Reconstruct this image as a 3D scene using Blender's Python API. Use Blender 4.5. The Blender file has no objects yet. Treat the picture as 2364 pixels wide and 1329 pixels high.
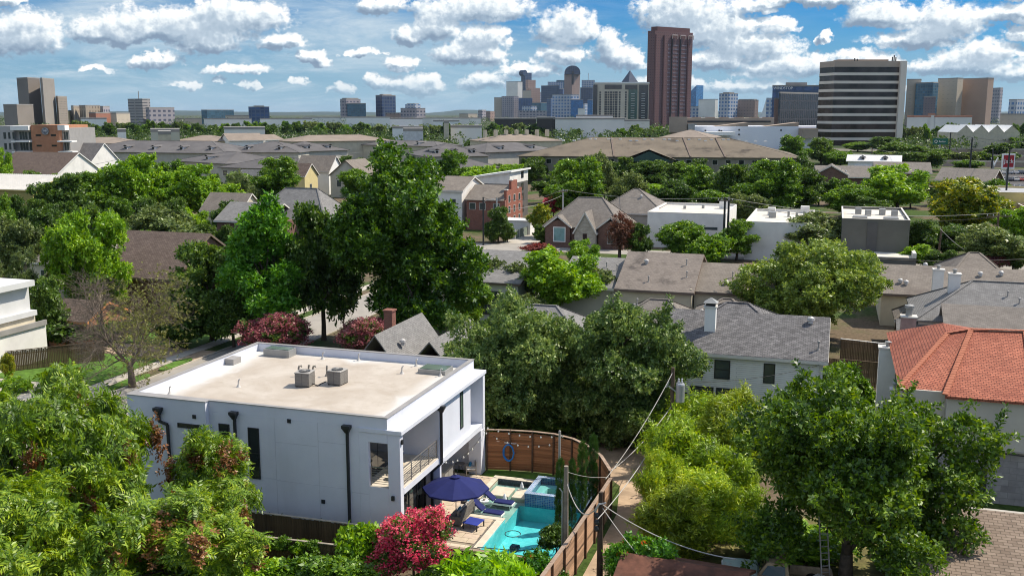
import bpy, math, random
import numpy as np
from mathutils import Vector, Matrix

S = bpy.context.scene
COL = S.collection
R = math.radians
random.seed(7)

# ------------------------------------------------------------------ camera
# The world axes follow the street grid: +x from the street to the alley, +y away along the street.
FPX, CAM_H, HEAD = 2300.0, 23.7, R(17.8)          # focal length in photo pixels, drone height, heading
PITCH = math.atan(402.5 / FPX)
CP, SP, CT, ST = math.cos(PITCH), math.sin(PITCH), math.cos(HEAD), math.sin(HEAD)
CAMX, CAMY = 22.078, -46.842
cam = bpy.data.cameras.new('camera')
cam.sensor_width = 36.0
cam.lens = FPX / 2364 * 36
cam.clip_start, cam.clip_end = 0.5, 60000
cam_o = bpy.data.objects.new('camera', cam)
COL.objects.link(cam_o)
cam_o.location = (CAMX, CAMY, CAM_H)
cam_o.rotation_euler = (math.pi / 2 - PITCH, 0, HEAD)
S.camera = cam_o

def G(px, py, z=0.0):
    """a point seen in the photograph, at height z -> (x, y) on the street grid"""
    a, b = (px - 1182) / FPX, -(py - 664.5) / FPX
    d = (a, CP + b * SP, -SP + b * CP)
    t = (z - CAM_H) / d[2]
    X, Y = d[0] * t, d[1] * t
    return (CAMX + X * CT - Y * ST, CAMY + X * ST + Y * CT)

def FAR(px, dist):
    """a bearing and a distance from the drone -> (x, y)"""
    X = (px - 1182) / FPX * dist * CP
    return (CAMX + X * CT - dist * ST, CAMY + X * ST + dist * CT)

def ZAT(py, dist):
    """height of something seen at row py at that distance"""
    b = -(py - 664.5) / FPX
    return CAM_H + dist * (-SP + b * CP) / (CP + b * SP)

def PXW(px0, px1, dist):
    return (px1 - px0) / FPX * dist * CP

# ------------------------------------------------------------------ sky, clouds, sun, exposure
SUN_EL, SUN_AZ = R(51), R(53)                     # azimuth from +y towards +x
W = bpy.data.worlds.new('World')
S.world = W
W.use_nodes = True
wt = W.node_tree
wt.nodes.clear()

class NT:
    """tiny node-graph helper"""
    def __init__(s, t): s.t = t
    def n(s, kind, **kw):
        nd = s.t.nodes.new(kind)
        for k, v in kw.items():
            setattr(nd, k, v)
        return nd
    def put(s, sock, v):
        if isinstance(v, bpy.types.NodeSocket): s.t.links.new(v, sock)
        else: sock.default_value = v
    def m(s, op, a, b=0.0, c=0.0, clamp=False):
        nd = s.n('ShaderNodeMath', operation=op, use_clamp=clamp)
        s.put(nd.inputs[0], a); s.put(nd.inputs[1], b); s.put(nd.inputs[2], c)
        return nd.outputs[0]
    def mix(s, f, a, b, blend='MIX'):
        nd = s.n('ShaderNodeMix', data_type='RGBA', blend_type=blend)
        s.put(nd.inputs[0], f); s.put(nd.inputs[6], a); s.put(nd.inputs[7], b)
        return nd.outputs[2]
    def ramp(s, f, stops, interp='LINEAR'):
        nd = s.n('ShaderNodeValToRGB')
        nd.color_ramp.interpolation = interp
        el = nd.color_ramp.elements
        while len(el) < len(stops): el.new(0.5)
        for e, (p, c) in zip(el, stops):
            e.position = p
            e.color = (c, c, c, 1) if isinstance(c, (int, float)) else (*c[:3], 1)
        s.put(nd.inputs[0], f)
        return nd.outputs[0]
    def noise(s, vec, scale, detail=4.0, rough=0.5, out=0, dist=0.0):
        nd = s.n('ShaderNodeTexNoise')
        nd.inputs['Scale'].default_value = scale
        nd.inputs['Detail'].default_value = detail
        nd.inputs['Roughness'].default_value = rough
        nd.inputs['Distortion'].default_value = dist
        if vec is not None: s.put(nd.inputs['Vector'], vec)
        return nd.outputs[out]
    def rng(s, v, a, b, c=0.0, d=1.0, kind='SMOOTHSTEP'):
        nd = s.n('ShaderNodeMapRange', interpolation_type=kind)
        s.put(nd.inputs[0], v)
        for i, q in enumerate((a, b, c, d)): nd.inputs[i + 1].default_value = q
        return nd.outputs[0]
    def vec(s, x, y, z=0.0):
        nd = s.n('ShaderNodeCombineXYZ')
        s.put(nd.inputs[0], x); s.put(nd.inputs[1], y); s.put(nd.inputs[2], z)
        return nd.outputs[0]

# cumulus banks: (photo column, row of the flat base, half width, height above the base, depth below it)
CLOUDS = [(420, 92, 230, 62, 26), (560, 62, 150, 52, 26), (300, 100, 110, 34, 20), (90, 105, 95, 62, 46), (40, 36, 60, 22, 14),
          (500, 118, 90, 36, 20), (660, 112, 70, 26, 14), (735, 148, 50, 24, 10), (380, 150, 80, 20, 14), (560, 170, 90, 18, 12),
          (250, 172, 40, 10, 6), (450, 205, 36, 12, 6), (520, 196, 24, 12, 6), (590, 204, 22, 12, 6), (700, 200, 34, 14, 6),
          (890, 30, 60, 34, 14), (1090, 34, 170, 46, 26), (1020, 75, 75, 46, 22), (950, 95, 52, 32, 14), (1120, 98, 70, 42, 22),
          (1300, 88, 95, 68, 18), (1090, 140, 100, 58, 20), (850, 128, 46, 16, 8), (930, 155, 60, 26, 12), (1290, 138, 80, 44, 18),
          (1400, 135, 46, 66, 20), (1440, 150, 70, 42, 22), (960, 205, 80, 36, 14), (880, 195, 40, 26, 12), (1120, 196, 70, 26, 14),
          (800, 210, 40, 20, 8), (1220, 170, 90, 26, 16),
          (1560, 50, 120, 62, 40), (1640, 90, 120, 70, 30), (1760, 75, 70, 30, 14), (1720, 120, 130, 46, 22), (1720, 36, 60, 20, 8),
          (1880, 110, 18, 30, 8), (1860, 20, 170, 22, 14), (1640, 150, 110, 36, 16), (1800, 165, 150, 40, 20), (1720, 205, 150, 24, 16),
          (2010, 66, 110, 48, 20), (2150, 88, 110, 58, 18), (2090, 110, 130, 34, 16), (2330, 70, 100, 38, 18), (2290, 20, 110, 30, 16),
          (2240, 150, 110, 42, 16), (2200, 172, 150, 32, 16), (2340, 110, 60, 24, 12), (1990, 150, 80, 26, 14), (1540, 200, 120, 26, 14),
          (2330, 190, 80, 22, 12), (2000, 215, 160, 14, 10)]

def cloud_group():
    g = bpy.data.node_groups.new('cumulus', 'ShaderNodeTree')
    g.interface.new_socket('p', in_out='INPUT', socket_type='NodeSocketVector')
    g.interface.new_socket('d', in_out='OUTPUT', socket_type='NodeSocketFloat')
    q = NT(g)
    gi, go = q.n('NodeGroupInput'), q.n('NodeGroupOutput')
    sx = q.n('ShaderNodeSeparateXYZ')
    g.links.new(gi.outputs[0], sx.inputs[0])
    # billowing edges: the coordinates are pushed about by two sizes of noise
    n1 = q.n('ShaderNodeSeparateColor'); q.put(n1.inputs[0], q.noise(gi.outputs[0], 0.55, 3, 0.55, out=1))
    n2 = q.n('ShaderNodeSeparateColor'); q.put(n2.inputs[0], q.noise(gi.outputs[0], 2.2, 5, 0.6, out=1))
    ax = q.m('ADD', sx.outputs[0], q.m('MULTIPLY_ADD', q.m('SUBTRACT', n1.outputs[0], 0.5), 2.4, q.m('MULTIPLY', q.m('SUBTRACT', n2.outputs[0], 0.5), 0.9)))
    ay = q.m('ADD', sx.outputs[1], q.m('MULTIPLY_ADD', q.m('SUBTRACT', n1.outputs[1], 0.5), 1.2, q.m('MULTIPLY', q.m('SUBTRACT', n2.outputs[1], 0.5), 0.55)))
    best = None
    for (cx, cy, w, h, dn) in CLOUDS:
        az = math.degrees(math.atan((cx - 1182) / FPX / math.cos(R(3))))
        el = (262 - cy) / FPX * 57.3 * 0.985
        k = 57.3 / FPX
        dx = q.m('MULTIPLY', q.m('SUBTRACT', ax, az), 1 / (w * k * 0.88))
        dy = q.m('SUBTRACT', ay, el)
        dd = q.m('MAXIMUM', q.m('MULTIPLY', dy, 1 / (h * k * 0.95)), q.m('MULTIPLY', dy, -1 / (dn * k * 0.95)))
        r2 = q.m('MULTIPLY_ADD', dx, dx, q.m('MULTIPLY', dd, dd))
        f = q.m('SUBTRACT', 1.0, r2)
        best = f if best is None else q.m('SMOOTH_MAX', best, f, 0.15)
    # small billows stand out of the large ones
    bil = q.m('MULTIPLY_ADD', q.m('SUBTRACT', n2.outputs[2], 0.5), 1.3, q.m('MULTIPLY', q.m('SUBTRACT', n1.outputs[2], 0.5), 0.9))
    g.links.new(q.m('ADD', best, bil), go.inputs[0])
    return g

def build_world():
    q = NT(wt)
    tc = q.n('ShaderNodeTexCoord')
    sp = q.n('ShaderNodeSeparateXYZ')
    wt.links.new(tc.outputs['Generated'], sp.inputs[0])
    x, y, z = sp.outputs
    # bearing (degrees from the camera heading) and elevation (degrees)
    xr = q.m('MULTIPLY_ADD', x, CT, q.m('MULTIPLY', y, ST))
    yr = q.m('MULTIPLY_ADD', y, CT, q.m('MULTIPLY', x, -ST))
    az = q.m('MULTIPLY', q.m('ARCTAN2', xr, yr), 57.2958)
    el = q.m('MULTIPLY', q.m('ARCSINE', z), 57.2958)
    sky = q.n('ShaderNodeTexSky', sky_type='NISHITA', sun_disc=False)
    sky.sun_elevation, sky.sun_rotation = SUN_EL, SUN_AZ
    sky.altitude, sky.air_density, sky.dust_density, sky.ozone_density = 200, 1.0, 0.6, 3.0
    # deep, rather cyan blue of the photograph
    tint = q.mix(q.rng(el, 7.0, 32.0), (*SKY_TINT, 1), (*SKY_TINT_UP, 1))
    blue = q.mix(1.0, sky.outputs[0], tint, 'MULTIPLY')
    grp = cloud_group()
    def dens(dx, dy):
        nd = q.n('ShaderNodeGroup'); nd.node_tree = grp
        q.put(nd.inputs[0], q.vec(q.m('ADD', az, dx), q.m('ADD', el, dy)))
        return nd.outputs[0]
    CR = [(0.0, (1.6, 2.2, 3.0)), (0.25, (2.3, 3.0, 3.8)), (0.5, (3.5, 4.2, 4.9)), (0.75, (5.9, 6.3, 6.5)), (1.0, (7.6, 7.5, 7.3))]
    # thin high veil, and paler air low over the horizon
    veil = q.noise(q.vec(q.m('MULTIPLY', az, 0.05), q.m('MULTIPLY', el, 0.24), 9.1), 1.0, 5, 0.6)
    veil = q.m('MULTIPLY', q.rng(veil, 0.36, 0.66), q.rng(el, 9.0, 3.0, 0.12, 0.55))
    base = q.mix(q.m('MULTIPLY', veil, q.rng(az, 6.0, -10.0, 0.35, 1.7), clamp=True), blue, (3.3, 4.2, 4.9, 1))
    base = q.mix(q.rng(el, 5.6, 0.3, 0.0, 0.9), base, (2.35, 3.55, 4.5, 1))
    # near the horizon ahead: banks of cumulus seen from the side
    d0, d1, d2 = dens(0, 0), dens(0.28, 0.42), dens(-0.2, -0.34)
    rag = q.noise(q.vec(az, q.m('MULTIPLY', el, 1.6), 5.0), 2.6, 6, 0.68)
    cover = q.rng(q.m('MULTIPLY_ADD', q.m('SUBTRACT', rag, 0.5), 1.1, d0), -0.22, 0.5)
    top = q.rng(d1, -0.35, 0.85, 0.5, -0.12, 'LINEAR')           # open sky above: sunlit head
    bot = q.rng(d2, -0.5, 0.55, -0.42, 0.06, 'LINEAR')           # open sky below: shaded base
    lit = q.m('MULTIPLY_ADD', q.m('SUBTRACT', d0, d1), 0.22, q.m('ADD', q.m('ADD', top, bot), 0.48), clamp=True)
    soft = q.rng(el, 0.2, 3.0, 0.30, 1.0)
    wis = q.noise(q.vec(q.m('MULTIPLY', az, 0.16), q.m('MULTIPLY', el, 0.75), 2.2), 1.0, 7, 0.66, dist=0.5)
    base = q.mix(q.m('MULTIPLY', q.rng(wis, 0.42, 0.75), q.rng(az, 10.0, -14.0, 0.10, 0.8)), base, (4.3, 5.0, 5.5, 1))
    near_col = q.mix(q.m('MULTIPLY', cover, soft), base, q.ramp(lit, CR))
    # everywhere else the same clouds as a broken field
    p2 = q.vec(q.m('MULTIPLY', az, 0.10), q.m('MULTIPLY', el, 0.22), 3.7)
    fld = q.noise(p2, 1.0, 4, 0.58)
    wide_col = q.mix(q.rng(fld, 0.50, 0.58), base, q.ramp(fld, [(0.5, (7.4, 7.5, 7.6)), (0.7, (5.4, 5.8, 6.2))]))
    mask = q.m('MULTIPLY', q.m('LESS_THAN', q.m('ABSOLUTE', az), 31.0), q.m('LESS_THAN', q.m('ABSOLUTE', q.m('SUBTRACT', el, 3.0)), 5.0))
    b1, b2 = q.n('ShaderNodeBackground'), q.n('ShaderNodeBackground')
    for b_, c_ in ((b1, wide_col), (b2, near_col)):
        b_.inputs['Strength'].default_value = SKY_STRENGTH
        wt.links.new(c_, b_.inputs['Color'])
    ms = q.n('ShaderNodeMixShader')
    q.put(ms.inputs[0], mask); wt.links.new(b1.outputs[0], ms.inputs[1]); wt.links.new(b2.outputs[0], ms.inputs[2])
    out = q.n('ShaderNodeOutputWorld')
    wt.links.new(ms.outputs[0], out.inputs['Surface'])

SKY_TINT, SKY_TINT_UP, SKY_STRENGTH = (0.05, 0.33, 0.62), (0.55, 0.80, 1.0), 0.115
build_world()
W.cycles.sampling_method = 'MANUAL'
W.cycles.sample_map_resolution = 512

sun = bpy.data.lights.new('sun', 'SUN')
sun.energy, sun.angle, sun.color = 4.3, R(0.5), (1.0, 0.91, 0.77)
sun_o = bpy.data.objects.new('sun', sun)
COL.objects.link(sun_o)
sun_o.location = (60, 60, 90)
sun_o.rotation_euler = Vector((-math.sin(SUN_AZ) * math.cos(SUN_EL), -math.cos(SUN_AZ) * math.cos(SUN_EL), -math.sin(SUN_EL))).to_track_quat('-Z', 'Y').to_euler()

S.view_settings.view_transform = 'Standard'
S.view_settings.look = 'None'
S.view_settings.exposure = 0.45
S.view_settings.gamma = 1.0
S.view_settings.use_curve_mapping = False
C = S.cycles
C.max_bounces, C.diffuse_bounces, C.glossy_bounces, C.transmission_bounces, C.transparent_max_bounces, C.volume_bounces = 6, 2, 3, 4, 8, 0
C.sample_clamp_indirect = 4.0
C.caustics_reflective = C.caustics_refractive = False
C.pixel_filter_type, C.filter_width = 'BLACKMAN_HARRIS', 1.05
C.use_denoising = True
try: C.denoising_prefilter = 'ACCURATE'
except Exception: pass
# ------------------------------------------------------------------ mesh and object helpers
class MB:
    """collects faces; build() links them as ONE mesh object with a metre-scaled UV on every face"""
    def __init__(s): s.v, s.f, s.m = [], [], []
    def poly(s, pts, m=0):
        b = len(s.v); s.v += [tuple(p) for p in pts]; s.f.append(tuple(range(b, b + len(pts)))); s.m.append(m); return s
    def box(s, x0, x1, y0, y1, z0, z1, m=0):
        b = len(s.v)
        s.v += [(x0, y0, z0), (x1, y0, z0), (x1, y1, z0), (x0, y1, z0), (x0, y0, z1), (x1, y0, z1), (x1, y1, z1), (x0, y1, z1)]
        for q in ((0, 3, 2, 1), (4, 5, 6, 7), (0, 1, 5, 4), (1, 2, 6, 5), (2, 3, 7, 6), (3, 0, 4, 7)):
            s.f.append(tuple(b + i for i in q)); s.m.append(m)
        return s
    def prism(s, pts, z0, z1, m=0):
        n = len(pts); b = len(s.v)
        s.v += [(p[0], p[1], z0) for p in pts] + [(p[0], p[1], z1) for p in pts]
        s.f.append(tuple(b + n - 1 - i for i in range(n))); s.f.append(tuple(b + n + i for i in range(n)))
        for i in range(n): s.f.append((b + i, b + (i + 1) % n, b + n + (i + 1) % n, b + n + i))
        s.m += [m] * (n + 2); return s
    def bar(s, p0, p1, w, h, m=0, up=(0, 0, 1)):
        p0, p1 = Vector(p0), Vector(p1); d = (p1 - p0).normalized(); u = Vector(up)
        a = d.cross(u)
        if a.length < 1e-4: a = d.cross(Vector((0, 1, 0)))
        a.normalize(); c = a.cross(d); b = len(s.v)
        for p in (p0, p1):
            for i, j in ((-1, -1), (1, -1), (1, 1), (-1, 1)): s.v.append(tuple(p + a * (i * w / 2) + c * (j * h / 2)))
        for q in ((3, 2, 1, 0), (4, 5, 6, 7), (0, 1, 5, 4), (1, 2, 6, 5), (2, 3, 7, 6), (3, 0, 4, 7)):
            s.f.append(tuple(b + i for i in q)); s.m.append(m)
        return s
    def tube(s, pts, rad, seg=8, m=0, cap=True):
        pts = [Vector(p) for p in pts]; n = len(pts)
        rad = [rad] * n if isinstance(rad, (int, float)) else rad
        b = len(s.v); ref = None
        for i, p in enumerate(pts):
            d = (pts[min(i + 1, n - 1)] - pts[max(i - 1, 0)]).normalized()
            if ref is None or abs(d.dot(ref)) > 0.97: ref = Vector((1, 0, 0)) if abs(d.x) < 0.8 else Vector((0, 1, 0))
            a = d.cross(ref).normalized(); c = d.cross(a); ref = -c if False else ref
            for k in range(seg):
                t = 2 * math.pi * k / seg
                s.v.append(tuple(p + (a * math.cos(t) + c * math.sin(t)) * rad[i]))
        for i in range(n - 1):
            for k in range(seg):
                k2 = (k + 1) % seg
                s.f.append((b + i * seg + k, b + i * seg + k2, b + (i + 1) * seg + k2, b + (i + 1) * seg + k)); s.m.append(m)
        if cap:
            s.f.append(tuple(b + seg - 1 - k for k in range(seg))); s.m.append(m)
            s.f.append(tuple(b + (n - 1) * seg + k for k in range(seg))); s.m.append(m)
        return s
    def lathe(s, prof, seg=16, c=(0, 0), m=0):
        b = len(s.v); n = len(prof)
        for r, z in prof:
            for k in range(seg):
                t = 2 * math.pi * k / seg; s.v.append((c[0] + r * math.cos(t), c[1] + r * math.sin(t), z))
        for i in range(n - 1):
            for k in range(seg):
                k2 = (k + 1) % seg
                s.f.append((b + i * seg + k, b + i * seg + k2, b + (i + 1) * seg + k2, b + (i + 1) * seg + k)); s.m.append(m)
        s.f.append(tuple(b + seg - 1 - k for k in range(seg))); s.m.append(m)
        s.f.append(tuple(b + (n - 1) * seg + k for k in range(seg))); s.m.append(m)
        return s
    def mesh(s, name, mat=None, smooth=False):
        me = bpy.data.meshes.new(name)
        me.from_pydata(s.v, [], s.f); me.validate()
        mats = mat if isinstance(mat, (list, tuple)) else [mat]
        for q in mats:
            if q is not None: me.materials.append(q)
        if len(mats) > 1 and len(me.polygons) == len(s.m): me.polygons.foreach_set('material_index', s.m)
        if smooth: me.polygons.foreach_set('use_smooth', [True] * len(me.polygons))
        uv = me.uv_layers.new(name='UVMap')
        data = np.zeros((len(me.loops), 2), np.float32)
        for p in me.polygons:
            nz = p.normal
            if abs(nz.z) > 0.985: t, bt = Vector((1, 0, 0)), Vector((0, 1, 0))
            else:
                t = Vector((-nz.y, nz.x, 0)).normalized(); bt = nz.cross(t)
            for li in p.loop_indices:
                co = me.vertices[me.loops[li].vertex_index].co
                data[li] = (co.dot(t), co.dot(bt))
        uv.data.foreach_set('uv', data.ravel())
        me.update()
        return me
    def build(s, name, mat=None, parent=None, loc=(0, 0, 0), rz=0.0, smooth=False, bevel=0.0, **tags):
        return link(name, s.mesh(name, mat, smooth), parent, loc, rz, bevel, **tags)

def link(name, data, parent=None, loc=(0, 0, 0), rz=0.0, bevel=0.0, label=None, cat=None, group=None, kind=None):
    o = bpy.data.objects.new(name, data); COL.objects.link(o)
    o.location = loc; o.rotation_euler = (0, 0, rz)
    if parent is not None: o.parent = parent
    if bevel:
        b = o.modifiers.new('bevel', 'BEVEL'); b.width = bevel; b.segments = 1; b.limit_method = 'ANGLE'
    tag(o, label, cat, group, kind)
    return o

def tag(o, label=None, cat=None, group=None, kind=None):
    if label: o['label'] = label
    if cat: o['category'] = cat
    if group: o['group'] = group
    if kind: o['kind'] = kind
    return o

def thing(name, label, cat, loc=(0, 0, 0), rz=0.0, group=None):
    o = bpy.data.objects.new(name, None); COL.objects.link(o)
    o.empty_display_size = 0.3
    if len(loc) == 2: loc = (*loc, 0)
    o.location = loc; o.rotation_euler = (0, 0, rz)
    return tag(o, label, cat, group)

def dup(root, loc, rz=0.0, label=None, scale=None, group=None):
    r = root.copy(); COL.objects.link(r); r.location = loc if len(loc) == 3 else (*loc, 0); r.rotation_euler = (0, 0, rz)
    if scale is not None: r.scale = scale if isinstance(scale, tuple) else (scale,) * 3
    if label: r['label'] = label
    if group: r['group'] = group
    for ch in list(root.children):
        c = ch.copy(); COL.objects.link(c); c.parent = r
        for gch in list(ch.children):
            d = gch.copy(); COL.objects.link(d); d.parent = c
    return r

# ------------------------------------------------------------------ materials
MATS = {}
def newmat(name):
    m = bpy.data.materials.new(name); m.use_nodes = True
    q = NT(m.node_tree); bs = m.node_tree.nodes['Principled BSDF']
    MATS[name] = m
    return m, q, bs

def rgb(c): return (*c, 1) if len(c) == 3 else c

def plain(name, col, rough=0.8, var=0.12, scale=0.7, metal=0.0, bump=0.0, bscale=25.0, spec=0.3, dirt=None, dscale=0.35, damt=0.5, streak=False):
    """painted, plastered or metal surface with uneven tone; dirt = second colour in patches"""
    if name in MATS: return MATS[name]
    m, q, bs = newmat(name)
    tc = q.n('ShaderNodeTexCoord'); ob = tc.outputs['Object']
    a = tuple(c * (1 - var) for c in col); b = tuple(min(1, c * (1 + var)) for c in col)
    n1 = q.noise(ob, scale, 5, 0.6)
    c = q.mix(q.rng(n1, 0.3, 0.7), rgb(a), rgb(b))
    if dirt is not None:
        v = ob
        if streak:
            mp = q.n('ShaderNodeMapping'); mp.inputs['Scale'].default_value = (1, 1, 0.12); q.put(mp.inputs['Vector'], ob); v = mp.outputs[0]
        n2 = q.noise(v, dscale, 6, 0.62)
        c = q.mix(q.m('MULTIPLY', q.rng(n2, 0.5, 0.72), damt), c, rgb(dirt))
    q.put(bs.inputs['Base Color'], c)
    bs.inputs['Roughness'].default_value = rough; bs.inputs['Metallic'].default_value = metal
    bs.inputs['Specular IOR Level'].default_value = spec
    if bump:
        bp = q.n('ShaderNodeBump'); bp.inputs['Strength'].default_value = bump; bp.inputs['Distance'].default_value = 0.03
        q.put(bp.inputs['Height'], q.noise(ob, bscale, 3, 0.6)); q.put(bs.inputs['Normal'], bp.outputs[0])
    return m

def bricky(name, c1, c2, mortar, bw, bh, msize=0.012, rough=0.85, off=0.5, var=0.3, bump=0.5, dirt=None, dscale=0.3, damt=0.5, mx=1.0):
    """coursed surface (brick, block, shingle) on the metre UV"""
    if name in MATS: return MATS[name]
    m, q, bs = newmat(name)
    tc = q.n('ShaderNodeTexCoord')
    br = q.n('ShaderNodeTexBrick'); br.offset = off
    q.put(br.inputs['Vector'], tc.outputs['UV'])
    br.inputs['Color1'].default_value = rgb(c1); br.inputs['Color2'].default_value = rgb(c2); br.inputs['Mortar'].default_value = rgb(mortar)
    br.inputs['Scale'].default_value = 1.0; br.inputs['Mortar Size'].default_value = msize; br.inputs['Mortar Smooth'].default_value = 0.3
    br.inputs['Brick Width'].default_value = bw; br.inputs['Row Height'].default_value = bh; br.inputs['Bias'].default_value = 0.0
    n1 = q.noise(tc.outputs['Object'], 0.9, 5, 0.65)
    c = q.mix(1.0, br.outputs[0], q.ramp(n1, [(0.25, 1 - var), (0.75, 1 + var * 0.6)]), 'MULTIPLY')
    if dirt is not None:
        n2 = q.noise(tc.outputs['Object'], dscale, 6, 0.62)
        c = q.mix(q.m('MULTIPLY', q.rng(n2, 0.5, 0.72), damt), c, rgb(dirt))
    q.put(bs.inputs['Base Color'], c); bs.inputs['Roughness'].default_value = rough; bs.inputs['Specular IOR Level'].default_value = 0.2
    if bump:
        bp = q.n('ShaderNodeBump'); bp.inputs['Strength'].default_value = bump; bp.inputs['Distance'].default_value = 0.02
        q.put(bp.inputs['Height'], q.m('SUBTRACT', 1.0, br.outputs['Fac'])); q.put(bs.inputs['Normal'], bp.outputs[0])
    return m

def glassy(name, col, rough=0.06, spec=0.6, var=0.25, scale=0.4):
    m = plain(name, col, rough, var, scale, spec=spec)
    return m

def wood(name, col, dark, rough=0.75, length=(0.25, 6, 6), rnd=0.35):
    """boards: grain runs along x, every board its own tone"""
    if name in MATS: return MATS[name]
    m, q, bs = newmat(name)
    tc = q.n('ShaderNodeTexCoord'); mp = q.n('ShaderNodeMapping'); mp.inputs['Scale'].default_value = length
    q.put(mp.inputs['Vector'], tc.outputs['Object'])
    oi = q.n('ShaderNodeObjectInfo')
    c = q.mix(q.rng(q.noise(mp.outputs[0], 2.0, 5, 0.65), 0.25, 0.75), rgb(dark), rgb(col))
    c = q.mix(1.0, c, q.ramp(oi.outputs['Random'], [(0, 1 - rnd), (1, 1 + rnd * 0.5)]), 'MULTIPLY')
    q.put(bs.inputs['Base Color'], c); bs.inputs['Roughness'].default_value = rough; bs.inputs['Specular IOR Level'].default_value = 0.2
    return m

LEAF_GAIN = (2.2, 2.1, 1.35)
def leafmat(name, c_dark, c_mid, c_light, trans=0.28, rough=0.45, extra=None, eamt=0.0, gain=None):
    """leaves: each leaf its own green, the mix drifting over the crown; thin leaves let light through"""
    if name in MATS: return MATS[name]
    m, q, bs = newmat(name)
    g = q.n('ShaderNodeNewGeometry'); oi = q.n('ShaderNodeObjectInfo'); tc = q.n('ShaderNodeTexCoord')
    n1 = q.noise(tc.outputs['Object'], 0.55, 3, 0.6)
    f = q.m('MULTIPLY_ADD', q.m('SUBTRACT', n1, 0.5), 1.3, q.m('MULTIPLY', g.outputs['Random Per Island'], 0.75), clamp=False)
    f = q.m('ADD', f, q.m('MULTIPLY_ADD', oi.outputs['Random'], 0.3, -0.02), clamp=True)
    up = lambda c_: tuple(min(0.9, v * k_) for v, k_ in zip(c_, gain or LEAF_GAIN))
    c = q.ramp(f, [(0.0, up(c_dark)), (0.5, up(c_mid)), (1.0, up(c_light))])
    if extra is not None:
        n2 = q.noise(tc.outputs['Object'], 0.8, 2, 0.5)
        c = q.mix(q.m('MULTIPLY', q.rng(n2, 0.62, 0.66), eamt), c, rgb(extra))
    q.put(bs.inputs['Base Color'], c); bs.inputs['Roughness'].default_value = rough; bs.inputs['Specular IOR Level'].default_value = 0.5
    tr = q.n('ShaderNodeBsdfTranslucent')
    hs = q.n('ShaderNodeHueSaturation'); hs.inputs['Hue'].default_value = 0.485; hs.inputs['Saturation'].default_value = 1.1; hs.inputs['Value'].default_value = 1.5
    q.put(hs.inputs['Color'], c); q.put(tr.inputs['Color'], hs.outputs[0])
    ms = q.n('ShaderNodeMixShader'); ms.inputs[0].default_value = trans
    q.put(ms.inputs[1], bs.outputs[0]); q.put(ms.inputs[2], tr.outputs[0])
    q.put(m.node_tree.nodes['Material Output'].inputs['Surface'], ms.outputs[0])
    return m

# common materials
white_st = plain('white stucco', (0.62, 0.62, 0.61), 0.85, 0.05, 0.5, bump=0.15, bscale=40, dirt=(0.45, 0.44, 0.42), dscale=0.5, damt=0.25, streak=True)
dark_metal = plain('dark metal', (0.03, 0.032, 0.035), 0.45, 0.2)
grey_metal = plain('grey metal', (0.32, 0.32, 0.31), 0.5, 0.12, metal=0.3)
glass_dk = glassy('dark glass', (0.02, 0.024, 0.027), 0.05, 0.7)
bark = plain('bark', (0.085, 0.065, 0.048), 0.9, 0.35, 3.0, bump=0.8, bscale=12)
bark_pale = plain('pale bark', (0.22, 0.18, 0.14), 0.9, 0.3, 3.0, bump=0.8, bscale=12)
white_pt = plain('white paint', (0.82, 0.81, 0.78), 0.6, 0.04)
concrete = plain('concrete', (0.42, 0.39, 0.34), 0.9, 0.12, 0.6, bump=0.2, dirt=(0.25, 0.22, 0.19), dscale=0.5, damt=0.45)
pole_wood = plain('pole wood', (0.12, 0.085, 0.06), 0.9, 0.3, 2.0, dirt=(0.22, 0.18, 0.14), dscale=1.5, damt=0.6, streak=True)
# ------------------------------------------------------------------ the ground, street, alley
def ground_mat():
    m, q, bs = newmat('ground cover')
    tc = q.n('ShaderNodeTexCoord'); ob = tc.outputs['Object']
    big = q.noise(ob, 0.05, 5, 0.6); fine = q.noise(ob, 2.5, 6, 0.7); far = q.noise(ob, 0.012, 6, 0.7)
    grass = q.mix(q.rng(fine, 0.3, 0.7), (0.03, 0.055, 0.012, 1), (0.075, 0.12, 0.028, 1))
    soil = q.mix(q.rng(fine, 0.3, 0.7), (0.10, 0.075, 0.05, 1), (0.19, 0.145, 0.10, 1))
    c = q.mix(q.rng(big, 0.46, 0.58), grass, soil)
    town = q.mix(q.rng(far, 0.52, 0.6), (0.04, 0.06, 0.022, 1), (0.20, 0.18, 0.155, 1))
    ln = q.n('ShaderNodeVectorMath', operation='LENGTH'); q.put(ln.inputs[0], ob)
    c = q.mix(q.rng(ln.outputs['Value'], 250, 700), c, town)
    q.put(bs.inputs['Base Color'], c); bs.inputs['Roughness'].default_value = 0.95; bs.inputs['Specular IOR Level'].default_value = 0.1
    return m
GM = ground_mat()
HX0, HX1, HY0, HY1 = 2.15, 8.75, 1.9, 12.35          # the pool's hole in the ground
B = 34000
MB().poly([(-B, -B, 0), (B, -B, 0), (B, HY0, 0), (-B, HY0, 0)]).poly([(-B, HY1, 0), (B, HY1, 0), (B, B, 0), (-B, B, 0)]) \
    .poly([(-B, HY0, 0), (HX0, HY0, 0), (HX0, HY1, 0), (-B, HY1, 0)]).poly([(HX1, HY0, 0), (B, HY0, 0), (B, HY1, 0), (HX1, HY1, 0)]) \
    .build('ground', GM, kind='structure')

def sheet(name, pts, z, m, kind='structure', parent=None):
    return MB().poly([(p[0], p[1], z) for p in pts]).build(name, m, parent, kind=kind)
def slab(name, pts, z0, z1, m, kind='structure', parent=None, bevel=0.0):
    return MB().prism(pts, z0, z1).build(name, m, parent, kind=kind, bevel=bevel)

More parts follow.
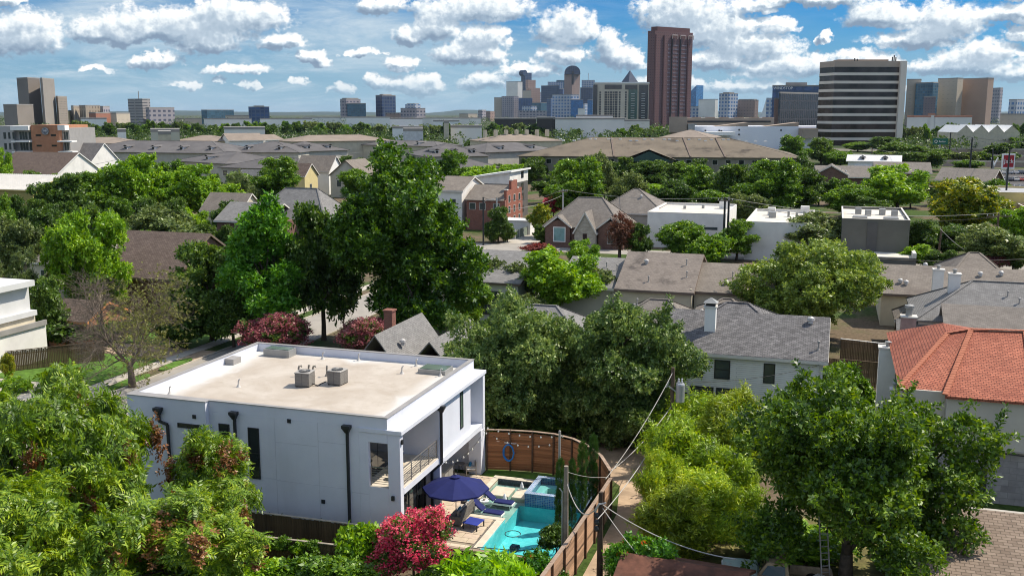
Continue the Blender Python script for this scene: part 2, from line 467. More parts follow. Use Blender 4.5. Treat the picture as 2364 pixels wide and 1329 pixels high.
street_m = plain('street concrete', (0.33, 0.305, 0.27), 0.92, 0.14, 0.5, bump=0.2, dirt=(0.17, 0.155, 0.14), dscale=0.25, damt=0.6)
walk_m = plain('sidewalk concrete', (0.46, 0.42, 0.36), 0.92, 0.1, 0.8, bump=0.2, dirt=(0.25, 0.22, 0.18), dscale=0.5, damt=0.5)
dirt_m = plain('packed dirt', (0.44, 0.325, 0.22), 0.95, 0.2, 0.7, bump=0.6, bscale=6, dirt=(0.22, 0.16, 0.11), dscale=0.55, damt=0.7)
lawn_m = plain('mown lawn', (0.085, 0.17, 0.022), 0.95, 0.35, 1.6, bump=0.6, bscale=40)
asphalt_m = plain('asphalt', (0.075, 0.07, 0.066), 0.9, 0.15, 0.5, dirt=(0.15, 0.14, 0.125), dscale=0.2, damt=0.6)
sheet('street', [(-36, -80), (-29.5, -80), (-29.5, 128), (-36, 128)], 0.004, street_m)
sheet('cross_street', [(-80, 119.5), (60, 119.5), (60, 126), (-80, 126)], 0.008, street_m)
for k, x in enumerate((-36.15, -29.5)):
    slab('kerb', [(x, -80), (x + 0.15, -80), (x + 0.15, 119), (x, 119)], 0.0, 0.12, walk_m)
for y in [-20 + 1.5 * i for i in range(60)]:
    pass
pv = MB().box(0, 1.3, 0, 1.46, 0, 0.06).mesh('paving_slab', walk_m)
wk = sheet('sidewalk', [(-39.4, -80), (-37.9, -80), (-37.9, 119), (-39.4, 119)], 0.012, walk_m)
for i in range(46):
    link('paving_slab', pv, wk, (-39.3, 2 + 1.5 * i, 0.012 + random.uniform(0, 0.012)))
sheet('driveway', [(-60, 17.2), (-36.2, 17.2), (-36.2, 22.5), (-60, 22.5)], 0.02, walk_m)
sheet('driveway', [(-52, 33.5), (-36.2, 33.5), (-36.2, 37.5), (-52, 37.5)], 0.02, dirt_m)
sheet('front_lawn', [(-52, 37.8), (-39.6, 37.8), (-39.6, 52), (-52, 52)], 0.016, lawn_m)
sheet('front_lawn', [(-60, 8), (-39.6, 8), (-39.6, 17), (-60, 17)], 0.016, lawn_m)
sheet('front_lawn', [(-60, 22.7), (-39.6, 22.7), (-39.6, 33.3), (-60, 33.3)], 0.016, lawn_m)
for (cx, cy, a, b) in ((-36.9, 25.0, 0.75, 2.6), (-36.9, 31.6, 0.7, 2.4), (-36.9, 49, 0.7, 3)):
    slab('verge_island', [(cx + a * math.cos(t * math.pi / 12), cy + b * math.sin(t * math.pi / 12)) for t in range(24)], 0.0, 0.13, lawn_m)
sheet('alley', [(10.75, -30), (13.7, -30), (13.6, 8), (14.2, 14), (13.4, 19.5), (6.0, 22.0), (3.5, 19.5), (7.5, 16.8), (10.0, 13.6), (10.75, 9)], 0.004, dirt_m)
sheet('service_lane', [(-36, 128), (-29.5, 128), (-33, 175), (-37, 175)], 0.004, walk_m)
sheet('back_yard_soil', [(14.5, -12), (31, -12), (31, 12), (14.5, 12)], 0.004, plain('dry grass', (0.16, 0.14, 0.05), 0.95, 0.4, 1.2, bump=0.5, dirt=(0.07, 0.10, 0.02), dscale=0.9, damt=0.9))
# ------------------------------------------------------------------ the white flat-roofed house
def deck_mat():
    m, q, bs = newmat('roof membrane')
    tc = q.n('ShaderNodeTexCoord'); ob = tc.outputs['Object']
    sp = q.n('ShaderNodeSeparateXYZ'); q.put(sp.inputs[0], ob)
    n1 = q.noise(ob, 0.28, 6, 0.62, dist=0.6); n2 = q.noise(ob, 1.6, 5, 0.65)
    edge = q.m('MINIMUM', q.m('MINIMUM', q.m('ADD', sp.outputs[0], 16.4), q.m('MULTIPLY', sp.outputs[0], -1.0)), q.m('SUBTRACT', 14.2, sp.outputs[1]))
    mid = q.rng(q.m('MULTIPLY_ADD', q.m('SUBTRACT', n1, 0.5), 3.5, edge), 0.8, 2.2)
    tan = q.mix(q.rng(n1, 0.35, 0.68), (0.41, 0.35, 0.285, 1), (0.51, 0.455, 0.39, 1))
    tan = q.mix(q.m('MULTIPLY', q.rng(n2, 0.5, 0.75), 0.45), tan, (0.34, 0.285, 0.22, 1))
    c = q.mix(mid, (0.60, 0.58, 0.55, 1), tan)
    line = q.m('GREATER_THAN', q.m('FRACT', q.m('MULTIPLY', sp.outputs[1], 0.33)), 0.985)
    c = q.mix(q.m('MULTIPLY', line, 0.25), c, (0.4, 0.33, 0.26, 1))
    q.put(bs.inputs['Base Color'], c); bs.inputs['Roughness'].default_value = 0.8
    return m
stucco = plain('house stucco', (0.66, 0.675, 0.74), 0.9, 0.05, 0.35, bump=0.25, bscale=30, dirt=(0.52, 0.53, 0.57), dscale=0.4, damt=0.35, streak=True)
coping = plain('metal coping', (0.30, 0.285, 0.27), 0.5, 0.1)
stone_tile = plain('balcony tile', (0.62, 0.55, 0.45), 0.7, 0.12, 1.2, dirt=(0.42, 0.36, 0.29), damt=0.4, dscale=1.0)
house = thing('white_house', 'white stucco flat-roofed modern house beside the swimming pool', 'house', (0, 0, 0))
w = MB()
w.box(-16.4, -1.7, 0, 13.6, 0, 6.98)
w.box(-16.4, -11.1, -0.35, -0.002, 0, 7.62)                                   # bay that stands forward at the street end
w.box(-1.698, -1.14, 0, 0.25, 0, 6.75).box(-1.138, 0.0, 0, 0.25, 0, 3.66).box(-1.138, 0.0, 0, 0.25, 6.2, 6.75)
w.box(0.002, 0.72, 0.003, 0.42, 0, 6.75)                                      # near pillar
w.box(-1.698, 0.78, 5.5, 5.75, 0, 6.75)                                       # dividing wall
w.box(-1.698, 0.5, 5.752, 11.6, 3.42, 6.75)                                   # upper box
w.box(-1.698, 0.74, 5.752, 13.2, 3.05, 3.418)                                 # beam below it
w.box(-1.698, -0.45, 11.602, 13.2, 3.42, 6.75)
w.box(-0.1, 0.78, 12.75, 13.6, 0, 3.05).box(-0.1, 0.78, 13.202, 13.6, 3.05, 6.75).box(-1.698, -0.102, 13.3, 13.6, 0, 6.75)
w.build('wall', stucco, house, bevel=0.012)
MB().box(-1.698, 0.74, 0.43, 5.498, 3.28, 3.62).build('balcony_slab', stucco, house)
bt = MB().box(-1.698, 0.72, 0.43, 5.498, 3.62, 3.66).build('balcony_floor', stone_tile, house)
MB().box(-1.6, -0.03, 0.03, 0.43, 3.662, 3.69).build('balcony_sill', stone_tile, house)
MB().box(-1.698, 0.86, -0.06, 13.66, 6.752, 6.98).build('roof_overhang', stucco, house, bevel=0.01)
dk = MB().box(-16.2, -0.24, 0.2, 13.4, 6.98, 7.10).build('roof_deck', deck_mat(), house)
p = MB()
p.box(-16.4, -11.1, 0.0, 0.22, 6.982, 7.62).box(-11.098, 0.0, 0.0, 0.22, 6.982, 7.62)
p.box(-16.4, 0.0, 13.38, 13.6, 6.982, 7.62).box(-16.4, -16.18, 0.222, 13.378, 6.982, 7.62).box(-0.22, 0.0, 0.222, 13.378, 6.982, 7.62)
p.build('parapet', stucco, house)
c_ = MB()
c_.box(-16.45, -11.05, -0.40, 0.24, 7.622, 7.66).box(-11.048, 0.05, -0.05, 0.24, 7.622, 7.66)
c_.box(-16.45, 0.05, 13.36, 13.65, 7.622, 7.66).box(-16.45, -16.15, 0.242, 13.358, 7.622, 7.66).box(-0.25, 0.05, 0.242, 13.358, 7.622, 7.66)
c_.build('parapet_cap', coping, house)
# skylights, hatch, vents on the deck
green_glass = plain('skylight glass', (0.09, 0.13, 0.10), 0.15, 0.2)
for (x0, x1, y0, y1, h) in ((-15.0, -13.0, 12.1, 13.1, 0.5), (-2.9, -1.0, 11.0, 12.4, 0.3)):
    k = MB().box(x0, x1, y0, y1, 7.1, 7.1 + h).build('skylight', grey_metal, house)
    MB().box(x0 + 0.1, x1 - 0.1, y0 + 0.1, y1 - 0.1, 7.1 + h, 7.14 + h).build('pane', green_glass, k)
MB().box(-16.17, -15.5, 9.2, 10.1, 7.1, 7.5).build('roof_curb', coping, house)
vent_me = MB().lathe([(0.16, 0), (0.09, 0.1), (0.045, 0.2), (0.045, 0.38)], 10).tube([(0, 0, 0.36), (0.03, 0, 0.46), (0.12, 0, 0.5)], 0.045, 8).mesh('roof_vent', plain('vent metal', (0.5, 0.48, 0.45), 0.55, 0.1))
for (px, py) in ((392, 910), (551, 893), (745, 829), (828, 832), (928, 862), (961, 845), (1017, 868)):
    a, b = G(px, py, 7.1)
    link('roof_vent', vent_me, house, (a, b, 7.1), random.uniform(-0.6, 0.6))
# rainwater heads and downspouts on the near wall
def downspout(pts, head):
    d = MB()
    for a, b in zip(pts[:-1], pts[1:]): d.bar(a, b, 0.14, 0.12, up=(0, 1, 0.01))
    o = d.build('downspout', dark_metal, house)
    x, y, z = head
    h = MB()
    for z0, z1, r0, r1 in ((-0.32, -0.05, 0.09, 0.22), (-0.05, 0.12, 0.24, 0.24)):
        b0 = [(x - r0, y - r0 * 0.9), (x + r0, y - r0 * 0.9), (x + r0, y + 0.1), (x - r0, y + 0.1)]
        b1 = [(x - r1, y - r1 * 0.9), (x + r1, y - r1 * 0.9), (x + r1, y + 0.1), (x - r1, y + 0.1)]
        for i in range(4):
            j = (i + 1) % 4
            h.poly([(*b0[i], z + z0), (*b0[j], z + z0), (*b1[j], z + z1), (*b1[i], z + z1)])
        h.poly([(*q, z + z1) for q in b1]).poly([(*q, z + z0) for q in b0[::-1]])
    h.build('rain_head', dark_metal, o)
downspout([(-14.18, -0.46, 6.7), (-14.18, -0.46, 6.25), (-13.62, -0.46, 6.1), (-13.62, -0.46, 0.2)], (-14.18, -0.47, 6.95))
downspout([(-9.39, -0.1, 6.8), (-9.39, -0.1, 0.2)], (-9.39, -0.12, 7.05))
downspout([(-2.34, -0.1, 6.7), (-2.34, -0.1, 0.2)], (-2.34, -0.12, 6.95))
downspout([(0.86, 5.62, 6.7), (0.86, 5.62, 3.3), (0.35, 5.3, 2.8), (0.35, 5.3, 0.1)], (0.86, 5.64, 6.7))

def face_box(face, plane, a0, a1, z0, z1, d0, d1, mb=None, m=0):
    """a box on a wall face: S faces -y, N +y, E +x, W -x; d0..d1 is the depth in front of the plane"""
    mb = mb or MB()
    if face == 'S': mb.box(a0, a1, plane - d1, plane - d0, z0, z1, m)
    elif face == 'N': mb.box(a0, a1, plane + d0, plane + d1, z0, z1, m)
    elif face == 'E': mb.box(plane + d0, plane + d1, a0, a1, z0, z1, m)
    else: mb.box(plane - d1, plane - d0, a0, a1, z0, z1, m)
    return mb

def window(parent, face, plane, a0, a1, z0, z1, fm=None, gm=None, nx=1, nz=1, t=0.06, sill=False, sm=None, name='window'):
    fm, gm = fm or dark_metal, gm or glass_dk
    f = MB()
    face_box(face, plane, a0, a1, z0, z0 + t, 0.002, 0.05, f); face_box(face, plane, a0, a1, z1 - t, z1, 0.002, 0.05, f)
    for i in range(nx + 1):
        c = a0 + t / 2 + (a1 - a0 - t) * i / nx; hw = t / 2 if i in (0, nx) else t / 3
        face_box(face, plane, c - hw, c + hw, z0 + t, z1 - t, 0.002, 0.048, f)
    for k in range(1, nz):
        c = z0 + (z1 - z0) * k / nz
        face_box(face, plane, a0 + t, a1 - t, c - t / 3, c + t / 3, 0.002, 0.044, f)
    o = f.build(name, fm, parent)
    face_box(face, plane, a0 + t * 0.6, a1 - t * 0.6, z0 + t * 0.6, z1 - t * 0.6, 0.001, 0.02).build('pane', gm, o)
    if sill: face_box(face, plane, a0 - 0.06, a1 + 0.06, z0 - 0.09, z0 - 0.002, 0.001, 0.09).build('sill', sm or fm, o)
    return o
window(house, 'S', -0.35, -13.0, -11.55, 5.98, 6.25)
window(house, 'S', 0, -10.5, -9.8, 4.9, 6.35)
window(house, 'S', 0, -8.6, -7.9, 3.3, 6.3, nz=2)
for (x, z, pl) in ((-11.85, 6.71, -0.35), (-5.94, 6.92, 0), (-3.98, 2.46, 0)):
    face_box('S', pl, x - 0.11, x + 0.11, z - 0.11, z + 0.11, 0.001, 0.05).build('wall_vent', dark_metal, house)
MB().box(0.2, 0.36, -0.12, 0.002, 3.05, 3.3).build('wall_lamp', dark_metal, house)
MB().box(0.722, 0.82, 0.12, 0.28, 6.2, 6.45).build('wall_lamp', dark_metal, house)
joint_m = plain('control joint', (0.55, 0.56, 0.62), 0.9)
for x in (-6.9, -4.2): MB().box(x, x + 0.03, -0.006, -0.001, 0.1, 7.0).build('control_joint', joint_m, house)
for x0, x1, z in ((-11.0, -6.92, 3.4), (-6.87, -4.22, 5.6), (-6.87, -2.45, 3.35), (-4.17, -2.45, 5.9), (-2.2, -1.2, 3.2)): MB().box(x0, x1, -0.006, -0.001, z, z + 0.03).build('control_joint', joint_m, house)
# pool side: narrow window, glazed doors, balcony doors
window(house, 'E', 0.5, 9.65, 10.15, 4.1, 6.6, gm=green_glass)
inner = plain('room dark', (0.03, 0.028, 0.026), 0.8)
MB().box(-1.69, -1.6, 0.6, 4.8, 3.67, 6.3).build('balcony_door_frame', dark_metal, house)
for a, b in ((0.7, 2.0), (2.06, 3.36), (3.42, 4.7)):
    MB().box(-1.6, -1.57, a, b, 3.75, 6.22).build('balcony_door_pane', glass_dk, house)
dg = MB()
for y in (0.46, 1.65, 2.85, 4.05, 5.25): dg.box(-0.16, -0.06, y, y + 0.09, 0.0, 3.27)
dg.box(-0.16, -0.06, 0.46, 5.34, 3.16, 3.27).box(-0.16, -0.06, 0.46, 5.34, 0.0, 0.08)
sd = dg.build('sliding_door', dark_metal, house)
for y in (0.56, 1.75, 2.95, 4.15): MB().box(-0.13, -0.10, y, y + 1.08, 0.09, 3.15).build('pane', glass_dk, sd)
MB().box(-1.69, -1.64, 6.3, 8.6, 0.02, 2.75).build('patio_door', dark_metal, house)
MB().box(-1.64, -1.62, 6.4, 8.5, 0.1, 2.66).build('patio_door_pane', glass_dk, house)
# railing: posts, top rail, thin wires
rail_m = plain('railing steel', (0.30, 0.29, 0.28), 0.4, 0.1, metal=0.6)
def railing(p0, p1, n):
    p0, p1 = Vector(p0), Vector(p1)
    top = MB().bar(p0 + Vector((0, 0, 1.05)), p1 + Vector((0, 0, 1.05)), 0.06, 0.05).build('railing', rail_m, house)
    for i in range(n):
        q = p0.lerp(p1, i / (n - 1)); MB().bar(q, q + Vector((0, 0, 1.02)), 0.045, 0.045).build('post', rail_m, top)
    for k in range(7):
        dz = Vector((0, 0, 0.13 + 0.125 * k)); MB().bar(p0 + dz, p1 + dz, 0.022, 0.022).build('rail_wire', rail_m, top)
railing((0.62, 0.46, 3.66), (0.62, 5.46, 3.66), 5)
railing((-1.1, 0.2, 3.69), (-0.04, 0.2, 3.69), 2)

# ---- condensers on the roof
ac_m = bricky('condenser louvres', (0.33, 0.31, 0.28), (0.30, 0.28, 0.255), (0.08, 0.075, 0.07), 0.9, 0.05, 0.012, 0.6, 0.0, 0.15, 0.6)
ac_top = plain('condenser top', (0.36, 0.34, 0.31), 0.5, 0.1)
def condenser(label, loc, rz, s=0.95, h=0.85):
    t = thing('air_conditioner', label, 'air conditioner', loc, rz, 'condensers on the white roof')
    hs = s / 2
    MB().box(-hs, hs, -hs, hs, 0.05, h).build('casing', ac_m, t, bevel=0.03)
    MB().box(-hs - 0.02, hs + 0.02, -hs - 0.02, hs + 0.02, h + 0.002, h + 0.07).build('lid', ac_top, t, bevel=0.02)
    MB().lathe([(0.36, h + 0.072), (0.36, h + 0.10), (0.30, h + 0.11)], 20).build('fan_shroud', dark_metal, t)
    g = MB()
    for k in range(10):
        a = math.pi * k / 10
        g.bar((0.35 * math.cos(a), 0.35 * math.sin(a), h + 0.125), (-0.35 * math.cos(a), -0.35 * math.sin(a), h + 0.125), 0.015, 0.012)
    g.lathe([(0.09, h + 0.12), (0.09, h + 0.14), (0.02, h + 0.15)], 12).build('fan_grille', ac_top, t)
    for x in (-hs + 0.1, hs - 0.1): MB().box(x - 0.06, x + 0.06, -hs, hs, 0, 0.05).build('foot', dark_metal, t)
    return t
a, b = G(697, 893, 7.1); condenser('grey roof condenser on the left, beside the pipe stubs', (a, b + 0.4, 7.1), R(6))
a, b = G(773, 889, 7.1); condenser('grey roof condenser on the right, nearer the pool', (a, b + 0.4, 7.1), R(-4))
pipe_m = plain('pipe insulation', (0.25, 0.23, 0.20), 0.8, 0.2)
for i, (px, py, lb) in enumerate(((690, 868, 'leftmost bent pipe stub behind the left roof condenser'), (713, 866, 'middle bent pipe stub between the two roof condensers'), (723, 868, 'right one of the close pair of pipe stubs between the roof condensers'), (755, 868, 'bent pipe stub behind the right roof condenser'))):
    a, b = G(px, py, 7.1)
    MB().tube([(0, 0, 0), (0, 0, 0.55), (0.05, 0, 0.68), (0.16, 0, 0.7), (0.2, 0, 0.6)], 0.06, 8).lathe([(0.15, 0), (0.08, 0.16)], 10).build('pipe_stub', pipe_m, None, (a, b, 7.1), random.uniform(-1, 1), label=lb, cat='pipe', group='pipe stubs on the white roof')
a, b = G(725, 890, 7.1); a2, b2 = G(752, 887, 7.1)
MB().tube([(a - 0.2, b, 7.25), (a + 0.3, b - 0.05, 7.14), (a2 - 0.3, b2 - 0.1, 7.14), (a2 + 0.05, b2, 7.3)], 0.035, 8).build('refrigerant_line', dark_metal, label='dark refrigerant line between the two roof condensers', cat='pipe')
# ------------------------------------------------------------------ pool yard
trav = [plain('travertine %s' % n, c, 0.75, 0.14, 1.4, bump=0.15, dirt=(0.36, 0.28, 0.20), dscale=1.2, damt=0.45) for n, c in (('cream', (0.60, 0.50, 0.38)), ('sand', (0.55, 0.45, 0.33)), ('rose', (0.58, 0.46, 0.35)))]
grout = plain('patio grout', (0.28, 0.23, 0.17), 0.95, 0.15)
patio = sheet('patio', [(0.0, 0.3), (4.55, 0.3), (4.55, 5.9), (2.14, 5.9), (2.14, 12.6), (-1.6, 12.6), (-1.6, 5.8), (0.0, 5.8)], 0.004, grout)
pav = [MB().box(0, 0.87, 0, 0.57, 0, 0.035).mesh('paver', m) for m in trav]
def pavers(x0, x1, y0, y1):
    j = 0; y = y0
    while y < y1 - 0.3:
        x = x0 - (0.44 if j % 2 else 0)
        while x < x1 - 0.2:
            a, b = max(x, x0), min(x + 0.87, x1 - 0.01)
            if b - a > 0.15:
                o = link('paver', random.choice(pav), patio, (a, y, 0.006 + random.uniform(0, 0.006)))
                o.scale = ((b - a) / 0.87, min(0.57, y1 - y) / 0.57, 1)
            x += 0.9
        y += 0.6; j += 1
pavers(0.85, 4.05, 2.4, 5.9); pavers(-0.05, 2.1, 5.95, 12.6); pavers(-1.5, -0.06, 6.0, 12.6); pavers(0.1, 4.05, 0.3, 2.35)
cop_m = plain('pool coping stone', (0.62, 0.55, 0.44), 0.7, 0.1, 2.0, bump=0.15)
cp = MB().box(4.15, 4.60, 1.9, 5.9, 0.004, 0.06).box(2.15, 4.60, 5.902, 6.3, 0.004, 0.06).build('pool_coping', cop_m, kind='structure', bevel=0.02)
MB().box(1.75, 2.14, 6.3, 12.34, 0.046, 0.07).box(1.75, 6.0, 12.342, 12.8, 0.046, 0.08).build('pool_coping', cop_m, kind='structure')
MB().box(4.04, 4.13, 0.6, 5.6, 0.0, 0.05).build('pebble_strip', plain('dark pebbles', (0.16, 0.14, 0.12), 0.9, 0.4, 12), kind='structure')
# basin
plaster = plain('pool plaster', (0.17, 0.64, 0.66), 0.7, 0.12, 0.5, dirt=(0.40, 0.82, 0.82), dscale=1.6, damt=0.7)  # turquoise stands for water depth; pale patches are ripple light painted into the colour
ledge_m = plain('pool ledge stone', (0.50, 0.50, 0.42), 0.7, 0.15, 1.5, dirt=(0.35, 0.42, 0.38), damt=0.5)
bs_ = MB()
bs_.poly([(4.6, 1.9, -1.25), (8.75, 1.9, -1.25), (8.75, 9.2, -1.25), (4.6, 9.2, -1.25)])
bs_.poly([(4.6, 1.9, 0), (4.6, 1.9, -1.25), (4.6, 9.2, -1.25), (4.6, 9.2, -0.30), (4.6, 6.3, -0.30), (4.6, 6.3, 0)])
bs_.poly([(4.6, 1.9, 0), (8.75, 1.9, 0), (8.75, 1.9, -1.25), (4.6, 1.9, -1.25)]).poly([(8.75, 1.9, 0), (8.75, 9.2, 0), (8.75, 9.2, -1.25), (8.75, 1.9, -1.25)])
bs_.poly([(4.6, 9.2, -1.25), (8.75, 9.2, -1.25), (8.75, 9.2, -0.3), (4.6, 9.2, -0.3)])
bs_.build('pool_basin', plaster, kind='structure')
lg = MB().poly([(2.15, 6.3, -0.30), (4.6, 6.3, -0.30), (4.6, 9.2, -0.30), (2.15, 9.2, -0.30)]).poly([(2.15, 9.2, -0.32), (8.75, 9.2, -0.32), (8.75, 12.35, -0.32), (2.15, 12.35, -0.32)])
lg.poly([(2.15, 6.3, 0), (4.6, 6.3, 0), (4.6, 6.3, -0.32), (2.15, 6.3, -0.32)]).poly([(2.15, 6.3, 0), (2.15, 6.3, -0.32), (2.15, 12.35, -0.32), (2.15, 12.35, 0)])
lg.build('pool_ledge', ledge_m, kind='structure')
dk_tile = bricky('dark waterline tile', (0.06, 0.07, 0.10), (0.12, 0.12, 0.14), (0.03, 0.03, 0.03), 0.08, 0.08, 0.006, 0.25)
MB().box(2.15, 8.75, 12.31, 12.348, -0.32, 0.05).build('waterline_tile', dk_tile, kind='structure')
def water_mat():
    m, q, bs = newmat('pool water')
    nt = m.node_tree; nt.nodes.remove(bs)
    tc = q.n('ShaderNodeTexCoord')
    bp = q.n('ShaderNodeBump'); bp.inputs['Strength'].default_value = 0.35; bp.inputs['Distance'].default_value = 0.08
    q.put(bp.inputs['Height'], q.noise(tc.outputs['Object'], 3.2, 3, 0.55, dist=0.8))
    tr = q.n('ShaderNodeBsdfTransparent'); tr.inputs[0].default_value = (0.72, 0.95, 0.97, 1)
    gl = q.n('ShaderNodeBsdfGlossy'); gl.inputs['Roughness'].default_value = 0.03
    fr = q.n('ShaderNodeFresnel'); fr.inputs['IOR'].default_value = 1.33
    q.put(gl.inputs['Normal'], bp.outputs[0]); q.put(fr.inputs['Normal'], bp.outputs[0])
    ms = q.n('ShaderNodeMixShader'); q.put(ms.inputs[0], fr.outputs[0]); q.put(ms.inputs[1], tr.outputs[0]); q.put(ms.inputs[2], gl.outputs[0])
    q.put(nt.nodes['Material Output'].inputs['Surface'], ms.outputs[0])
    return m
WATER = water_mat()
MB().poly([(4.6, 1.9, -0.1), (8.75, 1.9, -0.1), (8.75, 9.2, -0.1), (4.6, 9.2, -0.1)]).poly([(2.15, 6.3, -0.1), (4.6, 6.3, -0.1), (4.6, 9.2, -0.1), (2.15, 9.2, -0.1)]) \
    .poly([(2.15, 9.2, -0.1), (5.3, 9.2, -0.1), (5.3, 12.3, -0.1), (2.15, 12.3, -0.1)]).build('pool_water', WATER, kind='structure')
step_m = plain('stepping slab', (0.60, 0.53, 0.42), 0.75, 0.1, 1.5, bump=0.15)
for nm, (x0, x1) in (('left', (2.35, 3.65)), ('right', (3.85, 5.15))):
    MB().box(x0, x1, 9.75, 11.25, -0.318, -0.02).build('stepping_slab', step_m, bevel=0.02, label='large square stepping slab in the shallow water, %s' % ('nearest the patio' if nm == 'left' else 'nearest the raised spa'), cat='stone slab', group='stepping slabs in the shallow water')
foam = plain('water foam', (0.8, 0.83, 0.84), 0.4, 0.05)
for (x, y, z, lb) in ((4.0, 11.55, -0.1, 'white bubbling jet behind the stepping slabs'), (3.55, 9.35, -0.1, 'white bubbling jet in front of the stepping slabs'), (7.0, 11.0, 0.5, 'white bubbling jet in the middle of the spa')):
    MB().lathe([(0.16, 0), (0.13, 0.12), (0.09, 0.28), (0.04, 0.4), (0.01, 0.44)], 12).build('water_jet', foam, None, (x, y, z - 0.02), smooth=True, label=lb, cat='fountain jet', group='bubbling jets')
# raised spa
mosaic = bricky('blue glass mosaic', (0.03, 0.07, 0.25), (0.10, 0.22, 0.45), (0.35, 0.38, 0.42), 0.11, 0.11, 0.012, 0.2, 0.0, 0.6, 0.2)
mosaic_t = bricky('pale blue mosaic rim', (0.10, 0.22, 0.45), (0.35, 0.45, 0.58), (0.55, 0.57, 0.6), 0.11, 0.11, 0.012, 0.2, 0.0, 0.4, 0.2)
spa = thing('spa', 'raised square spa with blue mosaic tile at the end of the pool', 'spa', (4.9, 9.21, 0))
MB().box(0, 3.8, 0, 0.28, -0.3, 0.53).box(0, 3.8, 2.9, 3.15, -0.3, 0.53).box(0, 0.28, 0.282, 2.898, -0.3, 0.53).box(3.52, 3.8, 0.282, 2.898, -0.3, 0.53).build('tiled_wall', mosaic, spa)
MB().box(-0.03, 3.83, -0.03, 0.32, 0.532, 0.565).box(-0.03, 3.83, 2.86, 3.18, 0.532, 0.565).box(-0.03, 0.32, 0.322, 2.858, 0.532, 0.565).box(3.48, 3.83, 0.322, 2.858, 0.532, 0.565).build('rim', mosaic_t, spa)
sp_pl = plain('spa plaster', (0.36, 0.60, 0.55), 0.6, 0.12, 1.5)
MB().poly([(0.3, 0.3, -0.3), (3.5, 0.3, -0.3), (3.5, 2.88, -0.3), (0.3, 2.88, -0.3)]).box(0.285, 3.51, 2.3, 2.895, -0.28, 0.12).box(0.285, 0.85, 0.29, 2.29, -0.28, 0.12).box(1.5, 3.51, 0.29, 0.85, -0.28, 0.12).build('seat_bench', sp_pl, spa)
MB().poly([(0.285, 0.285, 0.49), (3.515, 0.285, 0.49), (3.515, 2.895, 0.49), (0.285, 2.895, 0.49)]).build('spa_water', WATER, spa)
# lawn by the fence
sheet('yard_lawn', [(0.9, 12.85), (9.6, 12.85), (8.2, 13.3), (5.2, 14.3), (0.9, 14.0)], 0.01, lawn_m)
MB().poly([(2.15, 12.36, 0.008), (9.4, 12.36, 0.008), (9.0, 12.84, 0.008), (0.9, 12.84, 0.008)]).build('yard_lawn', lawn_m, kind='structure')
sheet('planting_bed', [(8.76, 0), (10.3, 0), (10.4, 8.6), (9.3, 10.8), (8.76, 12.3)], 0.006, plain('mulch', (0.05, 0.035, 0.025), 0.95, 0.4, 4, bump=0.6))
# robot cleaner in the pool with its hose
rb = thing('pool_cleaner', 'dark pool cleaning robot under the water with a looped hose', 'pool cleaner', (5.6, 5.0, -1.25))
MB().box(-0.28, 0.28, -0.22, 0.22, 0.05, 0.3).build('body', plain('navy plastic', (0.02, 0.025, 0.06), 0.5, 0.2), rb, bevel=0.08)
for y in (-0.24, 0.24): MB().tube([(-0.2, y, 0.12), (0.2, y, 0.12)], 0.12, 10).build('wheel', dark_metal, rb)
MB().tube([(0.45 * math.cos(t * 0.5) + 0.1, 0.45 * math.sin(t * 0.5) - 0.7, 1.3) for t in range(13)], 0.025, 6).build('hose', dark_metal, rb)
MB().tube([(4.4, 1.95, 0.08), (5.5, 2.25, 0.0), (6.6, 2.3, 0.02), (8.0, 3.1, 0.0), (8.7, 3.5, 0.05)], 0.03, 6).build('pool_hose', plain('teal hose', (0.03, 0.09, 0.10), 0.5), label='dark hose lying across the near end of the pool', cat='hose')

# ------------------------------------------------------------------ outdoor furniture
navy = plain('navy fabric', (0.012, 0.018, 0.105), 0.85, 0.12, 1.0, bump=0.1, bscale=80)
par = thing('parasol', 'large navy blue parasol open over the patio sofa', 'parasol')
ax, ay = G(1052, 1099, 2.95); par.location = (ax, ay, 0)
def canopy():
    m = MB(); n = 8; rim, top, r = 2.28, 2.95, 1.95
    for k in range(n):
        a0, a1 = 2 * math.pi * (k + 0.35) / n, 2 * math.pi * (k + 1.35) / n
        prev = None
        for j in range(6):
            t = j / 5; rr = r * t; z = top - (top - rim) * (t ** 1.25)
            am = (a0 + a1) / 2
            p0, p1 = (rr * math.cos(a0), rr * math.sin(a0), z), (rr * math.cos(a1), rr * math.sin(a1), z)
            pm = (rr * 0.93 * math.cos(am), rr * 0.93 * math.sin(am), z - 0.03 * t)
            if prev:
                q0, qm, q1 = prev
                m.poly([q0, p0, pm, qm]).poly([qm, pm, p1, q1])
            prev = (p0, pm, p1)
        q0, qm, q1 = prev
        m.poly([q0, (q0[0], q0[1], q0[2] - 0.10), (qm[0], qm[1], qm[2] - 0.09), qm]).poly([qm, (qm[0], qm[1], qm[2] - 0.09), (q1[0], q1[1], q1[2] - 0.10), q1])
    return m
cn = canopy().build('canopy', navy, par)
so = cn.modifiers.new('thick', 'SOLIDIFY'); so.thickness = 0.012
MB().lathe([(0.30, 2.955), (0.10, 3.03), (0.03, 3.05)], 12).build('vent_cap', navy, par)
MB().lathe([(0.028, 0.05), (0.028, 3.08), (0.05, 3.1), (0.01, 3.14)], 10).build('pole', grey_metal, par)
MB().lathe([(0.36, 0.045), (0.36, 0.09), (0.1, 0.13), (0.05, 0.35)], 16).build('base', dark_metal, par)
for k in range(8):
    a_ = 2 * math.pi * (k + 0.35) / 8
    MB().bar((0.03 * math.cos(a_), 0.03 * math.sin(a_), 2.88), (1.9 * math.cos(a_), 1.9 * math.sin(a_), 2.26), 0.02, 0.02).build('rib', grey_metal, par)

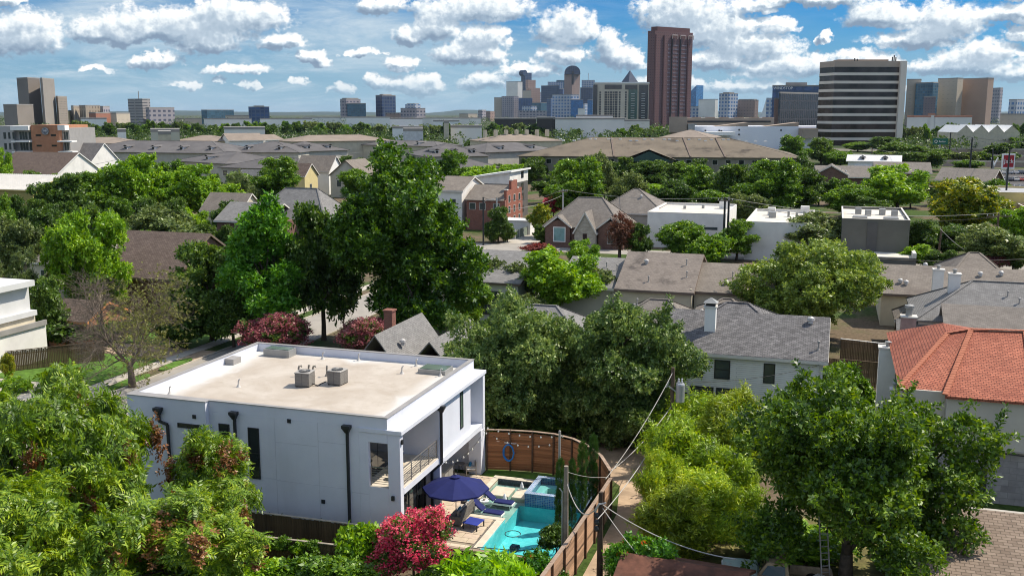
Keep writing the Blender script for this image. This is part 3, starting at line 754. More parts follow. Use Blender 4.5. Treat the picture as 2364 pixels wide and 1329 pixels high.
def lounger(label, loc, rz):
    t = thing('sun_lounger', label, 'sun lounger', loc, rz, 'navy loungers on the pool ledge')
    # x: head (-) to foot (+)
    f = MB()
    for y in (-0.30, 0.30): f.bar((-0.95, y, 0.28), (1.0, y, 0.28), 0.05, 0.09)
    f.bar((1.0, -0.32, 0.28), (1.0, 0.32, 0.28), 0.05, 0.09).bar((-0.95, -0.32, 0.28), (-0.95, 0.32, 0.28), 0.05, 0.09)
    f.build('frame', white_pt, t)
    for x in (-0.85, 0.9):
        for y in (-0.3, 0.3): MB().bar((x, y, 0), (x * 0.97, y, 0.25), 0.06, 0.05).build('leg', white_pt, t)
    MB().bar((-0.2, 0, 0.38), (1.0, 0, 0.38), 0.6, 0.10).build('seat_cushion', navy, t, bevel=0.03)
    MB().bar((-0.22, 0, 0.42), (-0.95, 0, 0.98), 0.6, 0.10).build('back_cushion', navy, t, bevel=0.03)
    MB().bar((-0.85, 0, 0.25), (-0.88, 0, 0.88), 0.5, 0.03).build('back_support', white_pt, t)
    return t
lounger('navy sun lounger standing nearer to the patio sofa', (3.25, 6.95, -0.3), R(-4))
lounger('navy sun lounger standing farther off, toward the stepping slabs', (3.35, 8.65, -0.3), R(-2))
st = thing('side_table', 'small white round table between the two navy loungers', 'table', (2.75, 7.8, -0.3))
MB().lathe([(0.28, 0.62), (0.28, 0.66)], 18).build('table_top', white_pt, st); MB().lathe([(0.2, 0), (0.05, 0.05), (0.04, 0.62)], 12).build('pedestal', white_pt, st)
pp = thing('potted_plant', 'small potted plant on the white round table', 'plant', (2.75, 7.8, 0.36))
MB().lathe([(0.07, 0), (0.1, 0.14)], 10).build('pot', plain('clay', (0.5, 0.45, 0.38), 0.8), pp)
wicker = bricky('grey wicker', (0.30, 0.28, 0.26), (0.22, 0.205, 0.19), (0.10, 0.095, 0.09), 0.06, 0.03, 0.008, 0.8, 0.5, 0.2, 0.5)
cush = plain('grey cushion', (0.42, 0.39, 0.36), 0.9, 0.08, 2.0)
teal = plain('blue pillow', (0.03, 0.22, 0.42), 0.85, 0.35, 6.0, dirt=(0.3, 0.5, 0.6), dscale=5, damt=0.7)
sx, sy = G(1078, 1205)
sofa = thing('patio_sofa', 'grey wicker patio sofa with pale cushions under the parasol', 'sofa', (sx - 0.5, sy + 0.3, 0.045), R(-90))
MB().box(-1.1, 1.1, -0.42, 0.40, 0.12, 0.36).build('base', wicker, sofa, bevel=0.03)
MB().box(-1.1, 1.1, 0.30, 0.44, 0.362, 0.86).build('backrest', wicker, sofa, bevel=0.03)
for x in (-1.18, 1.18): MB().box(x - 0.07, x + 0.07, -0.44, 0.44, 0.10, 0.66).build('arm', wicker, sofa, bevel=0.03)
for x in (-0.72, 0.0, 0.72):
    MB().box(x - 0.35, x + 0.35, -0.42, 0.26, 0.364, 0.50).build('seat_cushion', cush, sofa, bevel=0.05)
    MB().box(x - 0.34, x + 0.34, 0.14, 0.28, 0.51, 0.90).build('back_cushion', cush, sofa, bevel=0.05)
for x in (-1.1, 1.1):
    for y in (-0.38, 0.38): MB().box(x - 0.03, x + 0.03, y - 0.03, y + 0.03, 0, 0.12).build('leg', dark_metal, sofa)
def pillow(label, loc, rz, tilt, m, s=0.42):
    mb = MB(); n = 6
    for sgn in (1, -1):
        for i in range(n):
            for j in range(n):
                def pt(a, b):
                    u, v = a / n * 2 - 1, b / n * 2 - 1
                    return (u * s / 2, v * s / 2, sgn * 0.09 * (1 - u ** 4) * (1 - v ** 4))
                q = [pt(i, j), pt(i + 1, j), pt(i + 1, j + 1), pt(i, j + 1)]
                mb.poly(q if sgn > 0 else q[::-1])
    o = mb.build('pillow', m, None, loc, smooth=True, label=label, cat='pillow')
    o.rotation_euler = (tilt, 0, rz); return o
pillow('teal patterned pillow leaning in the far corner of the patio sofa', (sx - 0.35, sy + 1.05, 0.83), R(-90), R(70), teal)
pillow('bright blue pillow on the near half of the patio sofa', (sx - 0.4, sy - 0.25, 0.83), R(-80), R(68), plain('aqua pillow', (0.05, 0.30, 0.52), 0.85, 0.2, 4))
# low table with a blue cloth in front of the sofa
ct = thing('coffee_table', 'low square coffee table under a blue cover by the sofa', 'table', (sx + 0.65, sy - 0.65, 0.045), R(-8))
MB().box(-0.5, 0.5, -0.5, 0.5, 0.36, 0.40).build('table_top', plain('blue cover', (0.03, 0.05, 0.30), 0.8, 0.15), ct, bevel=0.02)
for x in (-0.44, 0.44):
    for y in (-0.44, 0.44): MB().box(x - 0.03, x + 0.03, y - 0.03, y + 0.03, 0, 0.36).build('leg', dark_metal, ct)
def armchair(name, label, loc, rz, fm, cm, pil=None):
    t = thing(name, label, 'chair', loc, rz)
    for x in (-0.32, 0.32):
        for y in (-0.32, 0.32): MB().bar((x, y, 0), (x, y, 0.62 if y < 0 else 0.95), 0.05, 0.05).build('leg', fm, t)
        MB().box(x - 0.035, x + 0.035, -0.36, 0.34, 0.62, 0.66).build('arm', fm, t)
    MB().box(-0.30, 0.30, -0.32, 0.30, 0.34, 0.40).build('seat', fm, t); MB().box(-0.28, 0.28, -0.30, 0.27, 0.402, 0.50).build('seat_cushion', cm, t, bevel=0.03)
    for z in (0.55, 0.66, 0.77, 0.88): MB().box(-0.30, 0.30, 0.295, 0.345, z, z + 0.07).build('back_slat', fm, t)
    return t
x_, y_ = G(1084, 1098)
armchair('patio_armchair', 'dark framed patio armchair with white seat cushion beside the lawn', (x_, y_ + 0.2, 0.045), R(-60), rail_m, white_pt)
pillow('light blue pillow on the patio armchair by the lawn', (x_ - 0.05, y_ + 0.25, 0.72), R(-60), R(70), teal, 0.36)
x_, y_ = G(1028, 1105)
armchair('patio_armchair', 'dark framed patio armchair half hidden behind the parasol', (x_ + 0.1, y_ + 0.3, 0.045), R(100), rail_m, white_pt)
x_, y_ = G(1062, 1088)
tb = thing('round_table', 'small dark round table between the patio armchairs', 'table', (x_, y_, 0.045))
MB().lathe([(0.33, 0.52), (0.33, 0.55)], 18).build('table_top', rail_m, tb)
for k in range(3):
    t_ = 2.1 * k; MB().bar((0.25 * math.cos(t_), 0.25 * math.sin(t_), 0), (0.05 * math.cos(t_), 0.05 * math.sin(t_), 0.52), 0.025, 0.025).build('leg', rail_m, tb)
cab = thing('outdoor_fridge', 'white outdoor cabinet with two doors in the covered patio', 'cabinet', (-1.0, 10.6, 0.04))
MB().box(-0.5, 0.3, -0.75, 0.75, 0, 0.95).build('body', plain('white enamel', (0.5, 0.5, 0.48), 0.4, 0.05), cab, bevel=0.02)
MB().box(-0.55, 0.34, -0.8, 0.8, 0.952, 1.0).build('counter', grey_metal, cab)
for y in (-0.38, 0.38): MB().box(0.301, 0.33, y - 0.34, y + 0.34, 0.06, 0.9).build('cabinet_door', grey_metal, cab)
# woven round chair and a stool on the balcony
pc = thing('round_chair', 'pale woven round-backed chair on the balcony', 'chair', (-0.55, 2.6, 3.66), R(-70))
rt_ = plain('pale rattan', (0.55, 0.47, 0.36), 0.8, 0.15, 3)
MB().tube([(0.42 * math.cos(t * math.pi / 8), 0.12 + 0.12 * math.sin(t * math.pi / 8), 0.75 + 0.45 * math.sin(t * math.pi / 8)) for t in range(17)], 0.03, 8).build('back_hoop', rt_, pc)
bk = MB()
for k in range(-5, 6): bk.bar((k * 0.07, 0.12, 0.42), (k * 0.07, 0.16, 0.75 + 0.43 * math.sqrt(1 - (k * 0.07 / 0.42) ** 2)), 0.015, 0.015)
bk.build('back_weave', rt_, pc)
MB().lathe([(0.36, 0.40), (0.36, 0.46)], 18).build('seat', rt_, pc)
for a_ in (0.8, 2.3, 3.9, 5.5): MB().bar((0.32 * math.cos(a_), 0.32 * math.sin(a_), 0), (0.27 * math.cos(a_), 0.27 * math.sin(a_), 0.4), 0.035, 0.035).build('leg', rt_, pc)
pillow('cream patterned pillow on the balcony chair', (-0.6, 2.55, 4.35), R(-70), R(72), plain('cream print', (0.62, 0.56, 0.44), 0.9, 0.35, 9), 0.4)
fs = thing('footstool', 'low pale woven footstool on the balcony floor', 'stool', (-0.35, 1.5, 3.66))
MB().lathe([(0.30, 0.28), (0.32, 0.36), (0.28, 0.42)], 16).build('seat', rt_, fs)
for a_ in (0.8, 2.3, 3.9, 5.5): MB().bar((0.28 * math.cos(a_), 0.28 * math.sin(a_), 0), (0.24 * math.cos(a_), 0.24 * math.sin(a_), 0.3), 0.03, 0.03).build('leg', rt_, fs)

# ------------------------------------------------------------------ board fences
cedar = wood('cedar boards', (0.46, 0.20, 0.09), (0.26, 0.105, 0.045))
cedar_l = wood('weathered boards', (0.56, 0.36, 0.24), (0.40, 0.235, 0.145))
cap_m = plain('fence cap', (0.33, 0.24, 0.18), 0.85, 0.2, 2)
post_m = plain('fence post', (0.11, 0.06, 0.035), 0.85, 0.3, 2)
def board_fence(label, pts, h, bm, pitch=0.165, post_side=1, n_sub=1, cap=True):
    """horizontal boards between posts, one child per board"""
    t = thing('board_fence', label, 'fence', (*pts[0], 0))
    bd = MB().box(0, 1, -0.013, 0.013, 0, pitch - 0.018).mesh('board', bm)
    o0 = Vector((*pts[0], 0))
    for a, b in zip(pts[:-1], pts[1:]):
        a, b = Vector((*a, 0)) - o0, Vector((*b, 0)) - o0
        L = (b - a).length; rz = math.atan2(b.y - a.y, b.x - a.x)
        for k in range(int(h / pitch)):
            o = link('board', bd, t, (a.x, a.y, 0.06 + k * pitch), rz); o.scale = (L - 0.02, 1, 1)
            o.delta_location = (0, 0, random.uniform(-0.004, 0.004))
        nrm = Vector((-math.sin(rz), math.cos(rz), 0)) * post_side
        for i in range(n_sub):
            q = a.lerp(b, i / n_sub) + nrm * 0.07
            MB().box(-0.05, 0.05, -0.05, 0.05, 0, h + 0.02).build('post', post_m, t, tuple(q), rz)
        if cap: MB().box(0, L + 0.03, -0.09, 0.12, h + 0.02, h + 0.06).build('cap_rail', cap_m, t, tuple(a), rz)
    q = b + nrm * 0.07; MB().box(-0.05, 0.05, -0.05, 0.05, 0, h + 0.02).build('post', post_m, t, tuple(q), rz)
    return t
board_fence('curved reddish cedar board fence behind the lawn and spa', [(0.85, 13.75), (2.4, 14.1), (3.9, 14.3), (5.4, 14.25), (6.8, 13.7), (8.1, 12.6), (9.3, 11.0), (10.4, 8.65)], 2.8, cedar, post_side=-1)
board_fence('sunlit board fence with dark posts along the dirt alley', [(10.42, 8.6), (10.40, 6.6), (10.36, 4.6), (10.32, 2.6), (10.28, 0.6), (10.2, -1.4), (10.12, -3.4), (10.05, -5.4)], 2.35, cedar_l, post_side=1, n_sub=1)
# coiled blue hose on the cedar fence
hz = thing('hose_coil', 'coiled blue hose hung on the cedar fence', 'hose', (2.35, 13.92, 1.35))
hb = plain('blue hose', (0.03, 0.20, 0.52), 0.5, 0.15, 4)
for k in range(6):
    r_ = 0.34 + 0.02 * (k % 3)
    MB().tube([((r_ + 0.02 * math.sin(3 * t + k)) * math.cos(t * math.pi / 8), -0.04 * k / 2 - 0.03, (r_ + 0.2) * math.sin(t * math.pi / 8)) for t in range(17)], 0.035, 6).build('hose_loop', hb, hz)
MB().bar((-0.9, 0.1, 0.62), (0.5, 0.1, 0.62), 0.05, 0.05).build('hanger_rail', white_pt, hz)
# strings of bulbs
bulb_m = plain('bulb glass', (0.85, 0.82, 0.72), 0.2, 0.03)
wire_m = plain('black cable', (0.015, 0.015, 0.015), 0.6)
bulb_me = MB().lathe([(0.012, 0.05), (0.03, 0.02), (0.06, -0.03), (0.045, -0.08), (0.005, -0.10)], 8).mesh('bulb', bulb_m, True)
def sag(a, b, s, n=16):
    a, b = Vector(a), Vector(b)
    return [a.lerp(b, i / n) + Vector((0, 0, -4 * s * (i / n) * (1 - i / n))) for i in range(n + 1)]
def bulbs(label, a, b, s, nb):
    t = thing('string_lights', label, 'string lights', a); o = Vector(a)
    pts = sag(a, b, s, 24)
    MB().tube([p - o for p in pts], 0.012, 5).build('cable', wire_m, t)
    for k in range(nb):
        q = pts[int((k + 0.5) / nb * 24)] - o; link('bulb', bulb_me, t, tuple(q + Vector((0, 0, -0.05))))
bulbs('string of white bulbs from the pillar along the top of the cedar fence', (0.8, 13.4, 3.2), (6.6, 13.7, 3.1), 0.35, 8)
bulbs('string of white bulbs from the pillar toward the middle of the cedar fence', (0.8, 13.1, 3.0), (6.4, 13.85, 2.75), 0.75, 8)
bulbs('string of white bulbs from the house beam to the far pillar', (0.8, 6.2, 3.2), (0.82, 12.6, 2.7), 0.5, 7)
lpx, lpy = G(1292, 1022, 2.8)
bulbs('string of white bulbs beyond the curved fence to the grey post', (5.9, 14.05, 3.0), (lpx, lpy, 3.5), 0.15, 4)
MB().lathe([(0.09, 0), (0.08, 3.6), (0.04, 3.65)], 12).build('light_post', plain('grey post', (0.35, 0.33, 0.30), 0.8, 0.15), None, (lpx, lpy, 0), label='pale round post just outside the curved fence', cat='post')
# wooden walls and fence in front of the house, toward the camera
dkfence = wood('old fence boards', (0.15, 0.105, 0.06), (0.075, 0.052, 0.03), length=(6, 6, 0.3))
def picket_fence(label, p0, p1, h, m, capm, gap=0.012, bw=0.15, rails=True):
    t = thing('picket_fence', label, 'fence', (*p0, 0))
    d = Vector((p1[0] - p0[0], p1[1] - p0[1], 0)); L = d.length; rz = math.atan2(d.y, d.x); t.rotation_euler = (0, 0, rz)
    me = MB().box(0, bw - gap, -0.012, 0.012, 0.04, h).mesh('picket', m)
    for i in range(int(L / bw)): link('picket', me, t, (i * bw, 0, random.uniform(-0.03, 0.03)), random.uniform(-0.01, 0.01))
    if rails:
        for z in (0.4, h - 0.35): MB().box(0, L, 0.014, 0.06, z, z + 0.09).build('rail', m, t)
    MB().box(-0.03, L + 0.03, -0.05, 0.09, h + 0.035, h + 0.075).build('cap_rail', capm, t)
    return t
a_, b_ = G(500, 1150, 2.0), G(925, 1212, 2.0)
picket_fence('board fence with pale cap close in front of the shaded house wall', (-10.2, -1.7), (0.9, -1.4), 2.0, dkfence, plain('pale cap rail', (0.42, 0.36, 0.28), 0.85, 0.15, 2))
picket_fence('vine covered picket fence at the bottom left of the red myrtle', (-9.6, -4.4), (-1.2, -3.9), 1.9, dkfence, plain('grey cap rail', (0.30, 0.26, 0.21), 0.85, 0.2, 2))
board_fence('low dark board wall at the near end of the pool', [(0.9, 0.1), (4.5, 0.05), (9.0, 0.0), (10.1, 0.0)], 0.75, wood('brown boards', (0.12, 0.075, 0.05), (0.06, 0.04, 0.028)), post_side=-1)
# ------------------------------------------------------------------ vegetation
def quads_mesh(name, V, mat):
    """V: (n, 4, 3) leaf quads -> mesh"""
    n = len(V); me = bpy.data.meshes.new(name)
    me.vertices.add(n * 4); me.vertices.foreach_set('co', V.reshape(-1).astype(np.float32))
    me.loops.add(n * 4); me.loops.foreach_set('vertex_index', np.arange(n * 4, dtype=np.int32))
    me.polygons.add(n); me.polygons.foreach_set('loop_start', np.arange(0, n * 4, 4, dtype=np.int32))
    for m in (mat if isinstance(mat, (list, tuple)) else [mat]): me.materials.append(m)
    me.update(calc_edges=True)
    return me

def unit(a): return a / np.maximum(np.linalg.norm(a, axis=-1, keepdims=True), 1e-9)

def leaf_quads(base, d, nrm, l, w, fold=0.25):
    """one pointed, slightly folded leaf per row"""
    d = unit(d); side = unit(np.cross(d, nrm)); up = np.cross(side, d)
    l = np.asarray(l).reshape(-1, 1) * np.ones((len(base), 1)); w = np.asarray(w).reshape(-1, 1) * np.ones((len(base), 1))
    mid = base + d * l * 0.45
    return np.stack([base, mid + side * w / 2 + up * w * fold, base + d * l, mid - side * w / 2 + up * w * fold], 1)

def spray(kind, rg):
    """a small template of leaves about the origin, growing towards +z"""
    if kind == 'broad':
        n = 9; t = np.arange(n) / n; a = t * 14 + rg.uniform(0, 1, n)
        base = np.stack([0.02 * np.cos(a), 0.02 * np.sin(a), 0.42 * t - 0.05], 1)
        d = np.stack([np.cos(a), np.sin(a), 0.35 + 0.6 * t + rg.uniform(-0.5, 0.3, n)], 1)
        return leaf_quads(base, d, rg.normal(0, 0.5, (n, 3)) + (0, 0, 1.0), rg.uniform(0.2, 0.3, n), rg.uniform(0.11, 0.17, n))
    if kind == 'pinnate':
        out = []
        for s in range(3):
            a = s * 2.1 + rg.uniform(-.4, .4); dr = np.array([math.cos(a), math.sin(a), 0.25]); 
            n = 12; t = np.repeat(np.arange(6) / 5, 2); sd = np.tile([1, -1], 6)
            base = dr * (0.08 + 0.42 * t[:, None]) + np.stack([0 * t, 0 * t, -0.22 * t * t], 1)
            pr = np.array([-math.sin(a), math.cos(a), 0])
            d = dr * 0.8 + pr * sd[:, None] + np.stack([0 * t, 0 * t, -0.25 - 0.3 * t], 1)
            out.append(leaf_quads(base, d, rg.normal(0, 0.25, (n, 3)) + (0, 0, 1.0), rg.uniform(0.17, 0.24, n), 0.065))
        return np.concatenate(out)
    if kind == 'panicle':
        n = 26; t = rg.uniform(0, 1, n); a = rg.uniform(0, 6.28, n); r = 0.13 * (1 - t) + 0.03
        base = np.stack([r * np.cos(a), r * np.sin(a), 0.42 * t], 1)
        d = np.stack([np.cos(a), np.sin(a), rg.uniform(-0.2, 0.9, n)], 1)
        return leaf_quads(base, d, rg.normal(0, 1, (n, 3)), rg.uniform(0.07, 0.12, n), rg.uniform(0.06, 0.10, n))
    if kind == 'feather':
        n = 14; t = rg.uniform(0, 1, n); a = rg.uniform(0, 6.28, n)
        base = np.stack([0.03 * np.cos(a), 0.03 * np.sin(a), 0.4 * t], 1)
        d = np.stack([0.5 * np.cos(a), 0.5 * np.sin(a), 0.9 + 0 * a], 1)
        return leaf_quads(base, d, rg.normal(0, 1, (n, 3)), rg.uniform(0.14, 0.24, n), 0.05)
    if kind == 'bamboo':
        n = 16; t = rg.uniform(0, 1, n); a = rg.uniform(0, 6.28, n)
        base = np.stack([0.10 * t * np.cos(a), 0.10 * t * np.sin(a), 0.5 * t], 1)
        d = np.stack([np.cos(a), np.sin(a), rg.uniform(-0.6, 0.6, n)], 1)
        return leaf_quads(base, d, rg.normal(0, 0.5, (n, 3)) + (0, 0, 1), rg.uniform(0.2, 0.34, n), 0.05)
    # clump: coarse leaf masses for trees far off
    n = 8; d = unit(rg.normal(0, 1, (n, 3)) + (0, 0, 0.4))
    return leaf_quads(d * 0.15, d + rg.normal(0, 0.5, (n, 3)), rg.normal(0, 0.6, (n, 3)) + (0, 0, 1), rg.uniform(0.4, 0.65, n), rg.uniform(0.28, 0.42, n))

def scatter(P, axis, kind, size, rg, spread=0.7, nt=10):
    """copies of the templates at points P, growing roughly along axis -> (n,4,3)"""
    temps = [spray(kind, rg) for _ in range(nt)]
    z = unit(axis + rg.normal(0, spread, P.shape)); h = rg.normal(0, 1, P.shape); x = unit(np.cross(h, z)); y = np.cross(z, x)
    M = np.stack([x, y, z], 1); sc = size * rg.uniform(0.75, 1.3, len(P)); which = rg.integers(0, nt, len(P)); out = []
    for k, t in enumerate(temps):
        i = which == k
        if not i.any(): continue
        q = np.einsum('lvc,ncd->nlvd', t, M[i]) * sc[i][:, None, None, None] + P[i][:, None, None, :]
        out.append(q.reshape(-1, 4, 3))
    return np.concatenate(out)

def lobes_for(rg, n, rx, rz, zc, lr, flat=0.0, cone=0.0):
    """overlapping rounded masses that make up a crown"""
    c, r = [], []
    for i in range(n):
        d = unit(rg.normal(0, 1, 3)); k = rg.uniform(0.25, 1.08) ** 0.75
        p = np.array([d[0] * rx * k, d[1] * rx * k, d[2] * rz * k * (1 - flat if d[2] < 0 else 1)])
        if cone: p[:2] *= 1 - cone * (p[2] / rz + 0.6) / 1.6
        c.append(p + (0, 0, zc)); r.append(lr * rg.uniform(0.55, 1.3) * (1.12 - 0.35 * k))
    return np.array(c), np.array(r)

def crown_points(rg, c, r, n, inner=0.55, zmin=None, squash=0.8):
    """points in the outer shells of the lobes, none of them deep inside another lobe; second result: outward axis"""
    pr = r ** 2 / (r ** 2).sum(); P, A = [], []
    while sum(len(q) for q in P) < n:
        k = rg.choice(len(r), 4000, p=pr); d = unit(rg.normal(0, 1, (4000, 3)) + (0, 0, 0.25))
        # small-scale unevenness of the outline
        bump = 1 + 0.16 * np.sin(d[:, 0] * 7 + k) * np.sin(d[:, 1] * 6 + 2 * k) + 0.10 * np.sin(d[:, 2] * 11 + k)
        rad = r[k] * bump * rg.uniform(inner, 1.0, 4000) ** 0.5
        p = c[k] + d * rad[:, None] * (1, 1, squash)
        dist = np.linalg.norm((p[:, None, :] - c[None]) / (1, 1, squash), axis=2) / r[None]
        ok = (dist < 0.62).sum(1) == 0
        if zmin is not None: ok &= p[:, 2] > zmin
        P.append(p[ok]); A.append(d[ok])
    P, A = np.concatenate(P)[:n], np.concatenate(A)[:n]
    return P, unit(A + (0, 0, 0.5))

def limbs(rg, c, r, h0, tr, nmax=16, lean=0.0, seg=7):
    """trunk with boughs that reach into the lobes"""
    m = MB(); top = Vector(np.average(c, axis=0, weights=r)); top.z = max(h0 * 1.3, c[:, 2].mean())
    fork = Vector((lean * h0, 0, h0))
    def path(a, b, wob, n=5):
        out = []
        for i in range(n + 1):
            t = i / n; p = a.lerp(b, t); p.z += 0.12 * (b - a).length * math.sin(t * math.pi)
            out.append(p + Vector(rg.normal(0, wob, 3)) * math.sin(t * math.pi))
        return out
    tp = [Vector((0, 0, -0.1)), Vector((0, 0, 0.25)), fork.lerp(Vector((0, 0, 0)), 0.5) + Vector(rg.normal(0, tr * .3, 3)), fork]
    m.tube(tp, [tr * 1.5, tr * 1.12, tr, tr * 0.85], seg + 2)
    mid = path(fork, top, tr * 0.8)
    m.tube(mid, [tr * 0.8 * (1 - 0.8 * i / 5) for i in range(6)], seg)
    for i in np.argsort(-r)[:nmax]:
        e = Vector(c[i]); st = mid[rg.integers(0, 4)]
        rr = tr * rg.uniform(0.32, 0.5)
        pp = path(st, e, tr * 1.2); m.tube(pp, [rr * (1 - 0.85 * k / 5) for k in range(6)], seg - 1)
        for q in range(3):
            e2 = e + Vector(unit(rg.normal(0, 1, 3))) * float(r[i]) * 0.8
            m.tube(path(pp[3 + q % 2], e2, tr * 0.6, 3), [rr * 0.4, rr * 0.28, rr * 0.18, rr * 0.05], 4)
    return m

KINDS = {}
def grow(key, mat, kind, H=10.0, R_=4.5, n=1500, size=1.0, nl=16, lr=0.36, lobe_k=0.80, lobe_n=1.8, trunk_h=0.22, tr=0.22, seed=1, squash=0.72, cone=0.0, inner=0.3, base=0.02, bmat=None, extra=None, spread=0.7, flat=0.08, whips=40, wl=0.16):
    """a kind of tree, built once: trunk mesh and crown mesh (H tall, 2R wide)"""
    rg = np.random.default_rng(seed); cz = H * (1 + base) / 2; rz = H * (1 - base) / 2
    L = R_ * lr * lobe_k; nl = int(nl * lobe_n)
    c, r = lobes_for(rg, nl, R_ - L, rz - L * squash, cz, L, flat, cone)
    P, A = crown_points(rg, c, r, n, inner, H * base * 0.8, squash)
    if whips:                                                     # long shoots that stand out of the outline
        i = rg.choice(len(P), whips); t_ = np.linspace(0.1, 1, 7)
        o_ = unit(P[i] - (0, 0, cz * 0.8)) + rg.normal(0, 0.3, (whips, 3)) + (0, 0, 0.25)
        L_ = R_ * wl * rg.uniform(0.5, 1.4, whips)
        W_ = P[i][:, None] + unit(o_)[:, None] * (t_[None, :, None] * L_[:, None, None]); P = np.concatenate([P, W_.reshape(-1, 3)]); A = np.concatenate([A, np.repeat(unit(o_), 7, axis=0)])
    V = scatter(P, A, kind, size, rg, spread)
    mats = [mat]
    if extra:                                                     # a second kind of spray: flowers or brown dead leaves
        em, ek, frac, es = extra
        P2, A2 = crown_points(rg, c, r * 1.03, max(1, int(n * frac)), 0.9, H * base * 0.9, squash)
        if ek == 'dead':                                          # hanging bunches
            cl = P2[rg.choice(len(P2), max(3, len(P2) // 45))]; k = rg.integers(0, len(cl), len(P2))
            P2 = (cl + unit(cl - (0, 0, cz)) * 0.35)[k] + rg.normal(0, 1, P2.shape) * (0.2, 0.2, 0.42) + (0, 0, -0.2); A2 = rg.normal(0, 0.4, P2.shape) + (0, 0, -1.0)
            V2 = scatter(P2, A2, 'broad', es, rg, 0.4)
        else: V2 = scatter(P2, A2, ek, es, rg, 0.45)
        k1 = len(V); V = np.concatenate([V, V2]); mats.append(em)
    me = quads_mesh('crown', V, mats)
    if extra: me.polygons.foreach_set('material_index', np.r_[np.zeros(k1, np.int32), np.ones(len(V) - k1, np.int32)])
    tm = limbs(rg, c, r, H * trunk_h, tr).mesh('trunk', bmat or bark, True)
    KINDS[key] = (tm, me, H, R_)

def plant(name, label, key, loc, sx=1.0, sz=1.0, rz=None, group=None, cat='tree', sy=None):
    tm, cm, H, R_ = KINDS[key]
    t = thing(name, label, cat, (*loc[:2], loc[2] if len(loc) > 2 else 0), random.uniform(0, 6.28) if rz is None else rz, group)
    t.scale = (sx, sy or sx, sz)
    link('trunk', tm, t); link('crown', cm, t)
    return t

def fwd(x, y):
    """distance ahead of the drone of a ground point"""
    return -(x - CAMX) * ST + (y - CAMY) * CT

def tree_px(name, label, key, px, base, top, width, group=None, cat='tree', rz=None, depth=1.0):
    """a tree whose foot stands at photo row base; its height and spread come from what the photo shows at that distance"""
    x, y = G(px, base); d = fwd(x, y)
    tm, cm, H, R_ = KINDS[key]
    hgt = ZAT(top, d); wid = width / FPX * (d * CP + (CAM_H - hgt * 0.5) * SP)
    return plant(name, label, key, (x, y), wid / (2 * R_), hgt / H, rz, group, cat, wid / (2 * R_) * depth)

lf_oak = leafmat('dark oak leaves', (0.012, 0.030, 0.007), (0.032, 0.070, 0.014), (0.085, 0.135, 0.030))
lf_elm = leafmat('elm leaves', (0.018, 0.045, 0.007), (0.050, 0.110, 0.014), (0.125, 0.205, 0.030))
lf_lime = leafmat('bright lime leaves', (0.030, 0.075, 0.008), (0.085, 0.175, 0.012), (0.18, 0.27, 0.025))
lf_grey = leafmat('greyish leaves', (0.022, 0.038, 0.016), (0.060, 0.090, 0.036), (0.15, 0.19, 0.085))
lf_fresh = leafmat('fresh green leaves', (0.014, 0.055, 0.008), (0.040, 0.125, 0.014), (0.095, 0.21, 0.025))
lf_gold = leafmat('yellowing leaves', (0.020, 0.045, 0.006), (0.070, 0.110, 0.010), (0.26, 0.24, 0.015))
lf_pecan = leafmat('pecan leaflets', (0.022, 0.050, 0.006), (0.070, 0.130, 0.010), (0.19, 0.25, 0.020))
lf_cyp = leafmat('cypress leaves', (0.008, 0.028, 0.006), (0.022, 0.062, 0.011), (0.065, 0.125, 0.020), trans=0.1)
lf_bam = leafmat('bamboo leaves', (0.040, 0.075, 0.008), (0.13, 0.22, 0.012), (0.30, 0.34, 0.030))
lf_dead = leafmat('dead brown leaves', (0.09, 0.035, 0.012), (0.19, 0.085, 0.03), (0.32, 0.17, 0.07), trans=0.2, gain=(1.3, 1.25, 1.2))
fl_red = leafmat('crimson blossom', (0.28, 0.012, 0.04), (0.52, 0.035, 0.095), (0.70, 0.16, 0.20), trans=0.3, gain=(1.35, 1.5, 1.3))
fl_pink = leafmat('rose blossom', (0.20, 0.045, 0.055), (0.36, 0.10, 0.115), (0.50, 0.23, 0.21), trans=0.3, gain=(1, 1, 1))

grow('oak1', lf_oak, 'broad', n=2600, size=1.35, nl=18, seed=11)
grow('oak2', lf_oak, 'broad', n=2600, size=1.35, nl=24, lr=0.30, seed=12, H=9)
grow('elm1', lf_elm, 'broad', n=2600, size=1.35, nl=20, lr=0.33, seed=21, H=11)
grow('elm2', lf_elm, 'broad', n=2600, size=1.35, nl=15, lr=0.40, seed=22)
grow('lime1', lf_lime, 'broad', n=2600, size=1.35, nl=18, lr=0.34, seed=31)
grow('fresh1', lf_fresh, 'broad', n=3200, size=1.25, nl=22, lr=0.33, seed=41, H=12, cone=0.28, flat=0.0)
grow('grey1', lf_grey, 'broad', n=2600, size=1.3, nl=22, lr=0.30, seed=51, H=9)
grow('gold1', lf_gold, 'broad', n=2600, size=1.35, nl=20, lr=0.34, seed=61, H=9)
grow('wispy1', lf_grey, 'pinnate', n=1100, size=1.5, nl=16, lr=0.34, seed=71, H=9, inner=0.3)
grow('shrub1', lf_elm, 'broad', H=2.4, R_=1.4, n=650, size=0.8, nl=9, lr=0.48, trunk_h=0.1, tr=0.06, seed=81, base=0.0)
grow('shrub2', lf_oak, 'broad', H=2.0, R_=1.4, n=650, size=0.7, nl=9, lr=0.48, trunk_h=0.1, tr=0.05, seed=82, base=0.0)
grow('shrub3', lf_lime, 'broad', H=2.2, R_=1.4, n=650, size=0.8, nl=9, lr=0.45, trunk_h=0.1, tr=0.05, seed=83, base=0.0)
grow('far1', lf_oak, 'clump', H=10, R_=5.5, n=420, size=1.7, nl=12, lr=0.42, seed=91)
grow('far2', lf_elm, 'clump', H=10, R_=5.5, n=420, size=1.7, nl=10, lr=0.42, seed=92)
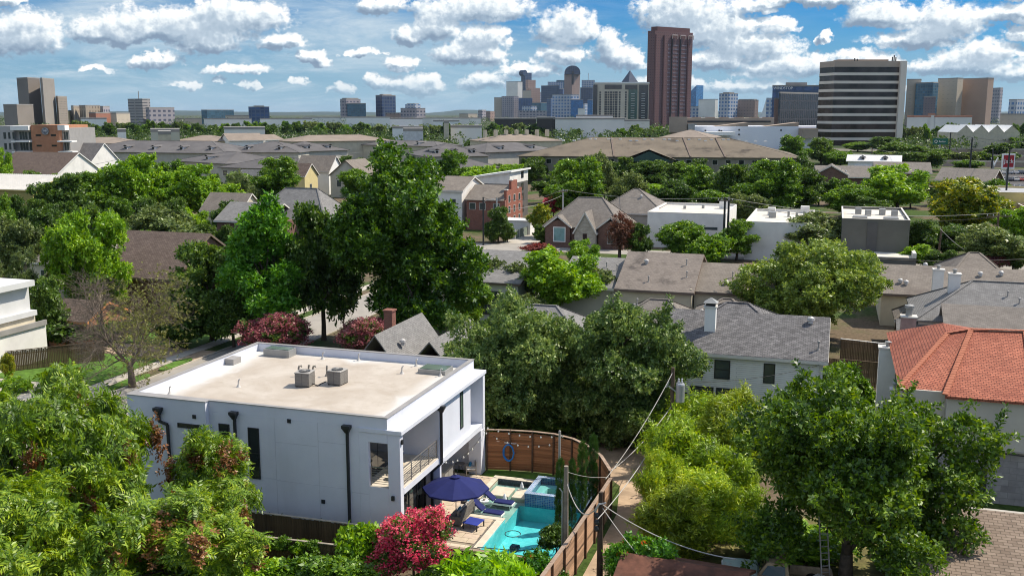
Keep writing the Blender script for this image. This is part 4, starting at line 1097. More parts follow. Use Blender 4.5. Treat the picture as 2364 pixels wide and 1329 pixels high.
grow('far3', lf_grey, 'clump', H=9, R_=5.5, n=420, size=1.7, nl=12, lr=0.40, seed=93)
# flowering myrtles
grow('myrtle_pink', lf_oak, 'broad', H=5, R_=2.7, n=1300, size=0.75, nl=14, lr=0.36, trunk_h=0.25, tr=0.07, seed=101, base=0.2, extra=(fl_pink, 'panicle', 0.75, 1.25))
grow('myrtle_red', lf_oak, 'broad', H=5, R_=2.5, n=1500, size=0.62, nl=16, lr=0.34, trunk_h=0.25, tr=0.07, seed=102, base=0.12, extra=(fl_red, 'panicle', 0.55, 1.15))
# big individuals near the drone
grow('big_right', leafmat('mulberry leaves', (0.014, 0.036, 0.006), (0.044, 0.092, 0.010), (0.135, 0.20, 0.024)), 'broad', H=11.5, R_=7.2, n=8200, size=0.92, nl=34, lr=0.27, trunk_h=0.16, tr=0.34, seed=201, base=0.05, inner=0.15, flat=0.0, whips=150)
grow('big_mid', leafmat('hackberry leaves', (0.016, 0.034, 0.012), (0.046, 0.086, 0.028), (0.145, 0.195, 0.085)), 'broad', H=11.5, R_=6.6, n=8000, size=0.95, nl=40, lr=0.27, trunk_h=0.12, tr=0.34, seed=202, base=-0.05, inner=0.2, flat=0.0, whips=130)
grow('big_cotton', leafmat('cottonwood leaves', (0.012, 0.036, 0.006), (0.034, 0.085, 0.010), (0.10, 0.175, 0.022)), 'broad', H=23, R_=9.5, n=9500, size=1.7, nl=46, lr=0.26, trunk_h=0.18, tr=0.5, seed=203, base=0.0, inner=0.3, cone=0.0, flat=0.0, whips=130)
grow('pecan1', lf_pecan, 'pinnate', H=11, R_=6.0, n=2600, size=1.2, nl=26, lr=0.28, trunk_h=0.2, tr=0.3, seed=204, base=0.02, inner=0.12, whips=120, extra=(lf_dead, 'dead', 0.7, 0.72), spread=0.5, flat=0.05)
grow('pecan2', lf_pecan, 'pinnate', H=9, R_=3.6, n=1500, size=1.1, nl=18, lr=0.32, trunk_h=0.2, tr=0.22, seed=205, base=0.02, inner=0.12, whips=80, extra=(lf_dead, 'dead', 0.7, 0.68), spread=0.5, flat=0.05)
# ------------------------------------------------------------------ neighbouring houses
sh_dark = bricky('charcoal shingles', (0.13, 0.125, 0.125), (0.23, 0.22, 0.22), (0.07, 0.068, 0.07), 0.34, 0.15, 0.018, 0.9, 0.5, 0.25, 0.6)
sh_grey = bricky('grey shingles', (0.20, 0.195, 0.19), (0.27, 0.262, 0.255), (0.12, 0.115, 0.11), 0.34, 0.15, 0.014, 0.9, 0.5, 0.2, 0.5)
sh_tan = bricky('tan shingles', (0.20, 0.173, 0.148), (0.255, 0.222, 0.19), (0.125, 0.108, 0.094), 0.34, 0.15, 0.012, 0.9, 0.5, 0.22, 0.4, dirt=(0.14, 0.115, 0.10), dscale=0.25, damt=0.7)
sh_brown = bricky('brown shingles', (0.13, 0.095, 0.08), (0.19, 0.145, 0.12), (0.06, 0.045, 0.04), 0.34, 0.17, 0.02, 0.9, 0.5, 0.25, 0.6)
sh_warm = bricky('warm grey shingles', (0.195, 0.175, 0.155), (0.255, 0.228, 0.202), (0.13, 0.11, 0.10), 0.34, 0.15, 0.014, 0.9, 0.5, 0.22, 0.5)
sh_stain = bricky('stained tan shingles', (0.21, 0.18, 0.155), (0.265, 0.228, 0.196), (0.16, 0.13, 0.12), 0.34, 0.15, 0.012, 0.9, 0.5, 0.2, 0.4, dirt=(0.075, 0.065, 0.06), dscale=0.55, damt=0.85)
sh_red = bricky('red roof tiles', (0.36, 0.115, 0.068), (0.50, 0.175, 0.105), (0.13, 0.04, 0.028), 0.30, 0.20, 0.022, 0.75, 0.5, 0.25, 0.8, dirt=(0.20, 0.055, 0.035), dscale=0.35, damt=0.6)
br_red = bricky('red brick', (0.20, 0.062, 0.042), (0.29, 0.10, 0.066), (0.30, 0.26, 0.23), 0.22, 0.075, 0.008, 0.9, 0.5, 0.25, 0.3)
br_brown = bricky('brown brick', (0.13, 0.065, 0.05), (0.20, 0.10, 0.075), (0.22, 0.19, 0.17), 0.22, 0.075, 0.008, 0.9, 0.5, 0.3, 0.3)
br_orange = bricky('orange brick', (0.42, 0.16, 0.075), (0.50, 0.21, 0.10), (0.40, 0.33, 0.27), 0.22, 0.075, 0.008, 0.9, 0.5, 0.2, 0.3)
stone_w = bricky('pale stone', (0.40, 0.36, 0.30), (0.50, 0.46, 0.39), (0.30, 0.27, 0.23), 0.5, 0.25, 0.015, 0.9, 0.5, 0.25, 0.3)
block_m = bricky('grey block wall', (0.30, 0.285, 0.29), (0.40, 0.38, 0.38), (0.24, 0.23, 0.235), 0.80, 0.40, 0.012, 0.92, 0.5, 0.3, 0.3, dirt=(0.20, 0.19, 0.20), dscale=0.6, damt=0.6)
siding_w = bricky('white lap siding', (0.78, 0.77, 0.76), (0.82, 0.81, 0.80), (0.42, 0.41, 0.40), 30, 0.16, 0.012, 0.7, 0.5, 0.05, 0.5)
cream = plain('cream render', (0.56, 0.50, 0.38), 0.9, 0.08, 0.5, dirt=(0.40, 0.35, 0.27), damt=0.35)
beige = plain('beige render', (0.50, 0.47, 0.41), 0.9, 0.07, 0.5, bump=0.15, dirt=(0.36, 0.34, 0.30), dscale=0.3, damt=0.4, streak=True)
offwhite = plain('off-white render', (0.74, 0.72, 0.68), 0.9, 0.06, 0.5, dirt=(0.45, 0.43, 0.40), damt=0.3)
warmgrey = plain('warm grey render', (0.145, 0.14, 0.12), 0.9, 0.08, 0.4)
darkgrey = plain('dark grey siding', (0.11, 0.105, 0.10), 0.85, 0.1, 0.5)
yellow = plain('yellow render', (0.60, 0.47, 0.20), 0.9, 0.07, 0.5)
olive = plain('olive metal siding', (0.33, 0.29, 0.10), 0.7, 0.08, 0.4)
trim_w = plain('white trim', (0.66, 0.63, 0.58), 0.7, 0.05)
trim_b = plain('brown trim', (0.16, 0.12, 0.095), 0.8, 0.12)
gl_blue = glassy('window glass', (0.06, 0.075, 0.08), 0.08, 0.6)
membrane = plain('pale roof membrane', (0.62, 0.58, 0.51), 0.85, 0.1, 0.3, dirt=(0.42, 0.37, 0.31), dscale=0.35, damt=0.55)
vent2 = MB().lathe([(0.12, 0), (0.06, 0.12), (0.06, 0.55), (0.11, 0.56), (0.11, 0.68), (0.02, 0.74)], 8).mesh('roof_vent', plain('roof vent metal', (0.36, 0.34, 0.32), 0.6, 0.15))
cowl = MB().lathe([(0.20, 0), (0.16, 0.2), (0.30, 0.25), (0.26, 0.45), (0.05, 0.56)], 10).mesh('roof_vent', plain('turbine vent metal', (0.5, 0.48, 0.46), 0.5, 0.15, metal=0.4))

def roof_gable(t, x0, x1, y0, y1, e, r, axis, m, over=0.4, th=0.14, trim=None, name='roof', asym=0.5):
    """two sloping slabs; axis = direction of the ridge"""
    o = MB()
    if axis == 'x':
        ym = y0 + (y1 - y0) * asym
        k0 = (r - e) / (ym - y0); k1 = (r - e) / (y1 - ym)
        a, b = x0 - over, x1 + over; ya, yb = y0 - over, y1 + over; za, zb = e - over * k0, e - over * k1
        P = lambda x, y, z: (x, y, z)
    else:
        ym = x0 + (x1 - x0) * asym
        k0 = (r - e) / (ym - x0); k1 = (r - e) / (x1 - ym)
        a, b = y0 - over, y1 + over; ya, yb = x0 - over, x1 + over; za, zb = e - over * k0, e - over * k1
        P = lambda x, y, z: (y, x, z)
    def add(pts):
        o.poly(pts)
    for s_, (y_, z_) in enumerate(((ya, za), (yb, zb))):
        tp = [P(a, y_, z_ + th), P(b, y_, z_ + th), P(b, ym, r + th), P(a, ym, r + th)]
        bt = [P(a, y_, z_), P(b, y_, z_), P(b, ym, r), P(a, ym, r)]
        flip = (s_ == 1) ^ (axis == 'y')
        add(tp[::-1] if flip else tp); add(bt if flip else bt[::-1])
        for i, j in ((0, 1), (1, 2), (3, 0)): add([bt[i], bt[j], tp[j], tp[i]])
    ro = o.build(name, m, t)
    if trim:
        f = MB()
        for x in (a, b):
            for (y_, z_) in ((ya, za), (yb, zb)): f.bar(P(x, y_, z_ - 0.02), P(x, ym, r - 0.02), 0.05, 0.24)
        for (y_, z_) in ((ya, za), (yb, zb)): f.bar(P(a, y_, z_ - 0.02), P(b, y_, z_ - 0.02), 0.05, 0.24)
        f.build('fascia', trim, ro)
    return ro

def roof_hip(t, x0, x1, y0, y1, e, r, m, over=0.4, ins=None, name='roof', trim=None, ridge_m=None):
    ins = ins if ins is not None else (y1 - y0) / 2
    a, b, c, d = x0 - over, x1 + over, y0 - over, y1 + over; ym = (y0 + y1) / 2
    R0, R1 = (a + ins, ym, r), (b - ins, ym, r)
    if b - a < 2 * ins: R0 = R1 = ((a + b) / 2, ym, r)
    o = MB()
    o.poly([(a, c, e), (b, c, e), R1, R0]).poly([(b, d, e), (a, d, e), R0, R1]).poly([(b, c, e), (b, d, e), R1]).poly([(a, d, e), (a, c, e), R0]).poly([(a, c, e - 0.02), (a, d, e - 0.02), (b, d, e - 0.02), (b, c, e - 0.02)])
    for p, q_ in (((a, c), (b, c)), ((b, c), (b, d)), ((b, d), (a, d)), ((a, d), (a, c))): o.poly([(*p, e - 0.16), (*q_, e - 0.16), (*q_, e - 0.002), (*p, e - 0.002)])
    ro = o.build(name, m, t)
    rm = ridge_m or m
    for p, q_ in (((a, c, e), R0), ((a, d, e), R0), ((b, c, e), R1), ((b, d, e), R1), (R0, R1)):
        if (Vector(p) - Vector(q_)).length > 0.2: MB().bar(Vector(p) + Vector((0, 0, 0.03)), Vector(q_) + Vector((0, 0, 0.03)), 0.26, 0.05).build('ridge_cap', rm, ro)
    if trim: MB().box(a - 0.03, b + 0.03, c - 0.03, c - 0.001, e - 0.24, e - 0.03).box(b + 0.001, b + 0.03, c, d, e - 0.24, e - 0.03).build('fascia', trim, ro)
    return ro

def walls_box(t, x0, x1, y0, y1, h, m, gable=None, ridge=None, name='wall', z0=0.0, asym=0.5):
    o = MB().box(x0, x1, y0, y1, z0, h)
    if gable == 'x':
        ym = y0 + (y1 - y0) * asym
        o.poly([(x0, y0, h), (x0, ym, ridge), (x0, y1, h)][::-1]).poly([(x1, y0, h), (x1, y1, h), (x1, ym, ridge)])
    elif gable == 'y':
        xm = x0 + (x1 - x0) * asym
        o.poly([(x0, y0, h), (x1, y0, h), (xm, y0, ridge)]).poly([(x0, y1, h), (x1, y1, h), (xm, y1, ridge)][::-1])
    return o.build(name, m, t)

def gable_house(name, label, cx, cy, wx, wy, e, r, axis, wm, rm, wins=(), over=0.4, trim=trim_w, asym=0.5, vents=0, rz=0.0, group=None, cat='house'):
    t = thing(name, label, cat, (cx, cy, 0), rz, group)
    walls_box(t, -wx / 2, wx / 2, -wy / 2, wy / 2, e, wm, axis, r, asym=asym)
    ro = roof_gable(t, -wx / 2, wx / 2, -wy / 2, wy / 2, e + 0.02, r + 0.02, axis, rm, over, trim=trim, asym=asym)
    add_windows(t, -wx / 2, wx / 2, -wy / 2, wy / 2, wins)
    roof_vents(ro, wx, wy, e, r, axis, vents)
    return t

def roof_vents(ro, wx, wy, e, r, axis, n):
    for i in range(n):
        u, s_ = random.uniform(-0.42, 0.42), random.uniform(0.15, 0.45)
        x, y = (u * wx, -s_ * wy) if axis == 'x' else (s_ * wx, u * wy)
        k = 1 - 2 * s_; link('roof_vent', random.choice((vent2, vent2, cowl)), ro, (x, y, e + (r - e) * k + 0.12))

def add_windows(t, x0, x1, y0, y1, wins):
    for w_ in wins:
        face, a0, a1, z0, z1 = w_[:5]; kw = w_[5] if len(w_) > 5 else {}
        pl = {'S': y0, 'N': y1, 'E': x1, 'W': x0}[face]
        kw = dict(kw); kw.setdefault('fm', trim_w); kw.setdefault('gm', gl_blue)
        window(t, face, pl, a0, a1, z0, z1, **kw)

def hip_house(name, label, cx, cy, wx, wy, e, r, wm, rm, wins=(), over=0.45, ins=None, trim=trim_w, vents=0, rz=0.0, group=None, cat='house'):
    t = thing(name, label, cat, (cx, cy, 0), rz, group)
    walls_box(t, -wx / 2, wx / 2, -wy / 2, wy / 2, e - 0.05, wm)
    ro = roof_hip(t, -wx / 2, wx / 2, -wy / 2, wy / 2, e, r, rm, over, ins, trim=trim)
    add_windows(t, -wx / 2, wx / 2, -wy / 2, wy / 2, wins)
    roof_vents(ro, wx * 0.8, wy, e, r, 'x', vents)
    return t

def flat_house(name, label, x0, x1, y0, y1, h, wm, rm, wins=(), par=0.45, cap=None, units=(), group=None, cat='house', rz=0.0):
    cx, cy = (x0 + x1) / 2, (y0 + y1) / 2; a, b = (x1 - x0) / 2, (y1 - y0) / 2
    t = thing(name, label, cat, (cx, cy, 0), rz, group)
    MB().box(-a, a, -b, b, 0, h - par).build('wall', wm, t)
    MB().box(-a + 0.2, a - 0.2, -b + 0.2, b - 0.2, h - par + 0.002, h - par + 0.06).build('roof_deck', rm, t)
    MB().box(-a, a, -b, -b + 0.2, h - par, h).box(-a, a, b - 0.2, b, h - par, h).box(-a, -a + 0.2, -b + 0.2, b - 0.2, h - par, h).box(a - 0.2, a, -b + 0.2, b - 0.2, h - par, h).build('parapet', wm, t)
    MB().box(-a - 0.04, a + 0.04, -b - 0.04, -b + 0.22, h + 0.002, h + 0.05).box(-a - 0.04, a + 0.04, b - 0.22, b + 0.04, h + 0.002, h + 0.05).box(-a - 0.04, -a + 0.22, -b + 0.222, b - 0.222, h + 0.002, h + 0.05).box(a - 0.22, a + 0.04, -b + 0.222, b - 0.222, h + 0.002, h + 0.05).build('parapet_cap', cap or trim_w, t)
    add_windows(t, -a, a, -b, b, wins)
    for (ux, uy, s_, hh) in units:
        MB().box(ux - s_ / 2, ux + s_ / 2, uy - s_ / 2, uy + s_ / 2, h - par + 0.062, h - par + 0.062 + hh).build('roof_unit', grey_metal if hh < 1.2 else wm, t, bevel=0.03)
    return t

def chimney(t, x, y, z0, z1, w, d, m, capm, pot=True, name='chimney'):
    c = MB().box(x - w / 2, x + w / 2, y - d / 2, y + d / 2, z0, z1).build(name, m, t)
    MB().box(x - w / 2 - 0.08, x + w / 2 + 0.08, y - d / 2 - 0.08, y + d / 2 + 0.08, z1 + 0.002, z1 + 0.14).build('chimney_cap', capm, c)
    if pot: MB().lathe([(0.16, z1 + 0.142), (0.16, z1 + 0.4), (0.24, z1 + 0.42), (0.24, z1 + 0.5), (0.05, z1 + 0.56)], 10, (x, y)).build('flue', grey_metal, c)
    return c

# --- white sided house with charcoal roof and white chimney, across the alley
t = thing('sided_house', 'white sided two-storey house with charcoal roof and white chimney', 'house', (15.8, 29.2, 0))
walls_box(t, -6.2, 6.3, 0, 9.5, 5.55, siding_w, 'x', 7.75)
ro = roof_gable(t, -6.2, 6.3, 0, 9.5, 5.57, 7.77, 'x', sh_dark, 0.35, trim=trim_w)
blk = dict(fm=dark_metal, gm=gl_blue, t=0.09)
for a0, a1, z0, z1, nx, nz in ((-3.75, -2.55, 3.5, 5.0, 1, 2), (-1.7, -0.5, 3.5, 5.0, 1, 2), (2.0, 2.85, 3.45, 5.0, 1, 1)): window(t, 'S', 0, a0, a1, z0, z1, nx=nx, nz=nz, **blk)
for a0, a1, z0, z1 in ((-4.5, -3.7, 0.4, 2.2), (-3.5, -1.7, 0.4, 2.0), (-1.5, 0.4, 0.4, 2.0), (-3.5, -1.7, 2.2, 2.8), (-1.5, 0.4, 2.2, 2.8)): window(t, 'S', 0, a0, a1, z0, z1, **blk)
ch = chimney(t, -2.4, 2.5, 6.2, 8.6, 0.85, 0.75, white_pt, trim_w, pot=False)
MB().box(-2.75, -2.05, 2.2, 2.8, 8.75, 9.0).build('chimney_throat', dark_metal, ch)
MB().poly([(-2.95, 2.0, 9.0), (-1.85, 2.0, 9.0), (-2.4, 2.5, 9.4)]).poly([(-1.85, 2.0, 9.0), (-1.85, 3.0, 9.0), (-2.4, 2.5, 9.4)]).poly([(-1.85, 3.0, 9.0), (-2.95, 3.0, 9.0), (-2.4, 2.5, 9.4)]).poly([(-2.95, 3.0, 9.0), (-2.95, 2.0, 9.0), (-2.4, 2.5, 9.4)]).poly([(-2.95, 2.0, 9.0), (-2.95, 3.0, 9.0), (-1.85, 3.0, 9.0), (-1.85, 2.0, 9.0)]).build('chimney_hood', grey_metal, ch)
for (x, y) in ((5.2, 3.9), (5.9, 0.9)): link('roof_vent', cowl if y > 2 else vent2, ro, (x, y, 5.7 + 2.2 * y / 4.75))
MB().tube([(6.1, -0.1, 5.4), (6.1, -0.1, 0.1)], 0.05, 6).build('downspout', trim_w, t)
# --- dark hipped roof just behind it
hip_house('hipped_house', 'house with dark grey hipped roof right behind the white chimney', 14.5, 43.5, 9, 8, 4.6, 6.9, beige, sh_dark, (), vents=3)
# --- house with the red tile roof, right edge
t = thing('red_roof_house', 'cream house with red tiled hip roof and grey block lower wall', 'house', (26.9, 17.3, 0))
MB().box(0.6, 11.0, 0.5, 17, 0, 3.45).build('block_wall', block_m, t)
MB().box(0.35, 2.55, 0.75, 17.2, 3.5, 6.75).box(2.552, 7.4, 0.25, 17.2, 3.5, 6.75).box(7.402, 11.2, 0.6, 17.2, 3.5, 6.75).build('wall', beige, t)
MB().box(0.3, 11.2, 0.18, 0.24, 3.42, 3.52).box(0.45, 11.1, 0.3, 17.0, 3.452, 3.498).build('ledge', concrete, t)
rr = MB(); a, b, c, d, e = -0.2, 12.5, 0.0, 17.8, 6.75
r0, r1 = (4.6, 8.0, 9.3), (11.5, 8.0, 9.45)
rr.poly([(a, 0.9, e), (2.4, 0.9, e), (4.6, 8.0, 9.3), (3.2, 8.2, 8.9)]).poly([(2.4, 0.0, e - 0.05), (7.3, 0.0, e - 0.05), (7.9, 8.0, 9.4), (4.6, 8.0, 9.3)])
rr.poly([(7.3, 0.2, e - 0.05), (b, 0.2, e - 0.05), (b, 8, 9.45), (7.9, 8.0, 9.4)]).poly([(a, d, e), (a, 0.9, e), (3.2, 8.2, 8.9), (3.2, 12, 8.9)]).poly([(b, 8, 9.45), (b, d, e), (a, d, e), (3.2, 12, 8.9), (3.2, 8.2, 8.9), (4.6, 8, 9.3), (7.9, 8, 9.4)])
rr.poly([(2.4, 0.0, e - 0.05), (4.6, 8.0, 9.3), (2.4, 0.9, e)]).poly([(a, 0.9, e - 0.18), (2.4, 0.9, e - 0.18), (2.4, 0.9, e), (a, 0.9, e)]).poly([(2.4, 0, e - 0.22), (b, 0, e - 0.22), (b, 0.0, e - 0.05), (2.4, 0.0, e - 0.05)])
ro = rr.build('roof', sh_red, t)
tile_me = MB().poly([(-0.15, 0, 0), (0.15, 0, 0), (0.15, 0.36, 0.02), (-0.15, 0.36, 0.02)][::1]).poly([(-0.17, -0.02, 0.07), (0.17, -0.02, 0.07), (0.14, 0.36, 0.05), (-0.14, 0.36, 0.05)]).poly([(-0.17, -0.02, 0.0), (0.17, -0.02, 0.0), (0.17, -0.02, 0.07), (-0.17, -0.02, 0.07)]).poly([(0.17, -0.02, 0), (0.15, 0.36, 0.0), (0.14, 0.36, 0.05), (0.17, -0.02, 0.07)]).poly([(-0.17, -0.02, 0), (-0.17, -0.02, 0.07), (-0.14, 0.36, 0.05), (-0.15, 0.36, 0.0)]).mesh('ridge_tile', plain('ridge tile red', (0.45, 0.16, 0.09), 0.8, 0.25, 1.5))
def ridge_tiles(p, q_):
    p, q_ = Vector(p), Vector(q_); L = (q_ - p).length; n = int(L / 0.3)
    rot = (q_ - p).to_track_quat('Y', 'Z').to_euler()
    for i in range(n):
        o = link('ridge_tile', tile_me, ro, tuple(p.lerp(q_, i / n) + Vector((0, 0, 0.03)))); o.rotation_euler = rot
ridge_tiles((2.4, 0.0, e), (4.6, 8.0, 9.32)); ridge_tiles((7.3, 0.0, e), (7.9, 8.0, 9.42)); ridge_tiles((a, 0.9, e), (3.2, 8.2, 8.92)); ridge_tiles((3.2, 8.2, 8.92), (4.6, 8.0, 9.32)); ridge_tiles((4.6, 8.0, 9.32), (7.9, 8, 9.42)); ridge_tiles((7.9, 8.0, 9.42), (12.4, 8.0, 9.47))
window(t, 'S', 0.6, 8.7, 11.0, 4.3, 6.2, fm=trim_b, gm=glass_dk)
window(t, 'S', 0.5, 4.35, 5.15, 0.5, 2.2, fm=dark_metal, gm=gl_blue, name='door')
window(t, 'S', 0.5, 1.9, 2.5, 0.6, 1.8, fm=dark_metal, gm=gl_blue)
chimney(t, -0.3, 12.8, 0, 6.6, 1.2, 0.9, offwhite, trim_w); chimney(t, -0.15, 4.6, 0, 5.6, 0.55, 0.7, offwhite, trim_w)
MB().tube([(0.3, 0.65, 6.5), (0.28, 0.66, 3.9), (0.5, 0.6, 3.6), (2.5, 0.15, 3.5)], 0.04, 6).tube([(2.5, 0.14, 3.48), (7.4, 0.12, 3.3), (11, 0.4, 3.15)], 0.035, 6).build('conduit', dark_metal, t)
# its courtyard wall, condensers and the tan roof in the corner
gw = thing('garden_wall', 'stained concrete garden wall in front of the block house wall', 'wall', (26.0, 11.6, 0))
MB().box(0, 14, 0, 0.2, 0, 1.75).build('wall', plain('stained wall', (0.33, 0.28, 0.21), 0.95, 0.15, 0.6, dirt=(0.15, 0.12, 0.09), dscale=0.7, damt=0.8, streak=True), gw)
MB().box(-0.05, 14, -0.06, 0.26, 1.752, 1.85).build('coping', concrete, gw); MB().box(3.3, 3.75, -0.12, 0.32, 0, 2.0).build('pier', concrete, gw)
for i, (x, y, lb) in enumerate(((30.4, 13.4, 'round-topped condenser behind the garden wall, left of two'), (32.0, 13.3, 'round-topped condenser behind the garden wall, right of two'))):
    c2 = thing('air_conditioner', lb, 'air conditioner', (x, y, 0.1), 0, 'condensers by the block wall')
    MB().box(-0.5, 0.5, -0.5, 0.5, 0, 0.85).build('casing', plain('dark condenser', (0.12, 0.13, 0.14), 0.6, 0.15), c2, bevel=0.05)
    MB().lathe([(0.46, 0.852), (0.46, 0.9), (0.38, 0.92)], 20).build('fan_ring', grey_metal, c2); MB().lathe([(0.14, 0.92), (0.10, 0.95)], 12).build('fan_hub', dark_metal, c2)
t = thing('garage', 'low building with tan shingled roof at the bottom right corner', 'garage', (30.5, -2.0, 0))
MB().box(-3.0, 8, 0.3, 8.2, 0, 2.5).build('wall', beige, t)
roof_gable(t, -3.4, 8, 0, 8.4, 2.5, 3.9, 'x', bricky('brown diamond shingles', (0.20, 0.15, 0.115), (0.29, 0.225, 0.175), (0.11, 0.085, 0.065), 0.42, 0.24, 0.02, 0.9, 0.5, 0.2, 0.5), 0.3, trim=trim_b, asym=0.92)
# --- grey-roofed complex behind the red roof
t = thing('grey_roof_house', 'large house with grey gabled roofs and two tall white chimneys', 'house', (30, 47, 0))
walls_box(t, 0.5, 16, 6, 17, 4.5, offwhite); roof_hip(t, 0.5, 16, 6, 17, 4.5, 7.6, sh_grey, 0.4, 5.5)
walls_box(t, 4.0, 16, 0, 6, 3.6, offwhite); ro = roof_gable(t, 2.6, 16, -0.5, 7.5, 3.6, 6.1, 'x', sh_warm, 0.3, asym=0.75)
walls_box(t, -1.2, 2.5, 5, 8.0, 3.2, beige); roof_gable(t, -1.2, 2.5, 5, 8.0, 3.2, 4.2, 'x', sh_grey, 0.25, trim=trim_b)
for (x, y, z1) in ((3.2, 19.0, 7.4), (3.9, 11.0, 8.2)): chimney(t, x, y, 2.5, z1, 1.05, 0.9, offwhite, trim_w)
c5 = chimney(t, -0.6, 3.2, 0, 5.2, 1.3, 1.0, plain('pink brick', (0.36, 0.24, 0.22), 0.9, 0.12, 2), trim_w, pot=False)
MB().lathe([(0.3, 5.35), (0.3, 6.0), (0.42, 6.05), (0.42, 6.3), (0.1, 6.4)], 12, (-0.6, 3.2)).build('flue', grey_metal, c5)
for (x, y, z) in ((8.5, 9.5, 6.4), (9.4, 8.6, 5.9), (11, 8.0, 5.6), (12.5, 9.3, 6.2), (12.8, 3.5, 5.3), (14.0, 3.9, 5.5), (9.8, 3.0, 4.9)): link('roof_vent', random.choice((vent2, cowl)), ro, (x, y, z))
MB().lathe([(0.7, 0), (0.55, 0.2), (0.1, 0.3)], 14).build('skylight', white_pt, ro, (13.3, 11.5, 6.9))
# --- dark board fences between the white house and the red roof
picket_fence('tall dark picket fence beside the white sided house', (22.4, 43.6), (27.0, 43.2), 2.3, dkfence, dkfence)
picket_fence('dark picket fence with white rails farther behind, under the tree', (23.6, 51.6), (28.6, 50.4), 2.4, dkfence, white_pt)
# --- grey gabled house with brick chimney behind the white roof
t = thing('grey_gable_house', 'low house with grey shingle gables and a brick chimney', 'house', (-15.5, 27.5, 0))
walls_box(t, 0, 9, 0.3, 7.5, 3.0, br_brown)
roof_gable(t, 0.3, 4.3, -1.2, 8.2, 3.0, 5.6, 'y', sh_grey, 0.3, asym=0.5); roof_gable(t, 4.9, 8.8, -0.5, 8.6, 3.0, 5.2, 'y', sh_grey, 0.3)
chimney(t, 0.6, 5.2, 2.5, 6.4, 0.8, 0.8, br_red, br_red, pot=False); link('roof_vent', cowl, t, (3.6, 1.2, 4.4))
# --- row of townhouses across the middle
gable_house('townhouse', 'townhouse with plain grey roof and dark window wall under the eave', -17.0, 68.5, 11.0, 17, 4.6, 7.0, 'x', offwhite, sh_grey, [('S', -3.5, -1.0, 1.0, 3.6, dict(fm=trim_b, gm=glass_dk, nx=2)), ('S', 1.0, 3.5, 0.8, 3.6, dict(fm=trim_b, gm=gl_blue, nx=2))], vents=3, trim=trim_b)
gable_house('townhouse', 'townhouse with speckled grey roof between the bright green trees', -3.5, 69.0, 7.0, 15, 4.4, 6.6, 'x', beige, sh_grey, vents=3)
gable_house('townhouse', 'townhouse with black-stained tan roof and balcony', 4.0, 68.0, 8.0, 15, 4.6, 7.6, 'x', cream, sh_stain, [('S', 1.2, 2.1, 1.6, 3.6, dict(nx=2, nz=3)), ('S', -3.0, -1.8, 1.2, 3.0)], vents=4, trim=trim_b)
gable_house('townhouse', 'narrow townhouse with tan roof right of the stained one', 11.0, 68.6, 5.6, 13.5, 4.5, 6.6, 'x', cream, sh_tan, [('S', -1.2, -0.1, 1.2, 3.5, dict(nx=2, nz=3))], vents=3, trim=trim_b)
gable_house('townhouse', 'townhouse with tan roof partly behind the large round tree', 17.0, 68.8, 6.0, 13.5, 4.5, 6.5, 'x', cream, sh_tan, [('S', -2.4, -1.2, 1.2, 3.5, dict(nx=3, nz=4))], vents=2, trim=trim_b)
for i, (x, z) in enumerate(((8.0, 5.6), (13.85, 5.5))):
    MB().box(x - 0.1, x + 0.1, 60.6, 75.4, 0, 4.9).build('party_wall', cream, label='pale party wall between townhouse roofs, %s' % ('beside the stained roof' if i == 0 else 'beside the big round tree'), cat='wall', group='party walls of the townhouse row')
t = thing('long_tan_house', 'long low building with tan roof and dark eave at the right', 'house', (37.0, 78, 0))
walls_box(t, -9, 14, -6.5, 6.5, 3.8, cream); ro = roof_gable(t, -9, 14, -6.5, 6.5, 3.8, 6.0, 'x', sh_tan, 0.5, trim=trim_b)
walls_box(t, -1.5, 5, 0, 12, 3.8, cream, name='wing_wall'); roof_hip(t, -1.5, 5, -1, 12, 4.6, 7.2, sh_tan, 0.5, 3.2, name='wing_roof')
for (x, y) in ((-7, -4.5), (-6.4, -4.8), (1.6, -2.0), (3.8, -1.6), (9.5, -4.0), (10.2, -4.0), (-4, 1)): link('roof_vent', cowl if x < 5 else vent2, ro, (x, y, 3.95 + 2.2 * (1 - abs(y) / 6.5)))
hip_house('small_tan_house', 'small tan hipped roof in front of the long tan building', 31.5, 62.5, 4.5, 4.5, 3.0, 4.6, cream, sh_tan)
hip_house('tan_gable_house', 'small tan gabled roof with dark vent, left of the big round tree', 12.5, 54.5, 6.0, 6.0, 3.6, 5.2, cream, sh_tan)
hip_house('grey_roof_cottage', 'grey roof glimpsed between the two grey-green trees', -3.6, 42.5, 9, 7, 3.6, 5.8, beige, sh_grey, vents=3)
hip_house('grey_roof_cottage', 'grey hipped roof half hidden at the top of the right grey-green tree', 6.0, 52, 7, 6, 3.4, 5.2, offwhite, sh_warm, vents=2)
